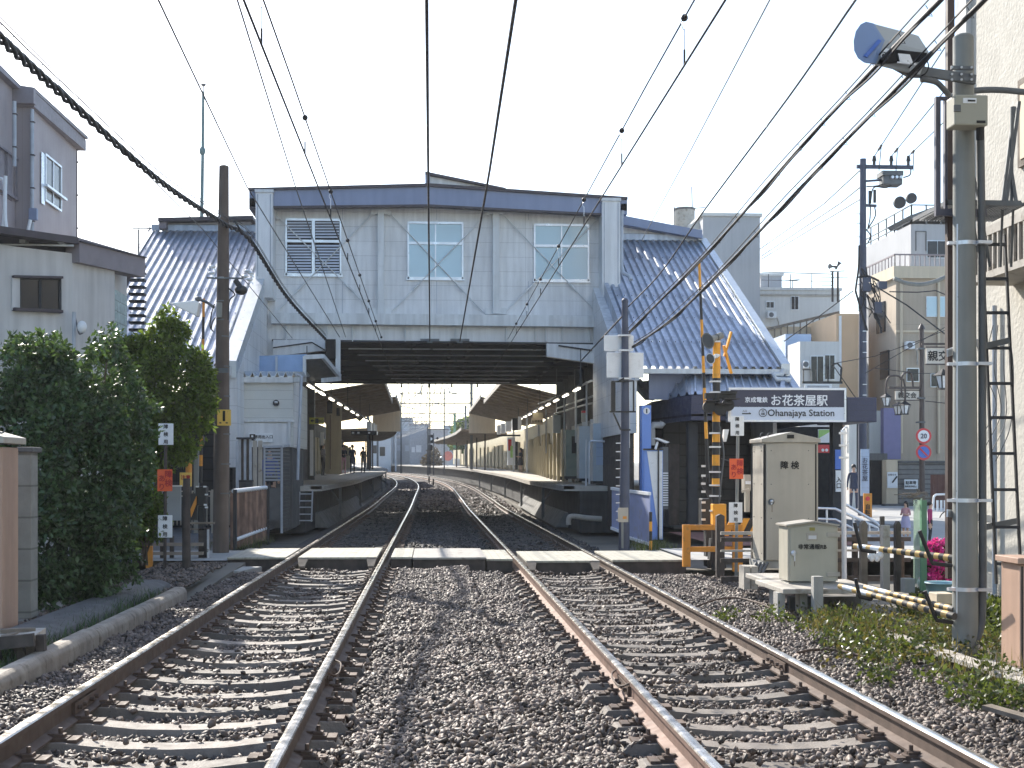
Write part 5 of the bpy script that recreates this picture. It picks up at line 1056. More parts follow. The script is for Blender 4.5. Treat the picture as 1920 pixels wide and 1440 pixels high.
# ---- white house
B = thing('white_house', 'white plastered house with a mauve roof fascia behind the hedge', 'house', (-7, 25, 0))
pA, pB, pC, pD = (X(-160, 22.4), 22.4), (X(135, 24.2), 24.2), (X(215, 25.2), 25.2), (X(262, 26), 26)
zr_ = 5.30
wallbox('wall', [pA, pB], -.3, zr_, mt['plaster'], B); wallbox('wall', [pB, pC], -.3, zr_ - .02, mt['plaster'], B)
m = MB(); m.prism([(*pA, 0), (*pB, 0), (*pC, 0), (X(240, 26), 26.0, 0), (X(235, 31), 31, 0), (pA[0] + .4, 31, 0)], (0, 0, 5.2)); 
core = [(pA[0] + .3, pA[1] + .35), (pB[0], pB[1] + .35), (pC[0] - .2, pC[1] + .35), (X(238, 26.3), 26.3), (X(238, 31), 31), (pA[0], 31)]
m = MB(); m.prism([(*p, -.3) for p in core], (0, 0, zr_ + .2)); m.build('core_wall', mt['plaster'], B)
m = MB(); m.prism([(*pC, -.3), (X(238, 26.2), 26.2, -.3), (X(238, 26.2), 26.2, zr_ - .5), (*pC, zr_ - .5)], (-.02, .1, 0)); m.build('glass_block', M('glass_green', (.30, .40, .38), .2, var=.2, scale=6, seams=((2, .2, .1, .6),)), B)
# fascia
def fas(p, q, z0, z1, out, mat, name):
    a, b = Vector((*p, 0)), Vector((*q, 0)); n = (b - a).cross(Vector((0, 0, 1))).normalized(); m = MB()
    m.prism([a + n * out + Vector((0, 0, z0)), b + n * out + Vector((0, 0, z0)), b + n * out + Vector((0, 0, z1)), a + n * out + Vector((0, 0, z1))], -n * .3); return m.build(name, mat, B)
pA2, pE = (X(-160, 22.2), 22.2), (X(259, 26), 26)
fas(pA2, pB, Z(462, 24.2) - .06, Z(458, 24.2) + .02, .22, mt['dark_trim'], 'eave'); fas(pB, pE, Z(500, 24.2), Z(463, 24.2), .16, mt['mauve_trim'], 'fascia'); fas(pB, pE, Z(463, 24.2), Z(460.5, 24.2), .2, mt['dark_trim'], 'eave')
m = MB(); m.prism([(pA[0], pA[1] - .2, zr_ + .22), (pB[0] + .1, pB[1] - .2, zr_ + .22), (pE[0], pE[1], zr_ + .22), (X(238, 31), 31, zr_ + .3), (pA[0], 31, zr_ + .3)], (0, 0, .05)); m.build('roof', mt['mauve_trim'], B)
m = MB()
for u in (45, 116): a = at(u, 457, 24.0); m.box(a.x - .05, a.x + .05, a.y - .1, a.y + .1, a.z, a.z + .06)
m.tube([at(-40, 459, 23.6), at(60, 459, 23.9), at(138, 460.5, 24)], .02, 6); m.build('gutter', mt['white_steel'], B)
# window in the front wall
dirw = (Vector((*pB, 0)) - Vector((*pA, 0))).normalized(); nw = dirw.cross(Vector((0, 0, 1))).normalized()
def onwall(u, v, out=0.):
    # point of the front wall seen at u, v
    lo, hi = 20., 26.
    for _ in range(40):
        D = (lo + hi) / 2; x = X(u, D); yw = pA[1] + (x - pA[0]) * (pB[1] - pA[1]) / (pB[0] - pA[0])
        if D < yw: lo = D
        else: hi = D
    p = at(u, v, D); return p + nw * out
a, b, c, d = onwall(36, 522), onwall(112, 523), onwall(112, 581), onwall(36, 580)
m = MB(); m.prism([q + nw * .004 for q in (a, b, c, d)], -nw * .02); w_ = m.build('window', mt['glass_dark'], B)
m = MB()
for p, q in ((a, b), (b, c), (c, d), (d, a), ((a + b) / 2, (c + d) / 2)): m.bar(p + nw * .02, q + nw * .02, .035)
m.build('frame', mt['dark_steel'], w_)
m = MB(); m.bar(onwall(22, 580, .06), onwall(113, 585, .06), .12, .05); m.build('sill', mt['dark_trim'], w_); m = MB(); m.bar(onwall(22, 519, .05), onwall(114, 521, .05), .1, .04); m.build('lintel', mt['dark_trim'], w_)
m = MB(); m.prism([onwall(21, 521, .01), onwall(36, 522, .01), onwall(36, 580, .01), onwall(21, 582, .01)], nw * .03); m.build('reveal', mt['plaster'], w_)
T = thing('wall_lamp', 'white egg shaped lamp on a bracket on the white house corner', 'lamp', at(152, 628, 24.0)); m = MB(); m.ball(at(154, 613, 24.0), .085, 14, (1, 1, 1.3)); m.build('globe', mt['sign_white'], T); m = MB(); m.tube(poly3([at(141, 594, 24.1), at(145, 612, 24.1), at(149, 626, 24.0), at(158, 622, 24.0)]), .014, 6); m.build('bracket', mt['mid_steel'], T)
m = MB(); m.tube([at(139, 585, 24.05), at(138, 720, 24.05)], .035, 8); m.build('conduit', mt['pvc_grey'], B)
# slatted steps between house and stair roof
T = thing('louvre_screen', 'narrow screen of dark horizontal slats between the white house and stair roof', 'screen', at(252, 660, 30)); m = MB(); v = 497
while v < 655: a, b = at(241, v, 30), at(270, v, 30); m.box(a.x, b.x, 30, 30.25, a.z - .025, a.z + .025); v += 13.4
m.build('slats', mt['black_paint'], T)
T = thing('tv_antenna', 'thin house aerial with a short boom above the white house roof', 'aerial', at(260, 490, 29)); m = MB(); m.tube([at(260, 492, 29), at(260, 430, 29)], .018, 6); m.build('mast', mt['mid_steel'], T); m = MB(); m.tube([at(248, 428, 29), at(283, 428, 29)], .014, 6); m.bar(at(277, 422, 29), at(283, 428, 29), .02); m.bar(at(277, 434, 29), at(283, 428, 29), .02)
for u in (252, 258, 264, 270): m.tube([at(u, 428, 28.8), at(u, 428, 29.2)], .008, 5)
m.build('boom', mt['mid_steel'], T)
T = thing('lightning_rod', 'tall thin green grey rod with a bulb rising behind the left stair roof', 'rod', at(378, 410, 46)); GR_ = M('rod_green', (.14, .22, .22), .5)
m = MB(); m.tube([at(378, 415, 46), at(380, 290, 46), at(381, 172, 46)], [.065, .055, .045], 8); m.build('mast', GR_, T); m = MB(); m.ball(at(379.5, 283, 46), .11, 10, (1, 1, 1.5)); m.build('bulb', GR_, T); m = MB(); m.tube([at(381, 172, 46), at(381.5, 158, 46)], .02, 6); m.ball(at(381.5, 159, 46), .09, 8, (1.1, 1, .5)); m.build('tip', mt['mid_steel'], T)
# ---- left pole with its number plate
D = 24.
T = thing('brown_pole', 'thick brown pole with a yellow number plate left of the tracks', 'pole', at(415, 1035, D))
m = MB(); m.tube([at(414, 1042, D), at(416, 800, D), at(420, 312, D)], [.145, .135, .085], 18); m.ball(at(420, 313, D), .085, 14, (1, 1, .4)); m.build('shaft', mt['pole_brown'], T)
for v in (522, 565, 600, 631, 687, 743, 814, 870, 925): m = MB(); a = at(417.5, v, D); rr_ = .087 + (.06 * (v - 312) / 720); m.cyl(a - Vector((0, 0, .012)), a + Vector((0, 0, .012)), rr_ + .004, n=18); m.build('band', mt['mid_steel'] if v > 550 else mt['aluminium'], T)
m = MB(); m.pbox(406, 567, 416, 595, D - .16, .1); m.build('switch_box', mt['pole_concrete'], T, bevel=.01)
m = MB(); m.pbox(410, 690, 428, 699, D - .125, .02); m.build('old_plate', mt['mid_steel'], T)
S = thing('number_plate', 'yellow plate with a black numeral 1 on the brown pole', 'sign', at(419, 797, D - .16)); m = MB(); m.pbox(407, 768, 433, 798, D - .15, .015); m.build('board', mt['sign_yellow'], S, bevel=.004); text('1', 420, 780, D - .152, 22, mt['ink'], S, .04)
m = MB(); m.pbox(411, 791.5, 415, 794, D - .156, .005); m.pbox(423, 791.5, 427, 794, D - .156, .005); m.build('print', mt['rust'], S)
T = thing('pole_fittings', 'cluster of cable clamps and a black lamp head on a crossbar of the brown pole', 'fitting', at(440, 550, D - .1)); m = MB(); m.bar(at(388, 521, D - .1), at(456, 522, D - .1), .03); m.build('crossbar', mt['mid_steel'], T)
m = MB(); a = at(452, 544, D - .2); m.ball(a, .105, 12, (1.1, 1, .85)); m.cyl(a + Vector((-.02, 0, .06)), a + Vector((-.1, 0, .18)), .05, n=10); m.build('lamp_head', mt['black_paint'], T)
for (u, v) in ((464, 508), (470, 512), (460, 518), (468, 524), (398, 500), (396, 512)): m = MB(); a = at(u, v, D - .12); m.ball(a, .045, 8, (1.4, .7, .7)); m.bar(a, a + Vector((.06, 0, -.08)), .02); m.build('clamp', mt['aluminium'], T)
m = MB()
for q in (((428, 540), (440, 552), (430, 565), (428, 600)), ((402, 570), (396, 590), (394, 612), (400, 622)), ((404, 595), (398, 604), (396, 618))): m.tube(poly3([at(u, v, D - .14) for u, v in q]), .012, 5)
m.build('cable', mt['cable'], T)
T = thing('horn_speaker', 'big white horn loudspeaker pointing left from the brown pole', 'loudspeaker', at(350, 590, D - .2)); a = at(371, 578, D - .2); b = at(322, 576, D - .5)
m = MB(); m.prism([at(317, 568, D - .3), at(366, 563, D - .2), at(373, 567, D - .2), at(369, 592, D - .2)], (0, .28, 0)); m.build('bell', mt['sign_white'], T, bevel=.01); m = MB(); m.ball(at(371, 561, D - .1), .05, 10); m.tube(poly3([at(371, 561, D - .1), at(386, 566, D - .1), at(402, 577, D - .1)]), .025, 8); m.bar(at(366, 562, D - .1), at(378, 560, D - .1), .06); m.build('arm', mt['mid_steel'], T)
# ---- left crossing gear
D = 25.
T = thing('crossing_barrier', 'raised striped barrier arm beside the brown pole on the left', 'barrier', at(376, 1000, D))
striped('arm', at(376, 905, D), at(382, 560, D), .034, [(e, k) for e, k in ((.09, 1), (.15, 0), (.2, 1), (.25, 0), (.31, 1), (.36, 0), (.42, 1), (.48, 0), (.56, 1), (.64, 0), (.7, 1), (.78, 0), (.9, 1), (1, 0))], [mt['orange_rail'], mt['black_paint']], T, 10, .024)
m = MB(); m.pbox(366, 912, 386, 948, D - .15, .3); m.pbox(371, 948, 383, 1000, D - .1, .2); m.build('drive_box', mt['black_paint'], T, bevel=.02)
m = MB()
for q in ((367, 911), (381, 911), (384, 926), (382, 945), (384, 950)): m.pbox(q[0], q[1], q[0] + 5, q[1] + 3, D - .2, .06)
m.build('bolts', mt['sign_white'], T)
T = thing('crossing_signal', 'orange and black crossing mast with dark lamps partly hidden by leaves on the left', 'crossing signal', at(354, 1000, 25.4))
striped('mast', at(353, 1000, 25.4), at(355, 770, 25.4), .06, [(.2, 1), (.3, 0), (.4, 1), (.6, 0), (.7, 1), (.8, 0), (1, 1)], [mt['orange_rail'], mt['black_paint']], T)
for u, v in ((340, 826), (318, 845), (366, 826)): m = MB(); a = at(u, v, 25.2); m.cyl(a + Vector((0, .1, 0)), a - Vector((0, .12, 0)), .17, n=16); la = m.build('warning_lamp', mt['black_paint'], T); m = MB(); m.box(a.x - .2, a.x + .16, a.y - .35, a.y - .05, a.z + .13, a.z + .16); m.build('visor', mt['black_paint'], la)
m = MB(); m.prism([at(352, 808, 25.3), at(368, 800, 25.3), at(362, 838, 25.3), at(352, 838, 25.3)], (0, .2, 0)); m.build('back_board', mt['black_paint'], T)
m = MB(); m.tube(poly3([at(352, 852, 25.2), at(362, 856, 25.2), at(363, 872, 25.2)]), .02, 6); m.build('cable', mt['cable_grey'], T)
m = MB(); m.pbox(363, 790, 372, 1000, 26.5, .1); tag(m.build('pale_post', mt['pole_concrete']), 'pale square post behind the left crossing mast', 'post')
T = thing('notice', 'small yellow notice with black marks behind the round wooden post', 'sign', at(347, 912, 24.6)); m = MB(); m.pbox(337, 886, 359, 912, 24.6, .03); m.build('board', mt['sign_yellow'], T); text('注意', 348, 895, 24.58, 8, mt['ink_red'], T, .03)
m = MB(); m.tube([at(350, 1078, 20.6), at(349, 985, 20.6), at(350, 897, 20.6)], [.068, .062, .055], 12); tag(m.build('wooden_post', mt['wood_dark']), 'round dark wooden post standing right of the left sign post', 'post')
T = thing('grey_sheet', 'grey flat panel behind the left sign post', 'panel', at(328, 976, 23)); m = MB(); m.pbox(313, 912, 339, 976, 23, .05); m.build('sheet', mt['grey_wall'], T); m = MB(); m.pbox(312, 910, 340, 912.5, 22.98, .08); m.build('edge', mt['sign_white'], T)
T = thing('railing', 'cream tubular railing beyond the left crossing gear', 'railing', at(330, 985, 27.5)); m = MB()
for v in (920, 929): m.pbox(262, v, 440, v + 2.5, 27.5, .05)
m.build('rail', mt['cabinet'], T); m = MB()
for u in range(268, 440, 7): m.pbox(u, 922, u + 1.6, 985, 27.52, .03)
m.build('bars', mt['cabinet'], T)
for u in (263, 396): m = MB(); m.pbox(u, 918, u + 5, 1000, 27.48, .08); m.build('rail_post', mt['cabinet'], T)
T = thing('striped_board', 'slanted orange and black board behind the barrier drive box', 'board', at(362, 970, 24.8)); m = MB(); m.prism([at(357, 955, 24.8), at(368, 930, 24.8), at(368, 945, 24.8), at(358, 970, 24.8)], (0, .04, 0)); m.build('stripe', mt['orange_rail'], T); m = MB(); m.pbox(356, 925, 370, 975, 24.86, .03); m.build('backing', mt['black_paint'], T)
T = thing('guard_rail', 'brown steel guard rail frames at the left end of the crossing', 'guard rail', at(350, 1062, 22.3))
m = MB(); m.pbox(356, 979, 402, 983, 23, .06); m.pbox(354, 991, 390, 994, 22.6, .06); m.build('rail', mt['wood_old'], T)
for a, mm in (((273, 1024, 285, 1072, 21.6), mt['orange_rail']), ((372, 990, 391, 1062, 22.6), mt['wood_dark']), ((300, 1005, 306, 1072, 22.6), mt['wood_dark']), ((318, 1005, 325, 1072, 22.6), mt['wood_dark']), ((388, 993, 391, 1050, 22.5), mt['aluminium'])): m = MB(); m.pbox(*a, .08); m.build('rail_post', mm, T)
for v in (1018, 1035, 1053): m = MB(); m.pbox(278, v, 380, v + 6, 22.4, .1); m.build('rail', mt['wood_brown'], T)
# rusty corrugated fence and gate
T = thing('corrugated_fence', 'rusty corrugated sheet fence with a pale pipe rail left of the tracks', 'fence', at(465, 1030, 27))
a, b = at(436, 1036, 26.0), at(501, 1002, 30.0); m = MB(); N_ = 26; vs = []
for i in range(N_ + 1):
    p = a.lerp(b, i / N_); q = (.045 if i % 2 else -.045); nrm = Vector((b.y - a.y, a.x - b.x, 0)).normalized() * q
    h = Z(918, 26) if i < N_ else Z(915, 30); vs += [(p.x + nrm.x, p.y + nrm.y, -.1), (p.x + nrm.x, p.y + nrm.y, Z(918, 28.))]
m.add(vs, [(2 * i, 2 * i + 2, 2 * i + 3, 2 * i + 1) for i in range(N_)]); m.build('sheet', M('rust_sheet', (.24, .15, .11), .8, var=.35, scale=4, streak=.5), T)
m = MB(); m.tube([at(438, 921, 25.9), at(500, 914, 29.9)], .045, 8); m.tube([at(442, 1012, 26.), at(500, 990, 30)], .04, 8); m.build('rail', mt['sign_white'], T)
for u, v0, v1, D in ((437, 918, 1045, 25.8), (498, 910, 1022, 29.8)): m = MB(); m.pbox(u, v0, u + 6, v1, D, .1); m.build('fence_post', mt['dark_steel'], T)
T = thing('slatted_box', 'weathered slatted box raised on posts before the annex door', 'box', at(470, 915, 31)); m = MB()
for i, u in enumerate(range(447, 472, 5)): m.k = i % 2; m.pbox(u, 822, u + 4.6, 903, 31, .06)
m.build('slats', [mt['pvc_grey'], mt['wood_dark']], T); m = MB(); m.pbox(443, 820, 476, 823.5, 30.95, .3); m.pbox(445, 900, 474, 904, 30.97, .2); m.build('frame', mt['dark_steel'], T)
for i, u in enumerate((442, 474, 484)): m = MB(); m.pbox(u, 826, u + 5 + 2 * (i > 0), 925, 30.9 + .2 * i, .1); m.build('board', mt['pvc_grey'] if i == 0 else mt['concrete_pale'], T)
T = thing('gate', 'grey slatted metal gate with a mesh panel at the platform end', 'gate', at(525, 1000, 33)); m = MB(); v = 842
while v < 900: m.pbox(497, v, 527, v + 4, 32.9, .04); v += 6.2
m.build('slats', mt['grey_wall'], T)
m = MB(); a, b = at(528, 998, 33.0), at(556, 985, 36.4)
for i in range(13): p = a.lerp(b, i / 12); m.bar(p, (p.x, p.y, Z(838, 34)), .02)
for k in range(24): z = -.1 + (Z(838, 34) + .1) * k / 23; m.bar((a.x, a.y, z), (b.x, b.y, z), .012)
m.build('mesh', mt['cable_grey'], T)
m = MB(); m.bar(at(494, 838, 32.8), at(527, 837, 32.8), .06); m.bar(at(527, 837, 32.8), at(557, 834, 36.4), .06); m.pbox(494, 838, 497, 1005, 32.85, .06); m.pbox(526, 838, 530, 1000, 32.9, .06); m.pbox(554, 834, 558, 985, 36.4, .06); m.pbox(547, 858, 549.5, 903, 35.2, .05); m.build('frame', mt['pvc_grey'], T)
m = MB(); m.pbox(497, 915, 527, 975, 32.92, .03); m.build('lower_mesh', mt['cable_grey'], T)
T = thing('end_ladder', 'short steel ladder on the end of the left platform', 'ladder', at(572, 978, 36.6)); m = MB(); m.bar(at(558, 978, 36.6), at(562, 922, 36.6), .04); m.bar(at(584, 978, 36.6), at(586, 920, 36.6), .04); m.build('side_rail', mt['pvc_grey'], T)
for v in (925, 938, 950, 963, 975): m = MB(); m.pbox(560, v, 586, v + 2.2, 36.58, .04); m.build('rung', mt['pvc_grey'], T)
# concrete bits at the crossing end, stand and cabinet at the near left
T = thing('utility_box', 'tall pinkish metal cabinet with a peaked lid at the left edge', 'cabinet', (X(-40, 12.9), 12.9, -.1))
m = MB(); m.pbox(-150, 838, 4, 1190, 12.9, .5); m.build('body', mt['cabinet_pink'], T, bevel=.01); x0, x1 = X(-155, 12.8), X(7, 12.8); m = MB(); m.prism([(x0, 12.8, Z(832, 12.8)), (x1, 12.8, Z(832, 12.8)), (x1, 12.8, Z(820, 12.8)), ((x0 + x1) / 2, 12.8, Z(798, 12.8))], (0, .7, 0)); m.build('lid', mt['cabinet'], T, bevel=.006); m = MB(); m.pbox(-150, 824, 3, 833, 12.82, .3); m.build('gap', mt['ink'], T); m = MB(); a = at(3, 806, 13.1); m.tube([a + Vector((.03 * math.cos(t), 0, .03 * math.sin(t))) for t in np.linspace(0, 2 * PI, 12)], .008, 6); m.build('lifting_eye', mt['mid_steel'], T)
T = thing('block_wall', 'stacked grey concrete block pillar beside the pinkish cabinet', 'wall', at(47, 1150, 14.2)); m = MB(); m.pbox(32, 846, 58, 1160, 14.2, .25); m.build('blocks', mt['block'], T, bevel=.01); m = MB(); m.pbox(30, 838, 61, 848, 14.15, .35); m.build('cap', mt['concrete_dark'], T, bevel=.01)
T = thing('timber_stand', 'low worn table like stand with splayed legs at the left edge', 'stand', at(40, 1235, 11.2)); m = MB(); m.prism([at(-60, 1205, 10.9), at(62, 1193, 10.9), at(86, 1177, 11.9), at(-20, 1180, 11.9)], (0, 0, -.05)); m.build('top', mt['concrete_pale'], T); m = MB(); m.bar(at(-60, 1212, 10.88), at(64, 1199, 10.88), .05, .1); m.build('beam', mt['wood_dark'], T)
for p, q in (((30, 1205), (46, 1238)), ((58, 1200), (60, 1236)), ((76, 1190), (78, 1228)), ((-10, 1205), (-6, 1240))): m = MB(); m.bar(at(*p, 11.1), at(*q, 11.1), .07); m.build('leg', mt['wood_dark'], T)
m = MB(); m.bar(at(0, 1183, 11.5), at(66, 1180, 11.6), .08, .03); m.bar(at(8, 1196, 11.2), at(28, 1190, 11.4), .06, .04); m.build('offcut', mt['wood_old'], T)
T = thing('covered_trough', 'dark covered concrete trough running below the left hedge', 'trough', (-4, 13, -.1)); m = MB()
for i in range(4): y = 11.9 + 1.55 * i; m.prism([(-4.05, y, -.22), (-3.45, y, -.22), (-3.5, y, -.08), (-3.62, y, -.03), (-3.9, y, -.03), (-4.05, y, -.08)], (.02, 1.5, .01))
m.build('cover', mt['concrete_dark'], T, bevel=.02)
T = thing('stone_slab', 'broken flat slabs at the left end of the crossing', 'slab', at(350, 1085, 20.3))
for (u0, v0, u1, v1, d) in ((330, 1088, 395, 1094, 19.6), (355, 1066, 450, 1070, 20.9), (280, 1090, 330, 1096, 19.4), (395, 1094, 420, 1102, 19)): m = MB(); a, b = at(u0, v1, d), at(u1, v1, d); m.prism([(a.x, d, a.z), (b.x, d - .1, a.z), (b.x + .25, d + .7, a.z + .01), (a.x + .2, d + .8, a.z + .01)], (0, 0, -.14)); m.build('slab', mt['concrete'], T, bevel=.01)
m = MB(); m.prism([(-4.2, 17.1, -.30), (-3.2, 17.1, -.30), (-3.0, 21.85, -.06), (-4.2, 21.85, -.06)], (0, 0, -.15)); struct(m.build('path_edge', mt['soil']))
T = thing('tarpaulin', 'blue tarpaulin covered stack glimpsed behind the left crossing signal', 'tarpaulin', at(268, 975, 31)); m = MB(); m.prism([at(252, 985, 31), at(286, 985, 31), at(286, 893, 31), at(275, 888, 31), at(262, 897, 31)], (0, .9, 0)); m.build('cover', M('tarp_blue', (.10, .25, .62), .5, var=.15), T, bevel=.05)
# ================================================================ vegetation
def blob(u, v, D, ru, rv, rd=None, w=1): p = at(u, v, D); return (p.x, p.y, p.z, px(ru, D), rd or px((ru + rv) * .5, D), px(rv, D), w)
def proj(b): d = b[1] * CT + b[0] * ST; return 960 + F * (b[0] * CT - b[1] * ST) / d
def stems(name, parent, base, tips, r, mat=BARK):
    m = MB()
    for t in tips:
        b, t = Vector(base), Vector(t); k = b.lerp(t, .5) + Vector((random.uniform(-.12, .12), random.uniform(-.1, .1), .1)); m.tube(poly3([b + Vector((random.uniform(-.06, .06), 0, 0)), k, t], 4), r, 7, True, r * .3)
    return m.build(name, mat, parent)
# ================================================================ overhead wires
def wire(name, pts, r, lab, cat='wire', mat=None, grp=None, n=6): m = MB(); m.tube(pts, r, n); return tag(m.build(name, mat or mt['cable']), lab, cat, grp)
def zmes(D): return 5.52 - max(0, min(1, (D - 14) / 25)) * .20
for cx, side, ph in ((-1.45, 'left', 0.), (2.28, 'right', .35)):
    ds = [2, 10, 20, 30, 38, 45, 57, 70, 90, 110]
    wire('contact_wire', [(cx + cv(d), d, 5.10 - .03 * min(1, d / 40) + rise(d)) for d in ds], .011, 'black contact wire over the %s track, the lower of its pair' % side)
    T = thing('messenger_wire', 'thin catenary wire with ball ended droppers over the %s track' % side, 'wire', (cx, 20, 5.3))
    m = MB(); m.tube([(cx, d, zmes(d)) for d in (2, 8, 14, 20, 26, 32, 39, 40.5)], .009, 6); m.build('strand', mt['cable'], T)
    D = 7.6 + ph
    while D < 40:
        z = zmes(D); zc_ = 5.10 - .03 * D / 40
        dr = thing('dropper', None, None, (0, 0, 0)); dr.parent = T; dr.location = Vector((cx, D, z)) - Vector(T.location)
        m = MB(); c = Vector((0, 0, 0)); m.ball(c, .034, 10); m.k = 1; m.tube(poly3([(0, 0, -.02), (-.022, 0, -.06), (-.012, 0, -.10), (0, 0, -.11)]), .004, 5); m.tube([(0, 0, -.10), (0, 0, zc_ - z + .14)], .005, 5); m.k = 0; m.tube([(0, 0, zc_ - z + .14), (0, 0, zc_ - z)], .010, 6)
        bpy.data.objects.remove(dr); o = m.build('dropper', [mt['cable'], mt['aluminium']], T, origin='local'); o.location = Vector((cx, D, z)) - Vector(T.location)
        D += 3.95
wire('feeder_cable', [at(799, -60, 9.5), at(800, 0, 10.9), at(803, 330, 18), at(806, 641, 39.4)], .016, 'thick black feeder cable running to the bridge, nearly vertical in the middle')
wire('feeder_cable', [at(977, -60, 9.5), at(967, 0, 10.9), at(918, 320, 18), at(862, 641, 39.4)], .017, 'thick black feeder cable slanting from the upper middle to the bridge')
for a, b, c, r, lab in (((445, 0, 14), (553, 347, 22), (648, 632, 39.2), .010, 'thin wire landing on the girder left of the left contact wire'), ((297, 0, 14), (463, 350, 24), (637, 632, 39.2), .011, 'thin wire from the upper left passing the roof corner to the girder'),
                        ((215, 265, 19), (380, 430, 27), (548, 634, 39.2), .010, 'thin wire below the twisted cable ending at the girder left end'), ((1443, 0, 16), (1296, 280, 27), (1203, 451, 42.9), .011, 'thin pale wire running to the right stair roof head')):
    P_ = [at(*a), at(*b), at(*c)]; d = (P_[0] - P_[1]).normalized(); wire('thin_wire', [P_[0] + d * 3] + P_, r, lab, mat=mt['cable_grey'], n=5)
# twisted bundle on the left
def lerp_path(ctrl, n=60): return poly3(ctrl, n)
ctrl = [at(-120, -10, 8.6), at(-40, 35, 9.8), at(0, 72, 10.8), at(130, 190, 14), at(300, 340, 18.5), at(420, 420, 23.7), at(468, 450, 26), at(540, 560, 32), at(610, 636, 39)]
T = thing('twisted_cable', 'thick black twisted cable bundle sweeping from upper left to the bridge', 'cable', ctrl[4])
pth = poly3(ctrl, 40); L_ = [0]
for p, q in zip(pth[:-1], pth[1:]): L_.append(L_[-1] + (q - p).length)
for k in range(3):
    m = MB(); q = []
    for p, l, i in zip(pth, L_, range(len(pth))):
        d = (pth[min(i + 1, len(pth) - 1)] - pth[max(i - 1, 0)]).normalized(); a = d.cross(Vector((0, 0, 1))).normalized(); b = d.cross(a); t = l * 5.5 + k * 2.09; q.append(p + (a * math.cos(t) + b * math.sin(t)) * .027)
    m.tube(q, .021, 6); m.build('strand', mt['cable'], T)
for off, r in ((.11, .007), (.15, .005)):
    m = MB(); m.tube([p + Vector((.02, 0, off * (1 - .5 * i / len(pth)))) for i, p in enumerate(pth[::8])], r, 5); m.build('support_wire', mt['cable'], T)
m = MB()
for i in range(6, len(pth) - 60, 9): p = pth[i]; m.tube([p + Vector((0, 0, .02)), p + Vector((.03, 0, .07)), p + Vector((.02, 0, .11))], .004, 4)
m.build('tie_loops', mt['aluminium'], T)
wire('thin_wire', [at(440, 415, 23.8), at(455, 437, 25), at(470, 445, 26)], .02, 'short clamp tail where the twisted cable meets the brown pole')
# right bundles
def bundle(ctrl, lab, r=.020, loops=True):
    T = thing('cable_bundle', lab, 'cable', ctrl[0]); p = poly3(ctrl, 30); m = MB(); m.tube(p, r, 7); m.build('main_cable', mt['cable'], T)
    m = MB(); m.tube([q + Vector((-.02, 0, .055 - .02 * math.sin(i * .6))) for i, q in enumerate(p[::4])], r * .38, 5); m.build('support_wire', mt['cable'], T)
    m = MB(); m.tube([q + Vector((.012 * math.sin(i * .9), 0, -.022 + .016 * math.sin(i * .5))) for i, q in enumerate(p[::2])], r * .6, 5); m.build('second_cable', mt['cable'], T)
    if loops:
        m = MB()
        for i in range(3, len(p) - 2, 6): m.tube([p[i] + Vector((-.02, 0, .055)), p[i] + Vector((.01, 0, .01)), p[i] + Vector((.035, 0, -.03)), p[i] + Vector((.0, 0, -.025))], .004, 4)
        m.build('loops', mt['cable_grey'], T)
bundle([at(1850, -75, 8.4), at(1763, 0, 9.8), at(1520, 255, 14.5), at(1330, 470, 20), at(1180, 622, 25.8)], 'upper black cable bundle from the upper right to the slim dark pole')
bundle([at(1930, -75, 8.6), at(1845, 0, 9.8), at(1560, 290, 14.5), at(1370, 490, 19), at(1260, 598, 23), at(1186, 650, 25.8)], 'lower black cable bundle from the upper right to the slim dark pole')
wire('twin_cable', poly3([at(1680, -100, 10), at(1604, 0, 12), at(1480, 180, 16), at(1320, 395, 21), at(1240, 510, 24), at(1178, 575, 25.9)], 6), .013, 'single black cable between the thin pale wire and the cable bundles', 'cable')
wire('twin_cable', [at(1166, 594, 26), at(1090, 676, 39)], .018, 'black cable from the slim dark pole down to the bridge corner', 'cable')
# street wires
for a, b, c, k in (((1425, 467, 66), (1545, 382, 50), (1614, 318, 42), 'highest'), ((1428, 480, 66), (1577, 380, 46), (1614, 350, 42), 'middle'), ((1428, 486, 66), (1602, 380, 44), (1616, 372, 42), 'lowest')): wire('power_line', [at(*a), at(*b), at(*c)], .022, '%s of three thin lines left of the utility pole' % k, grp=None, mat=mt['cable_grey'], n=5)
for a, b, k in (((1640, 292, 42), (1800, 45, 26), 'left'), ((1672, 292, 42), (1800, 135, 28), 'middle'), ((1704, 292, 42), (1810, 190, 30), 'right')):
    T = thing('power_line', 'line rising from the %s insulator of the utility pole to the upper right' % k, 'wire', at(*a)); m = MB(); m.tube([at(*a), at(*b)], .016, 5); m.build('strand', mt['cable'], T); p = at(*a).lerp(at(*b), .07); q = at(*a).lerp(at(*b), .12); m = MB(); m.tube([p, q], .04, 6); m.build('clamp', mt['cable'], T); m = MB(); m.tube([q, at(a[0] + 8, 320, 42)], .015, 5); m.build('drop_wire', mt['cable'], T)
T = thing('hanging_conduit', 'pale sagging conduit between the utility pole and the brown building', 'cable', at(1735, 540, 44)); m = MB(); m.tube(poly3([at(1676, 522, 44), at(1700, 531, 44), at(1730, 533, 44), at(1760, 525, 44), at(1790, 510, 44)]), .07, 8); m.build('pipe', mt['pole_concrete'], T)
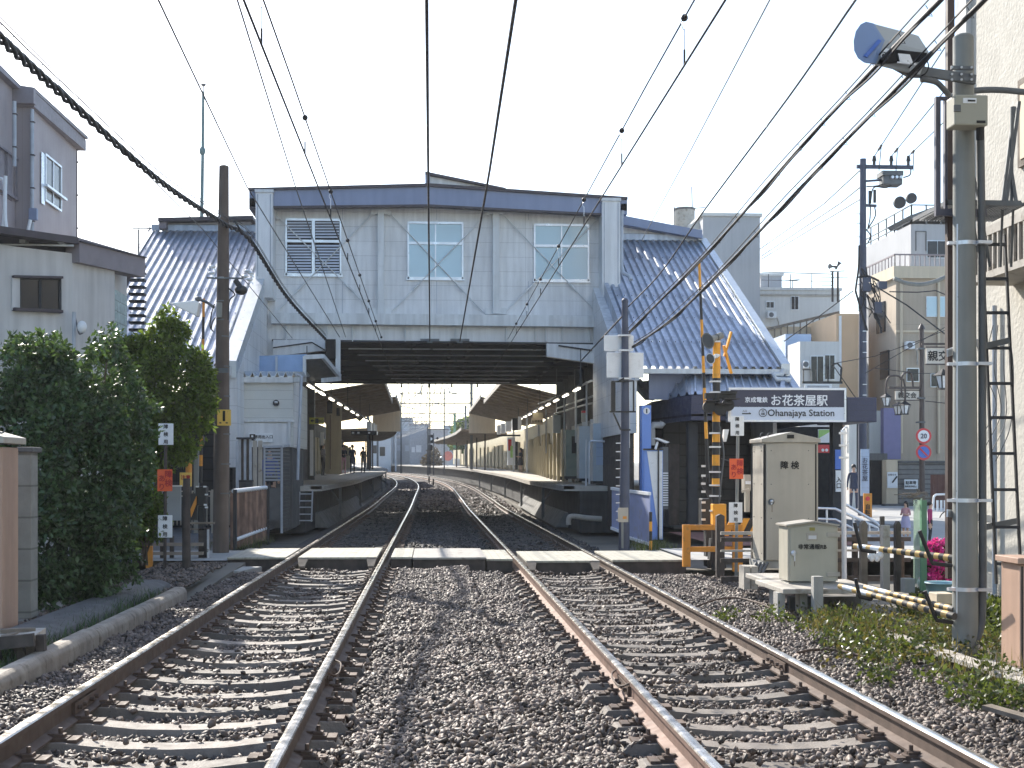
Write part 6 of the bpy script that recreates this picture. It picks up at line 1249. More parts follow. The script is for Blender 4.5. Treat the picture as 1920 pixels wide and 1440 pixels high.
for q, r, lab in ((((1630, 530), (1700, 572), (1790, 640)), .04, 'thick black service cable falling right from the utility pole'), (((1668, 547), (1720, 548), (1755, 545), (1790, 560)), .03, 'thin kinked service cable beside the pale conduit'), (((1600, 545), (1540, 590), (1470, 640)), .03, 'black cable from the utility pole to the left over the blue building'),
                  (((1622, 700), (1700, 655), (1790, 603)), .02, 'pale street wire, upper of two crossing the brown wall'), (((1560, 682), (1640, 668), (1720, 640), (1790, 612)), .02, 'pale street wire, lower of two crossing the brown wall'), (((1560, 682), (1600, 740), (1640, 790)), .025, 'thin stay wire below the street pole head'), (((1640, 690), (1720, 700), (1790, 700)), .02, 'street wire level with the lantern tops'), (((1735, 752), (1790, 758)), .025, 'dark street wire right of the small hanging board')):
    wire('service_wire', [at(u, v, 41 + .5 * i) for i, (u, v) in enumerate(q)], r * .6, lab, 'cable', n=5)
# ================================================================ platform furniture, canopies, the far end
def interp(tab, D):
    for (a, x), (b, y) in zip(tab[:-1], tab[1:]):
        if a <= D <= b: return x + (y - x) * (D - a) / (b - a)
    return tab[-1][1]
WR = [(30, 4.95), (52, 5.05), (60, 5.25), (80, 6.0), (100, 6.1), (130, 5.4), (165, 3.6), (200, 0)]
WL = [(30, -5.6), (60, -6.0), (80, -6.3), (100, -6.7), (130, -7.8), (165, -10.5), (200, -14)]
PZ = lambda D: .99 + rise(D)
GP = mt['grey_wall']
for W, s, lab in ((WR, 1, 'panelled wall along the right platform, grey then cream, with pale posts'), (WL, -1, 'dark panelled wall along the back of the left platform')):
    T = thing('platform_wall', lab, 'wall', (W[0][1], 38, 1)); D = 38.5; k = 0
    while D < 168:
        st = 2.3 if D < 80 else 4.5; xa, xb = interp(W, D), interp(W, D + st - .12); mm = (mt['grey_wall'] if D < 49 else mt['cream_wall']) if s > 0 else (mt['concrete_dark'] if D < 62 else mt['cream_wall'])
        hgt = 2.0 if (k % 4) else 1.5
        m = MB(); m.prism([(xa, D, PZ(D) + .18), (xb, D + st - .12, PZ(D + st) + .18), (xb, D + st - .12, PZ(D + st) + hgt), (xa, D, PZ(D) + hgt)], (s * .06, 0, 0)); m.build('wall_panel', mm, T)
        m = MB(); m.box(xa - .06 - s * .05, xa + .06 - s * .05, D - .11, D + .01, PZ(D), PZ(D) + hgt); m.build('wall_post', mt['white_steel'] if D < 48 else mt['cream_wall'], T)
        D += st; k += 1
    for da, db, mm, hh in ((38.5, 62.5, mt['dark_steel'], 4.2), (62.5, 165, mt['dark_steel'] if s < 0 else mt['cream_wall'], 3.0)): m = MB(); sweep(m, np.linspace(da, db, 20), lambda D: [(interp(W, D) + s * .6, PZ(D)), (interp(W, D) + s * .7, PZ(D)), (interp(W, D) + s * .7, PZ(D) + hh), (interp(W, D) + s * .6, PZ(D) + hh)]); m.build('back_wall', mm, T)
# canopies
for s, lab, secs in ((1, 'stepped platform canopy with brown boarded underside, right of the tracks', ((57.4, 75, (3.08, 3.02), 5.2, 6.6, 4.35), (75.2, 96, (2.82, 2.74), 5.5, 6.9, 4.6), (98, 150, (2.25, -.3), 4.25, 5.6, 4.0))), (-1, 'stepped platform canopy with brown boarded underside, left of the tracks', ((57.4, 75, (-2.03, -2.2), 5.2, -6.8, 4.35), (75.2, 92, (-1.98, -2.1), 5.5, -7.0, 4.6), (95, 140, (-2.6, -5.2), 4.3, -7.5, 4.1)))):
    T = thing('platform_canopy', lab, 'canopy', (s * 4, 57, 4))
    for i, (d0, d1, xo, zo, xi, zi) in enumerate(secs):
        ds = np.linspace(d0, d1, 5); fo = lambda D: xo[0] + (xo[1] - xo[0]) * ((D - d0) / (d1 - d0)) ** (2 if i == 2 else 1); sh = lambda D: fo(D) - xo[0]
        r_ = lambda D: rise(D) * (.3 if i == 2 else 0)
        m = MB(); sweep(m, ds, lambda D: [(fo(D), zo + r_(D)), (xi + sh(D), zi + r_(D)), (xi + sh(D), zi + .06 + r_(D)), (fo(D), zo + .06 + r_(D))]); m.build('roof', mt['wood_brown'], T)
        m = MB(); sweep(m, ds, lambda D: [(fo(D) - s * .06, zo - .06 + r_(D)), (fo(D), zo - .06 + r_(D)), (fo(D), zo + .16 + r_(D)), (fo(D) - s * .06, zo + .16 + r_(D))]); m.build('fascia', mt['concrete_pale'], T)
        for d in np.arange(d0 + .3, d1, 2.1): m = MB(); m.prism([(fo(d), d, zo - .005 + r_(d)), (xi + sh(d), d, zi - .005 + r_(d)), (xi + sh(d), d, zi - .12 + r_(d)), (fo(d), d, zo - .10 + r_(d))], (0, .1, 0)); m.build('rafter', mt['wood_brown'], T)
        for d in (np.arange(d0 + 4, d1, 12.) if i == 2 or s > 0 else ()): x = fo(d) + s * (2.9 if i < 2 else 1.9); m = MB(); m.bar((x, d, PZ(d)), (x, d, (zo + zi) / 2 + .1), .11); m.build('canopy_post', mt['white_steel'] if i < 2 else mt['wood_dark'], T)
    d0 = 96 if s > 0 else 92; x0 = 2.74 if s > 0 else -2.1; m = MB(); m.box(min(x0, x0 + s * 1.9), max(x0, x0 + s * 1.9), d0 + .1, d0 + .2, 4.05, 5.5); m.build('end_board', mt['building_beige'], T)
# platform lamps
for s, a, b, nn in ((-1, Vector((-3.52, 38.2, 3.86)), Vector((-3.3, 72, 3.98)), 9), (1, Vector((4.3, 38.2, 3.80)), Vector((4.72, 72, 4.1)), 9)):
    T = thing('lamp_rail', 'row of lit tube lamps on a dark rail along the %s platform' % ('left' if s < 0 else 'right'), 'lamp', a)
    m = MB(); m.bar(a + Vector((0, 0, .08)), b + Vector((0, 0, .08)), .08, .06); m.build('rail', mt['dark_steel'], T)
    for i in range(nn):
        p = a.lerp(b, (i + .1) / nn); q = a.lerp(b, (i + .52) / nn); m = MB(); m.bar(p, q, .075, .035); m.build('tube_lamp', LAMP, T)
    for i in range(5): p = a.lerp(b, i / 4); m = MB(); m.bar(p + Vector((0, 0, .1)), p + Vector((0, 0, 1.1)), .03); m.build('hanger', mt['cable_grey'], T)
def pb(name, lab, cat, rects, grp=None):
    """thing made of pixel boxes: (part, u0,v0,u1,v1,D,dep,mat)"""
    r = rects[0]; T = thing(name, lab, cat, at((r[1] + r[3]) / 2, r[4], r[5]), grp)
    for nm, u0, v0, u1, v1, D, dep, mm in rects: m = MB(); m.pbox(u0, v0, u1, v1, D, dep); m.build(nm, mm, T)
    return T
W_, G_, K_ = mt['sign_white'], mt['signal_box'], mt['ink']
pb('equipment_cabinet', 'large blue grey cabinet at the near end of the right platform', 'cabinet', (('body', 1112, 794, 1153, 906, 37.6, .7, G_), ('door', 1118, 830, 1146, 872, 37.58, .03, mt['building_blue']), ('base', 1112, 902, 1153, 908, 37.57, .7, mt['dark_steel'])))
pb('equipment_cabinet', 'narrower blue grey cabinet behind the large one on the right platform', 'cabinet', (('body', 1086, 799, 1110, 900, 40.5, .7, G_), ('base', 1086, 897, 1110, 902, 40.45, .7, mt['dark_steel'])))
pb('equipment_cabinet', 'greenish cabinet with dark marks, third along the right platform', 'cabinet', (('body', 1061, 806, 1082, 896, 44, .6, M('cab_green', (.22, .27, .24), .5)), ('dark_mark', 1072, 818, 1080, 850, 43.97, .03, K_), ('base', 1061, 893, 1082, 898, 43.95, .6, mt['dark_steel'])))
T = thing('end_railing', 'pale tube railing and gate at the near end of the right platform', 'railing', at(1120, 912, 37.2))
for q in (((1099, 912), (1099, 824)), ((1105, 908), (1105, 830), (1108, 827), (1148, 828), (1161, 831), (1161, 905)), ): m = MB(); m.tube([at(u, v, 37.2) for u, v in q], .03, 8); m.build('tube', mt['aluminium'], T)
for v in (835, 847, 860): m = MB(); m.pbox(1155, v, 1166, v + 1.5, 37.1, .04); m.build('peg', mt['black_paint'], T)
pb('departure_display', 'row of white hanging display boxes over the right platform', 'display', (('box', 961, 786, 976, 806, 66, 1, W_), ('box', 949, 790, 959, 809, 72, 1, W_), ('box', 940, 794, 948, 812, 79, 1, W_), ('box', 933, 797, 939, 814, 86, 1, W_), ('rail', 932, 815, 976, 818, 66, .2, K_)))
pb('clock_board', 'dark round clock board and pale panel beside the right displays', 'clock', (('board', 961, 784, 971, 807, 64, .2, K_), ('panel', 972, 781, 978, 805, 64, .2, W_)))
t = pb('hanging_sign', 'yellowish hanging sign board with small dark characters over the right platform', 'sign', (('board', 997, 783, 1018, 796, 58, .1, mt['building_beige']), ('backing', 999, 774, 1018, 783, 58.1, .1, mt['cream_wall']))); text('お花茶屋', 1007.5, 790, 57.98, 4.6, K_, t, .02)
t = pb('exit_sign', 'yellow hanging sign with a black square and arrow over the left platform', 'sign', (('board', 580, 783, 607, 795, 46, .1, M('exit_yellow', (.52, .50, .06), .5)), ('pictogram', 591, 784.5, 597, 793.5, 45.98, .03, K_))); m = MB(); m.prism([at(582, 789, 45.98), at(586, 785.5, 45.98), at(586, 792.5, 45.98)], (0, .01, 0)); m.pbox(586, 788, 589.5, 790, 45.98, .01); m.build('arrow', K_, t); text('出口', 602, 789, 45.98, 4.5, K_, t, .02)
pb('vending_machine', 'vending machine with red and green front beside the waiting woman', 'vending machine', (('body', 952, 820, 966, 872, 93, .8, W_), ('red_panel', 953, 824, 959, 845, 92.97, .03, mt['sign_red']), ('green_panel', 957, 836, 964, 858, 92.96, .03, mt['print_green']), ('dark_panel', 966, 828, 972, 880, 93, .5, mt['glass_dark'])))
pb('leaning_panel', 'cream partition panel with dark slots on the left platform', 'partition', (('panel', 611, 755, 640, 889, 60, .12, mt['cream_wall']), ('slot', 613, 752, 623, 775, 59.97, .05, K_), ('slot', 631, 765, 637, 780, 59.97, .05, K_), ('strut', 618, 778, 621, 880, 59.9, .06, mt['wood_brown'])))
pb('platform_post', 'pale square post on the left platform near the gate', 'post', (('shaft', 561, 798, 567, 892, 42, .15, W_),)); pb('platform_post', 'pale square post on the left platform, second from the gate', 'post', (('shaft', 581, 806, 587, 892, 47, .15, W_),)); pb('platform_post', 'pale square post on the left platform, third from the gate', 'post', (('shaft', 601, 811, 606, 835, 52, .15, W_),))
pb('info_display', 'dark display strip with small pale lights over the left platform', 'display', (('board', 658, 808, 706, 815, 74, .3, K_), ('light', 660, 810, 664, 813, 73.97, .03, W_), ('light', 670, 810, 674, 813, 73.97, .03, W_), ('light', 690, 810, 694, 813, 73.97, .03, W_)))
pb('departure_display', 'row of white hanging display boxes over the left platform', 'display', (('box', 689, 790, 696, 812, 80, 1, W_), ('box', 697, 793, 702, 814, 86, 1, W_), ('box', 703, 796, 707, 815, 92, 1, W_)))
m = MB(); c = at(674, 783, 62); m.prism([c + Vector((0, 0, .17)), c + Vector((.2, 0, 0)), c + Vector((0, 0, -.18)), c + Vector((-.2, 0, 0))], (0, .15, 0)); tag(m.build('mirror', K_), 'diamond shaped dark board hung below the left lamp row', 'board')
# pipes at the right platform foot
m = MB(); m.tube(poly3([at(1066, 984, 36), at(1067, 972, 36), at(1074, 968, 36), at(1100, 971, 36), at(1128, 973, 36)]), .075, 10); tag(m.build('drain_pipe', mt['concrete_pale']), 'pale elbowed drain pipe on the ground before the right platform end', 'pipe')
# ---- distance
def far(name, lab, cat, u0, v0, u1, v1, D, dep, mm, wins=(), wm=None, z0=None):
    T = thing(name, lab, cat, at((u0 + u1) / 2, v1, D)); m = MB(); a, b = at(u0, v1, D), at(u1, v0, D); m.box(a.x, b.x, D, D + dep, min(a.z, 0 if z0 is None else z0), b.z); m.build('wall', mm, T)
    m = MB(); m.box(a.x - .1, b.x + .1, D - .12, D + dep, b.z, b.z + px(2.2, D)); m.build('roof', mt['mauve_trim'], T)
    for w in wins: m = MB(); m.pbox(*w, D - .05, .06); m.build('window', wm or mt['glass_dark'], T)
    return T
far('far_house', 'pale distant house behind the left platform end', 'house', 690, 800, 733, 884, 205, 12, mt['far_pale'], ((698, 835, 706, 850), (712, 838, 722, 855)))
far('far_house', 'blue grey distant building with windows in the middle of the gap', 'building', 733, 785, 772, 880, 215, 14, mt['far_blue_hazed'], ((741, 800, 752, 808), (756, 800, 766, 808), (744, 835, 751, 845), (759, 835, 767, 846)), mt['far_pale'])
far('far_house', 'darker blue distant building right of the middle one', 'building', 768, 797, 803, 880, 200, 12, M('far_dark_hazed', (.26, .29, .34), .7), ((772, 838, 778, 848), (780, 835, 790, 848)), mt['far_pale'])  # dark wall colour lightened to carry the haze
far('far_house', 'lavender grey distant house under the gantry', 'house', 801, 806, 840, 878, 190, 10, M('far_lav', (.46, .45, .48), .7), ((806, 815, 812, 830), (818, 822, 824, 833)))
far('far_house', 'light distant house left of the far tree', 'house', 834, 800, 862, 876, 220, 10, mt['far_pale'], ((840, 820, 847, 832),))
far('far_house', 'pale distant block behind the far tree', 'building', 858, 790, 915, 876, 240, 12, mt['far_pale'], ((880, 812, 890, 826),))
T = thing('far_fence', 'white boundary wall beyond the right platform', 'wall', at(880, 880, 165)); m = MB(); m.pbox(852, 860, 912, 881, 165, .3); m.build('panels', mt['far_pale'], T)
t = pb('shop_sign', 'pinkish red round sign board beyond the platform end', 'sign', (('post', 838, 860, 841, 880, 160, .2, mt['far_pale']),)); m = MB(); m.tube([at(840, 855, 160), at(840, 855, 159.8)], px(9, 160), 20); m.build('board', M('far_red', (.6, .2, .17), .6), t)
for k, (D, v0, v1, ua, ub, lab) in enumerate(((108, 737, 757, 690, 884, 'nearer lattice gantry carrying the wires beyond the bridge'), (150, 775, 790, 708, 873, 'farther lattice gantry beyond the platforms'))):
    T = thing('catenary_gantry', lab, 'gantry', at((ua + ub) / 2, 884, D)); m = MB(); m.bar(at(ua - 40 * (k == 0), v0, D), at(ub, v0, D), .09); m.bar(at(ua - 40 * (k == 0), v1, D), at(ub, v1, D), .09)
    n = 6
    for i in range(n): a, b = ua + (ub - ua) * i / n, ua + (ub - ua) * (i + 1) / n; m.bar(at(a, v0 if i % 2 else v1, D), at(b, v1 if i % 2 else v0, D), .06); m.bar(at(b, v0, D), at(b, v1, D), .05)
    m.build('beam', mt['mid_steel'], T)
    for u in (ua, ub): m = MB(); m.bar(at(u, 715 if k == 0 else 760, D), at(u, 888, D), .22); m.build('mast', mt['mid_steel'], T)
    for c in (-1.5, 2.2): m = MB(); x = c + cv(D); m.bar((x - .9, D, Z(v1, D)), (x - .9, D, Z(v1, D) - 1.0), .05); m.bar((x - .9, D, Z(v1, D) - .1), (x + .9, D, Z(v1, D) - .5), .06); m.build('bracket', mt['mid_steel'], T)
for u, v, D in ((752, 738, 120), (833, 728, 118), (806, 718, 90)): 
    pb('thin_mast', 'slender mast beyond the bridge at about the %s of the gap' % {752: 'left third', 833: 'right third', 806: 'middle'}[u], 'mast', (('shaft', u - 1.2, v, u + 1.2, 888, D, .1, mt['mid_steel']),))
t = pb('track_signal', 'dark track signal with a pale lens on a thin post beyond the platforms', 'signal', (('post', 801, 800, 804, 892, 118, .12, mt['mid_steel']), ('head', 804, 816, 812, 831, 117.9, .2, K_), ('head', 804, 834, 811, 844, 117.9, .2, K_))); m = MB(); m.disc(at(808, 823, 117.85), .13, .04); m.build('lens', W_, t)
t = pb('track_signal', 'second thin signal post with a small black diamond right of the first', 'signal', (('post', 812, 812, 814, 892, 120, .1, mt['mid_steel']),)); m = MB(); c = at(820, 822, 120); m.prism([c + Vector((0, 0, .14)), c + Vector((.14, 0, 0)), c - Vector((0, 0, .14)), c - Vector((.14, 0, 0))], (0, .05, 0)); m.build('diamond', K_, t)
pb('track_marker', 'small dark marker stakes between the two tracks', 'marker', (('stake', 803, 893, 806, 905, 100, .1, mt['wood_dark']), ('stake', 811, 898, 814, 910, 92, .1, mt['wood_dark'])))
# stilted wire frames and more masts that fill the gap beyond the bridge
for D, q, lab in ((112, ((787, 737), (795, 718), (837, 718), (844, 737)), 'trapezoid wire frame on top of the nearer gantry'), (152, ((771, 774), (776, 761), (812, 761), (818, 774)), 'trapezoid wire frame on top of the farther gantry'), (178, ((757, 792), (760, 783), (792, 783), (797, 792)), 'small trapezoid wire frame far behind the gantries')):
    m = MB(); m.tube([at(u, v, D) for u, v in q], .06, 5); tag(m.build('wire_frame', mt['pvc_grey']), lab, 'wire frame')
for k, (D, v0, v1, ua, ub, lab) in enumerate(((185, 793, 801, 742, 860, 'third lattice gantry far down the line'), (215, 805, 812, 735, 850, 'fourth small lattice gantry far down the line'))):
    T = thing('catenary_gantry', lab, 'gantry', at((ua + ub) / 2, 884, D)); m = MB(); m.bar(at(ua, v0, D), at(ub, v0, D), .12); m.bar(at(ua, v1, D), at(ub, v1, D), .12)
    for i in range(10): a, b = ua + (ub - ua) * i / 10, ua + (ub - ua) * (i + 1) / 10; m.bar(at(a, v0 if i % 2 else v1, D), at(b, v1 if i % 2 else v0, D), .09)
    m.build('beam', mt['pvc_grey'], T)
    for u in (ua, ub): m = MB(); m.bar(at(u, v0 - 8, D), at(u, 884, D), .2); m.build('mast', mt['pvc_grey'], T)
for k in range(7):
    u = 752 + k * 13; q = [at(u, 716, 60), at(u + (800 - u) * .2 - 4, 752 + 3 * k, 100), at(u + (770 - u) * .45, 790 + 2 * k, 150), at(735 + 2 * k, 822, 210)]
    wire('line_wire', q, .022, 'thin wire of the fan running off beyond the bridge', mat=mt['cable_grey'], grp='fan of wires beyond the bridge', n=4)
T = thing('far_shrub', 'brown green shrubs at the foot of the far signal', 'shrub', at(808, 880, 170)); leaves('foliage', [blob(800, 866, 170, 9, 10), blob(812, 858, 170, 11, 16), blob(820, 868, 170, 8, 10)], 900, .45, leafmat('leaf_brown', (.12, .09, .06), .2), T, T.location[:]); m = MB(); m.tube([at(810, 880, 170), at(811, 860, 170)], .15, 6); m.build('stem', BARK, T)
# ---- buildings on the right
def bld(name, lab, u0, v0, u1, v1, D, dep, mm, wins=(), roof=True, z0=-.2):
    T = thing(name, lab, 'building', at((u0 + u1) / 2, HZ, D)); m = MB(); a, b = at(u0, v0, D), at(u1, v0, D); m.box(a.x, b.x, D, D + dep, z0 if v1 is None else Z(v1, D), a.z); m.build('wall', mm, T)
    if roof: m = MB(); m.box(a.x - .1, b.x + .1, D - .1, D + dep + .1, a.z, a.z + .15); m.build('parapet', mt['building_pale'], T)
    for w in wins:
        u, v, uu, vv = w[:4]; m = MB(); m.pbox(u, v, uu, vv, D - .05, .06); f = m.build('window', mt['aluminium'], T); e = 1.2; um = (u + uu) / 2; m = MB(); m.pbox(u + e, v + e, um - .5, vv - e, D - .065, .02); m.pbox(um + .5, v + e, uu - e, vv - e, D - .065, .02); m.build('pane', mt['glass_dark'] if len(w) < 5 else mt['pane_blue'], f)
    return T
T = bld('grey_block', 'tall plain grey block with a pale tank beside it behind the right stair', 1318, 405, 1425, None, 66, 12, mt['building_grey'], ((1366, 536, 1376, 548),)); m = MB(); m.prism([at(1286, 428, 67), at(1318, 403, 67), at(1318, 470, 67), at(1286, 470, 67)], (0, 8, 0)); m.build('penthouse', mt['building_pale'], T)
T = thing('roof_tank', 'round pale water tank with a thin mast on the grey block roof', 'tank', at(1284, 440, 70)); m = MB(); m.cyl(at(1284, 440, 70), at(1284, 394, 70), px(19, 70), n=20); m.build('drum', mt['concrete_pale'], T); m = MB(); m.cyl(at(1284, 395, 70), at(1284, 391, 70), px(20, 70), n=20); m.build('lid', mt['concrete_dark'], T); m = MB(); m.tube([at(1298, 392, 70), at(1297, 350, 70)], .03, 6); m.tube([at(1298, 391, 70), at(1322, 389, 70)], .025, 5); m.tube([at(1264, 388, 70), at(1264, 440, 70)], .03, 5); m.build('mast', mt['mid_steel'], T)
T = bld('low_block', 'low grey block and fenced roof right of the grey block', 1426, 517, 1466, None, 78, 8, mt['building_grey']); 
T = bld('beige_block', 'pale beige block with a roof fence and small barred window', 1424, 544, 1575, None, 74, 10, mt['building_pale'], ((1483, 555, 1498, 581), (1436, 565, 1452, 578)))
m = MB(); m.tube([at(1428, 510, 76), at(1560, 514, 76)], .03, 5); m.tube([at(1428, 525, 76), at(1560, 528, 76)], .02, 5)
for u in (1441, 1482, 1522, 1562): m.tube([at(u, 514, 76), at(u, 546, 76)], .03, 5)
m.build('roof_fence', mt['mid_steel'], T); m = MB(); m.pbox(1424, 552, 1575, 554, 73.9, .1); m.build('ledge', mt['concrete_pale'], T)
T = thing('roof_aerial', 'rooftop aerials with a small boom above the beige block', 'aerial', at(1487, 545, 77)); m = MB(); m.tube([at(1486, 545, 77), at(1486, 527, 77), at(1498, 524, 77)], .03, 5); m.tube([at(1472, 526, 77), at(1500, 524, 77)], .025, 5); m.build('mast', mt['mid_steel'], T)
T = thing('horn_pole', 'double pole with two black horn loudspeakers and aerials above the roofs', 'loudspeaker pole', at(1567, 560, 70))
for u in (1561, 1571): m = MB(); m.tube([at(u, 566, 70), at(u, 510, 70)], .06, 8); m.build('mast', mt['black_paint'], T)
m = MB(); m.bar(at(1556, 509, 70), at(1584, 508, 70), .05); m.tube([at(1538, 521, 70), at(1590, 520, 70)], .02, 5); m.tube([at(1540, 535, 70), at(1562, 535, 70)], .02, 5); m.build('crossarm', mt['mid_steel'], T)
horn(at(1564, 500, 70), (-1, -.4, 0), .14, .3, mt['black_paint'], T); horn(at(1569, 501, 70), (.5, -.5, 1), .13, .3, mt['black_paint'], T)
T = bld('balcony_block', 'building with a brown railed balcony above a brick band behind the right stair', 1420, 612, 1576, None, 62, 8, mt['building_beige'], roof=False); m = MB(); m.prism([at(1424, 618, 61.8), at(1574, 583, 61.8), at(1574, 588, 61.8), at(1424, 623, 61.8)], (0, .1, 0)); m.prism([at(1424, 650, 61.8), at(1574, 622, 61.8), at(1574, 627, 61.8), at(1424, 655, 61.8)], (0, .1, 0))
for i in range(13): u = 1428 + i * 12; m.pbox(u, 618 - i * 2.8, u + 1.6, 648 - i * 2.2, 61.82, .06)
m.build('balcony_rail', mt['wood_old'], T)
T = bld('blue_house', 'pale blue sided house with a grey upper window', 1473, 626, 1521, None, 56, 6, mt['building_blue'], ((1478, 656, 1506, 702),), roof=False)
T = bld('white_shop', 'white shop house with dark windows and a small iron balcony', 1500, 640, 1574, None, 54, 6, mt['building_pale'], ((1520, 667, 1545, 716), (1546, 665, 1566, 712)), roof=False); m = MB(); m.pbox(1505, 715, 1580, 719, 53.2, .1); m.build('balcony_floor', mt['black_paint'], T); m = MB()
for u in (1506, 1530, 1552, 1576): m.pbox(u, 692, u + 1.6, 718, 53.2, .06)
m.pbox(1505, 692, 1520, 694, 53.2, .06); m.tube([at(1576, 715, 53.2), at(1578, 690, 53.2), at(1570, 681, 53.2), at(1560, 684, 53.2)], .04, 6); m.build('balcony_rail', mt['black_paint'], T)
T = thing('framed_board', 'white framed board on the small iron balcony', 'sign', at(1535, 730, 53)); m = MB(); m.pbox(1509, 720, 1560, 731, 53.1, .05); m.build('board', mt['sign_white'], T); m = MB(); m.pbox(1514, 723, 1555, 728, 53.08, .03); m.build('print', mt['building_grey'], T)
T = bld('orange_house', 'narrow orange plastered wall left of the utility pole', 1568, 588, 1614, None, 58, 6, mt['building_orange'], roof=False); m = MB(); m.pbox(1574, 592, 1578, 720, 57.9, .12); m.build('downpipe', mt['sign_white'], T)
T = bld('brown_house', 'beige brown three storey house behind the lamp post', 1680, 520, 1830, None, 56, 3.6, M('bb', (.45, .37, .285), .8, var=.06, scale=.6, streak=.07, seams=((0, 1.9, .012, .8), (2, 3.1, .006, .8))), ((1737, 556, 1778, 594, 1),), roof=False)
m = MB(); m.pbox(1676, 500, 1830, 521, 55.8, 4); m.build('cornice', mt['building_beige'], T); m = MB(); a = at(1680, 520, 56)
for v0, v1, y0, y1 in ((560, 618, 57.3, 58.4), (655, 708, 56.8, 57.9)): m = MB(); m.box(a.x - .06, a.x + .02, y0, y1, Z(v1, 57.5), Z(v0, 57.5)); m.build('side_window', mt['glass_dark'], T)
T = bld('upper_house', 'light grey house with a roof terrace rail and balcony above the brown house', 1708, 420, 1830, None, 61, 7, mt['building_grey'], ((1738, 451, 1778, 484),), roof=False)
m = MB(); m.prism([at(1704, 405, 60.8), at(1776, 378, 60.8), at(1830, 378, 60.8), at(1830, 411, 60.8), at(1710, 411, 60.8)], (0, 3, 0)); m.build('roof', mt['mid_steel'], T)
m = MB(); m.pbox(1717, 433, 1737, 434.5, 60.95, .05); m.pbox(1717, 434, 1718.5, 470, 60.95, .05); m.pbox(1736, 434, 1737.5, 470, 60.95, .05); m.build('door_frame', mt['mid_steel'], T)
m = MB(); y0, y1 = 61, 68; x = at(1709, 420, 61).x
for z in (Z(395, 61), Z(405, 61), Z(375, 61)): m.bar((x, y0, z), (x, y1, z), .05); m.bar((x, y0, z), (at(1830, 400, 61).x, y0, z), .05)
for i in range(7): m.bar((x, y0 + i * 1.15, Z(412, 61)), (x, y0 + i * 1.15, Z(374, 61)), .06)
for i in range(5): xx = x + i * .7; m.bar((xx, y0, Z(412, 61)), (xx, y0, Z(374, 61)), .06)
m.build('terrace_rail', mt['mid_steel'], T)
m = MB(); y = 57.0; a, b = at(1678, 470, y), at(1800, 470, y); zt1, zb1 = Z(470, y), Z(497, y); m.bar((a.x, y, zt1), (b.x, y, zt1), .06); m.bar((a.x, y, zb1), (b.x, y, zb1), .06); m.bar((a.x, y, zt1), (a.x, y + 5, zt1), .06); m.bar((a.x, y, zb1), (a.x, y + 5, zb1), .06)
for i in range(14): xx = a.x + (b.x - a.x) * i / 13; m.bar((xx, y, zb1), (xx, y, zt1), .035)
for i in range(12): m.bar((a.x, y + i * .42, zb1), (a.x, y + i * .42, zt1), .035)
m.build('balcony_rail', mt['mauve_trim'], T)
T = thing('roof_speakers', 'two small round dark speakers on the terrace rail', 'loudspeaker', at(1695, 380, 62)); m = MB(); m.disc(at(1688, 379, 62), .28, .2); m.build('speaker', mt['dark_steel'], T); m = MB(); m.disc(at(1710, 371, 61.2), .24, .2); m.build('speaker', mt['dark_steel'], T)
# street level odds
pb('lavender_wall', 'lavender painted wall piece below the lanterns', 'wall', (('wall', 1657, 765, 1689, 861, 54.5, .4, mt['lavender']),)); pb('shop_opening', 'dark shop opening behind the orange standing sign', 'shop front', (('opening', 1633, 862, 1662, 950, 54, .3, mt['black_void']), ('lintel', 1628, 850, 1664, 863, 53.9, .4, mt['concrete_dark']), ('pillar', 1655, 862, 1664, 952, 53.9, .4, mt['building_beige'])))
pb('tan_wall', 'tan street wall carrying two posters', 'wall', (('wall', 1662, 862, 1683, 952, 53, .4, mt['building_beige']), ('dado', 1660, 945, 1740, 972, 52.5, .5, mt['concrete_dark'])))
t = pb('poster', 'white poster with black drawing on the tan wall', 'poster', (('sheet', 1664, 885, 1683, 915, 52.9, .03, W_),)); text('お知らせ', 1673, 890, 52.88, 3.6, K_, t, .02); m = MB(); m.bar(at(1673, 905, 52.88), at(1682, 893, 52.88), .06, .01, up=(0, 1, 0)); m.build('drawing', K_, t)
pb('slat_fence', 'grey slatted fence along the back of the street', 'fence', (('slats', 1685, 868, 1775, 945, 54, .1, M('slat_grey', (.20, .19, .18), .7, seams=((2, .2, .25, .5),))), ('cap', 1684, 864, 1776, 868, 53.9, .2, mt['concrete_dark'])))
t = pb('notice', 'white notice with black characters on the slatted fence', 'sign', (('board', 1696, 899, 1721, 917, 53.8, .04, W_),)); text('駐車場', 1708, 905, 53.78, 6, K_, t, .02); text('無断駐車禁止', 1708, 912, 53.78, 3.4, K_, t, .02)
pb('brick_wall', 'low red brick wall with a sloping top behind the street', 'wall', (('wall', 1750, 890, 1785, 975, 50, .3, mt['brick_red']),)); 
T = thing('tube_gate', 'white tube gate before the brick wall', 'gate', at(1765, 985, 46)); m = MB(); m.tube(poly3([at(1750, 985, 46), at(1750, 940, 46), at(1753, 929, 46), at(1762, 927, 46), at(1790, 927, 46)]), .04, 6); m.build('tube', W_, T); m = MB()
for u in (1756, 1763, 1770, 1777): m.pbox(u, 938, u + 4, 982, 46, .03)
m.build('slats', W_, T)
T = thing('bicycle', 'part of a bicycle wheel seen at the slim brown post', 'bicycle', at(1775, 1000, 40)); m = MB(); c = at(1781, 978, 40); m.tube([c + Vector((.30 * math.cos(t), .1, .33 * math.sin(t))) for t in np.linspace(0, 2 * PI, 25)], .018, 6); m.build('tyre', K_, T); m = MB()
for k in range(8): t = k * PI / 8; m.tube([c + Vector((.3 * math.cos(t), .1, .33 * math.sin(t))), c - Vector((.3 * math.cos(t), -.1, .33 * math.sin(t)))], .004, 4)
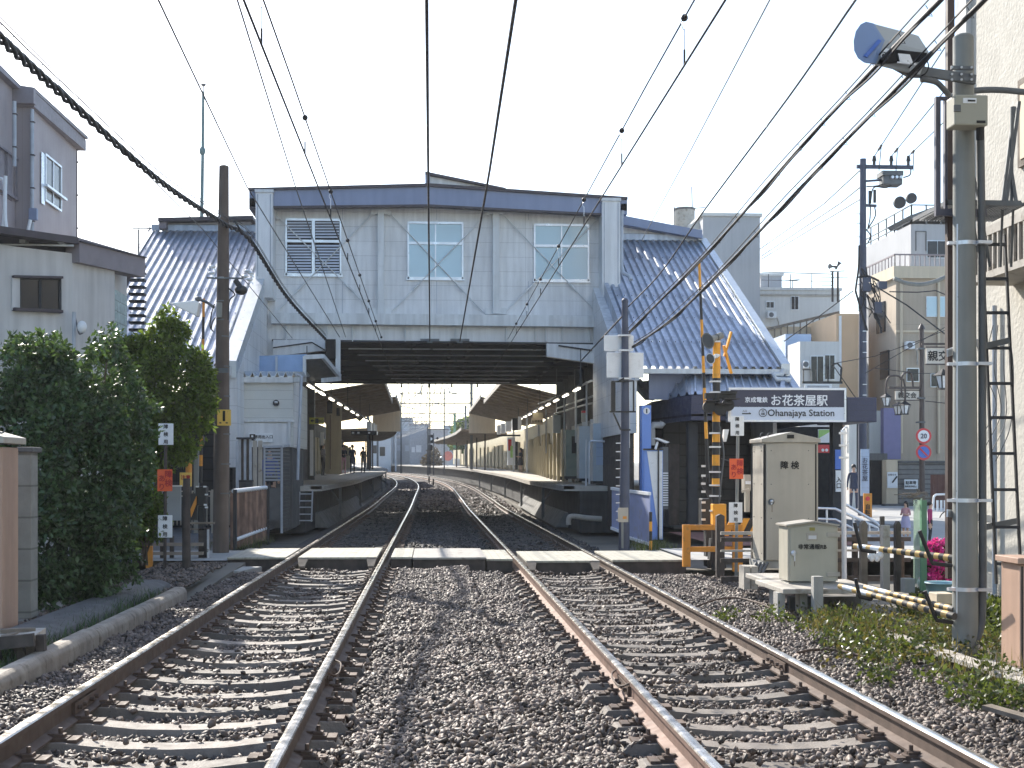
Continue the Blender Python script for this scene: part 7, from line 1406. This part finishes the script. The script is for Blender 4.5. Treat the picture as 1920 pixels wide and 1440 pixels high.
m.build('spokes', mt['aluminium'], T); m = MB(); m.bar(c + Vector((0, .1, 0)), c + Vector((.5, .1, .35)), .03); m.bar(c + Vector((0, .1, 0)), c + Vector((.55, .1, -.02)), .03); m.bar(c + Vector((.5, .1, .35)), c + Vector((1.0, .1, .3)), .03); m.build('frame', mt['mid_steel'], T)
T = thing('flower_stall', 'clutter of bags and planters stacked by the street', 'clutter', at(1650, 985, 47)); T['category'] = 'planters'
for i, (u, v, w_, h, mm) in enumerate(((1636, 968, 10, 12, W_), (1645, 972, 12, 10, mt['pillar_blue']), (1640, 958, 8, 10, mt['building_beige']), (1652, 966, 8, 14, mt['wood_brown']))): m = MB(); m.pbox(u, v, u + w_, v + h, 46 + .2 * i, .3); m.build('planter', mm, T, bevel=.03)
pb('white_shed', 'narrow white shop side wall between the sign end and the utility pole', 'wall', (('wall', 1592, 793, 1606, 960, 50, .5, mt['building_pale']), ('dark_side', 1606, 793, 1612, 960, 50.2, .5, mt['dark_steel'])))
pb('shop_wall', 'white shop wall behind the utility pole with a slanted stay', 'wall', (('wall', 1630, 770, 1658, 862, 57, .4, mt['building_pale']),))

# pipes, units and sills that break up the street houses
for nm, lab, u0, v0, u1, v1, D in (('air_conditioner', 'small white air conditioner on the brown house wall beside the lamp post', 1700, 640, 1716, 654, 55.6), ('air_conditioner', 'white air conditioner on the beige block near its barred window', 1440, 584, 1456, 596, 73.6), ('air_conditioner', 'white air conditioner low on the white shop house', 1508, 676, 1517, 690, 53.7)):
    T = thing(nm, lab, 'air conditioner', at((u0 + u1) / 2, v1, D)); m = MB(); m.pbox(u0, v0, u1, v1, D, .35); m.build('case', mt['sign_white'], T, bevel=.02); m = MB(); m.disc(at((u0 + u1) / 2 - 1.5, (v0 + v1) / 2, D - .01), px((v1 - v0) * .38, D), .02); m.build('fan_grille', mt['mid_steel'], T); m = MB(); m.tube([at(u1, v1 - 2, D + .1), at(u1 + 4, v1 + 8, D + .2), at(u1 + 4, v1 + 30, D + .2)], .04, 6); m.build('pipe', mt['concrete_pale'], T)
BH = [o for o in bpy.data.objects if o.name == 'brown_house'][0]
for u in (1690, 1760): m = MB(); m.tube([at(u, 522, 55.9), at(u, 850, 55.9)], .06, 6); m.build('downpipe', mt['building_beige'], BH)
m = MB(); m.pbox(1680, 620, 1830, 623, 55.93, .08); m.build('ledge', mt['building_beige'], BH)
for w in ((1700, 690, 1724, 716), (1745, 700, 1772, 726)): m = MB(); m.pbox(*w, 55.93, .08); f = m.build('window', mt['aluminium'], BH); m = MB(); m.pbox(w[0] + 1.5, w[1] + 1.5, w[2] - 1.5, w[3] - 1.5, 55.91, .03); m.build('pane', mt['glass_dark'], f)
T = thing('pipe_rack', 'tangle of pale pipes and conduits above the right platform cabinets', 'pipes', at(1100, 800, 40))
for q in (((1145, 712, 38.5), (1108, 714, 39.5), (1060, 738, 46), (1010, 757, 56)), ((1150, 748, 38.5), (1100, 758, 42), (1040, 776, 50)), ((1135, 735, 39), (1085, 752, 43), (1045, 766, 50)), ((1127, 900, 39), (1127, 745, 39)), ((1080, 830, 43), (1080, 735, 43)), ((1100, 800, 41), (1100, 715, 41)), ((1024, 850, 52), (1024, 768, 52)), ((1058, 860, 46), (1058, 742, 46))):
    m = MB(); m.tube([at(*p) for p in q], .035, 6); m.build('pipe', mt['white_steel'], T)
pb('hanging_panel', 'pale hanging screen panel behind the greenish cabinet', 'panel board', (('panel', 1037, 778, 1051, 812, 50, .1, mt['sign_white']),)); bpy.data.objects['hanging_panel'].name = 'hanging_screen'
t = pb('speaker_box', 'small red topped box hung beside the pale pipes', 'box', (('case', 1091, 772, 1098, 791, 41, .15, mt['cabinet']), ('red_top', 1091, 770, 1098, 774, 40.98, .17, mt['sign_red'])))
B1 = [blob(8, 720, 16.5, 55, 70), blob(75, 735, 16.6, 52, 78), blob(110, 690, 17, 35, 48), blob(150, 805, 16.4, 85, 82), blob(205, 690, 17.4, 38, 62), blob(215, 780, 16.8, 70, 90), blob(60, 870, 16.0, 85, 100), blob(170, 900, 16.0, 85, 110), blob(110, 1000, 15.7, 85, 95), blob(190, 1020, 16.0, 62, 85), blob(85, 1070, 15.5, 45, 50), blob(225, 940, 16.4, 35, 80), blob(245, 860, 16.6, 42, 70), blob(30, 960, 15.8, 60, 110), blob(190, 1090, 15.9, 45, 32), blob(40, 800, 16.4, 80, 80)]
B1 += [blob(u + random.uniform(-6, 6), v + random.uniform(-6, 6), 16.5, random.uniform(9, 18), random.uniform(9, 20)) for u, v in ((5, 655), (22, 662), (60, 660), (85, 655), (108, 650), (150, 722), (190, 630), (206, 628), (222, 645), (238, 700), (262, 735), (268, 770), (268, 800), (268, 850), (268, 900), (252, 960), (246, 1010), (240, 1060), (220, 1110), (60, 1110), (90, 1118), (140, 1112), (180, 1118))]
T = thing('hedge_bush', 'big dark leafy hedge bush beside the block pillar', 'bush', (X(150, 16), 16.2, -.1))
SUB = []
for k in range(150):
    b = random.choice(B1[:16]); a = random.uniform(0, 2 * PI); e = random.uniform(-.9, .95); c = math.sqrt(1 - e * e); r = random.uniform(.13, .30)
    SUB.append((b[0] + b[3] * c * math.cos(a), b[1] - abs(b[4] * c * math.sin(a)), max(.05, b[2] + b[5] * e), r, r * .8, r * random.uniform(.6, 1.1), 2.5))
SUB = [b for b in SUB if proj(b) + b[3] * F / b[1] < 282 and HZ - (b[2] + b[5] - H) * F / b[1] > (648 if proj(b) < 125 or proj(b) > 172 else 715)]
SHOOT = []
for k in range(46):                              # young shoots that break the outline
    u = random.uniform(0, 270); v = np.interp(u, [0, 20, 75, 110, 150, 175, 205, 240, 270], [655, 652, 652, 645, 718, 650, 625, 690, 760]) + random.uniform(-12, 14); b = blob(u, v, random.uniform(16.1, 17), random.uniform(4, 9), random.uniform(12, 26)); SHOOT.append((*b[:6], 5.))
for k in range(26):
    v = random.uniform(760, 1090); u = np.interp(v, [760, 850, 950, 1090], [284, 282, 262, 240]) + random.uniform(-8, 6); b = blob(u, v, 16.3, random.uniform(10, 20), random.uniform(5, 9)); SHOOT.append((*b[:6], 5.))
leaves('foliage', [(*b[:3], b[3] * .9, b[4] * .9, b[5] * .93, 1.) for b in B1] + SUB + SHOOT, 50000, .072, LEAF_D, T, T.location[:], asp=.5)
stems('branches', T, at(140, 1112, 16), [at(u, v, 16.5) for u, v in ((60, 760), (110, 700), (200, 680), (230, 850), (150, 800), (60, 950), (190, 1000))], .035)
m = MB(); m.bar(at(55, 975, 15.2), at(78, 972, 15.3), .03); m.build('dead_stick', mt['pole_concrete'], T)
B2 = [blob(330, 715, 22.2, 62, 68), blob(300, 650, 22.3, 36, 42), blob(355, 740, 22.1, 48, 70), blob(250, 690, 22.4, 42, 52), blob(275, 770, 22.2, 72, 66), blob(215, 660, 22.5, 30, 30), blob(330, 810, 22.1, 52, 42), blob(375, 705, 22.2, 22, 34), blob(388, 760, 22.1, 22.2, 18), blob(300, 850, 22.2, 45, 40), blob(250, 840, 22.3, 50, 50), blob(318, 612, 22.3, 16, 18)]
B2 += [blob(u + random.uniform(-6, 6), v + random.uniform(-6, 6), 22.2, random.uniform(8, 15), random.uniform(8, 16)) for u, v in ((395, 735), (394, 748), (392, 700), (378, 672), (350, 655), (335, 640), (320, 605), (300, 622), (280, 632), (250, 645), (228, 640), (205, 640), (190, 655), (372, 800), (352, 838), (330, 858), (300, 880))]
T = thing('tree', 'bright small tree with sunlit leaves beside the thick brown pole', 'tree', (X(285, 20.3), 22.4, -.1))
SUB = []
for k in range(60):
    b = random.choice(B2[:12]); a = random.uniform(0, 2 * PI); e = random.uniform(-.9, .95); c = math.sqrt(1 - e * e); r = random.uniform(.10, .26)
    SUB.append((b[0] + b[3] * c * math.cos(a), b[1] + b[4] * c * math.sin(a), b[2] + b[5] * e, r, r * .9, r * random.uniform(.6, 1.1), 2.))
SUB = [b for b in SUB if proj(b) + b[3] * F / b[1] < 400]
leaves('crown', [(*b[:3], b[3], b[4], b[5], .9) for b in B2] + SUB, 21000, .085, LEAF_L, T, T.location[:], asp=.5)
stems('trunk', T, at(272, 1050, 22.4), [at(u, v, 22.3) for u, v in ((330, 660), (250, 680), (370, 740), (300, 640), (280, 780), (340, 820))], .05)
B3 = [blob(278, 950, 20.6, 28, 36), blob(290, 985, 20.6, 26, 28), blob(258, 990, 20.7, 24, 26), blob(240, 1010, 20.6, 25, 35)]
T = thing('shrub', 'small sunlit shrub left of the left sign post', 'shrub', (X(275, 20.6), 20.6, -.1)); leaves('foliage', B3, 4200, .07, LEAF_L, T, T.location[:], asp=.5); stems('stem', T, at(272, 1060, 20.6), [at(280, 940, 20.6), at(262, 985, 20.6), at(245, 1000, 20.6)], .02)
T = thing('azalea_bush', 'azalea bush in full magenta bloom behind the green mesh fence', 'bush', at(1762, 1095, 18)); BA = [blob(1752, 1040, 18, 22, 24), blob(1772, 1038, 18.1, 22, 22), blob(1760, 1072, 18, 28, 22), blob(1748, 1068, 17.9, 16, 20)]
leaves('foliage', BA, 1500, .06, LEAF_D, T, T.location[:]); leaves('blossom', BA, 3600, .058, PETAL, T, T.location[:], asp=.9, hollow=.12)
T = thing('far_tree', 'leafy green tree behind the right platform canopy in the distance', 'tree', at(872, 878, 185)); leaves('crown', [blob(870, 815, 185, 22, 30), blob(885, 800, 186, 20, 20), blob(856, 830, 185, 14, 18), blob(880, 838, 185, 20, 16)], 3500, .5, LEAF_L, T, T.location[:]); m = MB(); m.tube([at(872, 880, 185), at(871, 820, 185)], .25, 8, True, .1); m.build('trunk', BARK, T)
pb('far_column', 'dark green distant column in front of the far tree', 'mast', (('shaft', 850, 775, 855, 840, 160, .3, mt['green_steel']),))
# weeds over the ballast at the right
def patch(name, regs, n, size, mat, lab, asp=.6):
    bl = []
    for u0, v0, u1, v1, D0_, D1_, k in regs:
        for i in range(k): f = RNG.random(); u = u0 + (u1 - u0) * RNG.random(); D = D0_ + (D1_ - D0_) * f; x = X(u, D); r = RNG.uniform(.08, .2); bl.append((x, D, -.24 + r * .35, r, r, r * RNG.uniform(.3, .75)))
    return tag(leaves(name, bl, n, size, mat, asp=asp, hollow=.5), lab, None, None, 'stuff')
patch('weeds', ((1500, 0, 1790, 0, 13.0, 15.5, 60), (1560, 0, 1800, 0, 11.8, 13.2, 42), (1590, 0, 1790, 0, 11.6, 12.2, 8), (1835, 0, 1875, 0, 11.3, 15.5, 20), (1480, 0, 1570, 0, 13.5, 14.5, 7)), 3600, .052, LEAF_W, 'low leafy weeds spreading over the ballast below the concrete pole')
patch('weeds', ((1640, 0, 1790, 0, 9.6, 11.4, 6), (1800, 0, 1900, 0, 9.2, 10.8, 9), (1420, 0, 1470, 0, 14.5, 14.8, 2), (1340, 0, 1370, 0, 14.8, 15.2, 2)), 1300, .05, LEAF_W, 'scattered weed sprigs between the stones')
LEAF_Y = leafmat('leaf_dry', (.15, .13, .05), .3, .5)
patch('weeds', ((1500, 0, 1790, 0, 12.2, 15.3, 34), (1560, 0, 1860, 0, 11.2, 12.8, 20)), 1500, .045, LEAF_Y, 'dry yellowed leaves among the trackside weeds')
patch('ivy', ((1700, 0, 1790, 0, 15.2, 17, 14), (1840, 0, 1900, 0, 13, 16, 16)), 3200, .08, LEAF_W, 'leafy creeper at the foot of the stucco wall')
def grass(name, regs, n, h, mat, lab):
    P_ = []
    for x0, x1, d0, d1, z in regs: P_.append(np.stack([RNG.uniform(x0, x1, n), RNG.uniform(d0, d1, n), np.full(n, z)], 1))
    p = np.concatenate(P_); N_ = len(p); k = RNG.normal(size=(N_, 2)) * .35; hh = h * (.4 + .8 * RNG.random(N_)); a = RNG.uniform(0, 2 * PI, N_); w = np.stack([np.cos(a), np.sin(a), a * 0], 1) * .006
    t = p + np.stack([k[:, 0] * hh, k[:, 1] * hh, hh], 1); V = np.stack([p - w, p + w, t], 1).reshape(-1, 3); o = npmesh(name, V, np.arange(N_ * 3).reshape(-1, 3), mat); return tag(o, lab, None, None, 'stuff')
grass('grass', ((-3.75, -3.3, 9.5, 13.5, -.16), (-3.7, -3.3, 13.5, 17, -.16)), 900, .16, LEAF_D, 'tufts of grass between kerb and trough')
grass('grass', ((4.5, 5.6, 11.5, 15.2, -.27), (4.2, 5.0, 9.4, 11.2, -.27), (3.9, 4.9, 12.8, 14.6, -.24)), 200, .24, LEAF_Y, 'thin dry grass stalks among the weeds')
grass('grass', ((-4.6, -3.3, 25.2, 29, -.1), (3.9, 4.7, 25.0, 27.2, -.1)), 350, .22, LEAF_W, 'rough grass at the crossing edges')
# ================================================================ people
def person(lab, u, vf, D, h, face, top, legs, hair_long=False, skirt=None, bare=False, phone=True, lean=0.):
    """standing figure; face = heading in degrees (0 = towards the camera)"""
    s = h / 1.70; me = bpy.data.meshes.new('person'); V = []; E = []; Rr = []; tagv = []
    def vtx(x, y, z, r, t): V.append((x * s, y * s, z * s)); Rr.append(r * s); tagv.append(t); return len(V) - 1
    def chain(st, pts):
        k = st
        for p in pts: n = vtx(*p); E.append((k, n)); k = n
        return k
    pel = vtx(0, 0, .95, .125, 'leg'); ch = chain(pel, [(0, 0, 1.08, .118, 'top'), (0, .01, 1.25, .130, 'top'), (0, .01, 1.38, .105, 'top')])
    nk = chain(ch, [(0, 0, 1.47, .052, 'skin'), (0, -.012, 1.54, .068, 'skin'), (0, -.012, 1.61, .088, 'skin'), (0, -.005, 1.675, .06, 'skin')]); chain(nk - 1, [(0, -.098, 1.585, .016, 'skin')])
    for q in (-1, 1):
        a = chain(ch, [(q * .17, .005, 1.385, .056, 'top'), (q * .225, .02, 1.12, .042, 'top')])
        if phone: wr = chain(a, [(q * .13, -.20, 1.13, .031, 'top' if not bare else 'skin'), (q * .07, -.26, 1.16, .027, 'skin')]); dx, dy, dz = -q * .3, -.8, .35
        else: wr = chain(a, [(q * .245, -.02, .90, .031, 'top' if not bare else 'skin'), (q * .245, -.035, .83, .028, 'skin')]); dx, dy, dz = 0, -.15, -1
        w0 = V[wr]; w0 = [c / s for c in w0]
        for j, L in enumerate((.068, .078, .072, .058)): o = (j - 1.5) * .019; chain(wr, [(w0[0] + o * (.9 if phone else .2), w0[1] + dy * .035 + o * .9 * (not phone), w0[2] + dz * .035, .0095, 'skin'), (w0[0] + o + dx * L * .5, w0[1] + dy * L + o * .6 * (not phone), w0[2] + dz * L, .008, 'skin')])
        chain(wr, [(w0[0] - q * .03, w0[1] - .02, w0[2] + dz * .02, .0095, 'skin'), (w0[0] - q * .035, w0[1] - .045, w0[2] + dz * .045, .008, 'skin')])
        lt = 'skin' if bare else 'leg'
        an = chain(pel, [(q * .092, 0, .88, .088, 'leg'), (q * .10, -.012, .49, .057, lt), (q * .102, .02, .28, .050, lt), (q * .105, .02, .085, .036, lt)]); chain(an, [(q * .11, .03, .035, .038, 'shoe'), (q * .125, -.10, .03, .034, 'shoe'), (q * .13, -.17, .025, .025, 'shoe')])
    me.from_pydata(V, E, []); o = bpy.data.objects.new('tmp', me); COL.objects.link(o); sk = o.modifiers.new('s', 'SKIN'); sk.use_smooth_shade = True
    for i, r in enumerate(Rr): me.skin_vertices[0].data[i].radius = (r * (.78 if tagv[i] in ('top', 'leg') and i < 4 else 1), r * 1.0)
    for i in range(4): me.skin_vertices[0].data[i].radius = (Rr[i] * 1.25, Rr[i] * .82)
    me.skin_vertices[0].data[0].use_root = True; sb = o.modifiers.new('d', 'SUBSURF'); sb.levels = sb.render_levels = 1
    bpy.context.view_layer.update(); dg = bpy.context.evaluated_depsgraph_get(); body = bpy.data.meshes.new_from_object(o.evaluated_get(dg)); bpy.data.objects.remove(o)
    mats = {'skin': mt['skin'], 'top': top, 'leg': legs, 'shoe': mt['ink']}; keys = list(mats); body.materials.clear()
    for k in keys: body.materials.append(mats[k])
    vv = np.array(V)
    for f in body.polygons: f.material_index = keys.index(tagv[int(np.argmin(((vv - np.array(f.center)) ** 2).sum(1)))]); f.use_smooth = True
    T = bpy.data.objects.new('person', body); COL.objects.link(T); body.name = 'person'; T.location = at(u, vf, D); T.rotation_euler = (lean, 0, R(face)); tag(T, lab, 'person')
    m = MB(); m.ball((0, .012 * s, 1.645 * s), .108 * s, 14, (.86, 1.0, .92))
    if hair_long: m.tube([(0, .05 * s, 1.64 * s), (0, .085 * s, 1.5 * s), (0, .10 * s, 1.34 * s)], [.088 * s, .09 * s, .055 * s], 10)
    hb = m.build('hair', mt['hair'], T, origin='local'); hb.location = (0, .012 * s, .012 * s)
    m = MB()
    for q in (-1, 1): m.ball((q * .034 * s, -.088 * s, 1.612 * s), .011 * s, 8); m.ball((q * .088 * s, -.0 * s, 1.60 * s), .022 * s, 8, (.5, .8, 1.3))
    m.ball((0, -.086 * s, 1.553 * s), .02 * s, 8, (1.2, .4, .35)); m.build('face_features', mt['skin'] if False else mt['hair'], T, origin='local')
    if skirt:
        m = MB(); n = 18; rg = []
        for r, z in ((.155, 1.06), (.19, .93), (.215, .72), (.235, .55)): rg.append([(r * s * math.cos(2 * PI * i / n) * (1 + .05 * (i % 2)), r * .8 * s * math.sin(2 * PI * i / n), z * s) for i in range(n)])
        vs = [v for r in rg for v in r]; m.add(vs, [(i * n + j, i * n + (j + 1) % n, (i + 1) * n + (j + 1) % n, (i + 1) * n + j) for i in range(3) for j in range(n)], True); m.build('skirt', skirt, T, origin='local')
    return T
DK = M('cloth_dark', (.025, .025, .032), .85, var=.2); NV = M('cloth_navy', (.04, .05, .09), .85, var=.2); GY = M('cloth_grey', (.16, .15, .15), .85, var=.2); WT = M('cloth_white', (.55, .55, .55), .85); PK = M('cloth_pink', (.5, .28, .3), .85); LV = M('cloth_lilac', (.42, .40, .58), .85); RD = M('cloth_red', (.45, .05, .05), .85); BL = M('cloth_blue', (.07, .10, .35), .85)
person('long haired person in a dark dress with bare legs looking down on the right platform', 976, 887.5, 86, 1.60, -60, DK, DK, True, DK, True)
person('person in a grey top and dark trousers facing right on the left platform', 606, 893, 68, 1.64, 70, GY, DK, True)
person('person in dark clothes standing in the middle of the left platform trio', 644, 890, 76, 1.66, 20, DK, PK, False, None, False)
p = person('person in dark clothes with a backpack, second from the right on the left platform', 661, 888.5, 80, 1.70, 160, NV, DK)
person('person in dark clothes, rightmost on the left platform', 681, 888, 82, 1.62, 150, DK, GY)
m = MB(); a = at(662, 870, 79.7); m.box(a.x - .15, a.x + .15, a.y - .1, a.y + .12, a.z, a.z + .42); tag(m.build('backpack', mt['pole_slate'], bevel=.05), 'grey backpack worn on the back of a left platform passenger', 'backpack')
person('person in dark navy clothes with a white face mask by the utility pole', 1601, 956, 49, 1.66, -10, NV, NV, False, None, False, False)
person('person in a lilac dress and pink top bending by the green mesh fence', 1698, 1012, 29, .84, -50, PK, LV, True, LV, True)
person('person in magenta clothes right of the green mesh fence', 1744, 1020, 27, .86, 60, M('cloth_magenta', (.32, .04, .14), .85), DK, False, None, False, False)
person('person in a blue and red jacket half hidden behind the left hedge', 236, 1062, 21.4, 1.25, 40, RD, BL, False, None, False, False)
person('person in a white top glimpsed behind the left hedge', 250, 1010, 27, 1.55, 0, WT, PK, False, None, False, False)
person('person in a blue jacket behind the slatted gate', 506, 960, 34, 1.6, 0, BL, DK, False, None, False, False)
# ================================================================ light, sky, output
SKYROT = R(335); SUN_EL, SUN_AZ = R(33), R(25)                    # the sun stands ahead and to the left of the tracks
w = bpy.data.worlds.new('World'); SC.world = w; w.use_nodes = True; nt = w.node_tree; bg = nt.nodes['Background']
sky = nt.nodes.new('ShaderNodeTexSky'); sky.sky_type = 'NISHITA'; sky.sun_disc = False
sky.sun_elevation = SUN_EL; sky.sun_rotation = SKYROT; sky.dust_density = 1.0; sky.air_density = 1.0; sky.altitude = 10
nt.links.new(sky.outputs[0], bg.inputs['Color']); bg.inputs['Strength'].default_value = .15
sd = bpy.data.lights.new('sun', 'SUN'); so = bpy.data.objects.new('sun', sd); COL.objects.link(so)
sd.energy = 4.3; sd.angle = R(.5); sd.color = (1, .94, .84)
dirv = Vector((-math.sin(SUN_AZ) * math.cos(SUN_EL), math.cos(SUN_AZ) * math.cos(SUN_EL), math.sin(SUN_EL)))
so.rotation_euler = dirv.to_track_quat('Z', 'Y').to_euler(); so.location = dirv * 60
v = SC.view_settings; v.view_transform = 'Standard'; v.look = 'None'; v.exposure = 1.05; v.gamma = 1; v.use_curve_mapping = False
SC.cycles.use_denoising = True; SC.cycles.max_bounces = 8

# ---- air: a thin even haze round the whole scene
m = MB(); m.box(-420, 420, -60, 920, -1.5, 16); hz = m.build('haze', []); hz['kind'] = 'stuff'; hz['label'] = 'thin bright air haze'
hm = bpy.data.materials.new('haze'); hm.use_nodes = True; N = hm.node_tree.nodes; N.remove(N['Principled BSDF']); pv = N.new('ShaderNodeVolumePrincipled')
pv.inputs['Color'].default_value = (.93, .96, 1, 1); pv.inputs['Density'].default_value = .00045; pv.inputs['Anisotropy'].default_value = .25
hm.node_tree.links.new(pv.outputs[0], N['Material Output'].inputs['Volume']); hz.data.materials.append(hm)
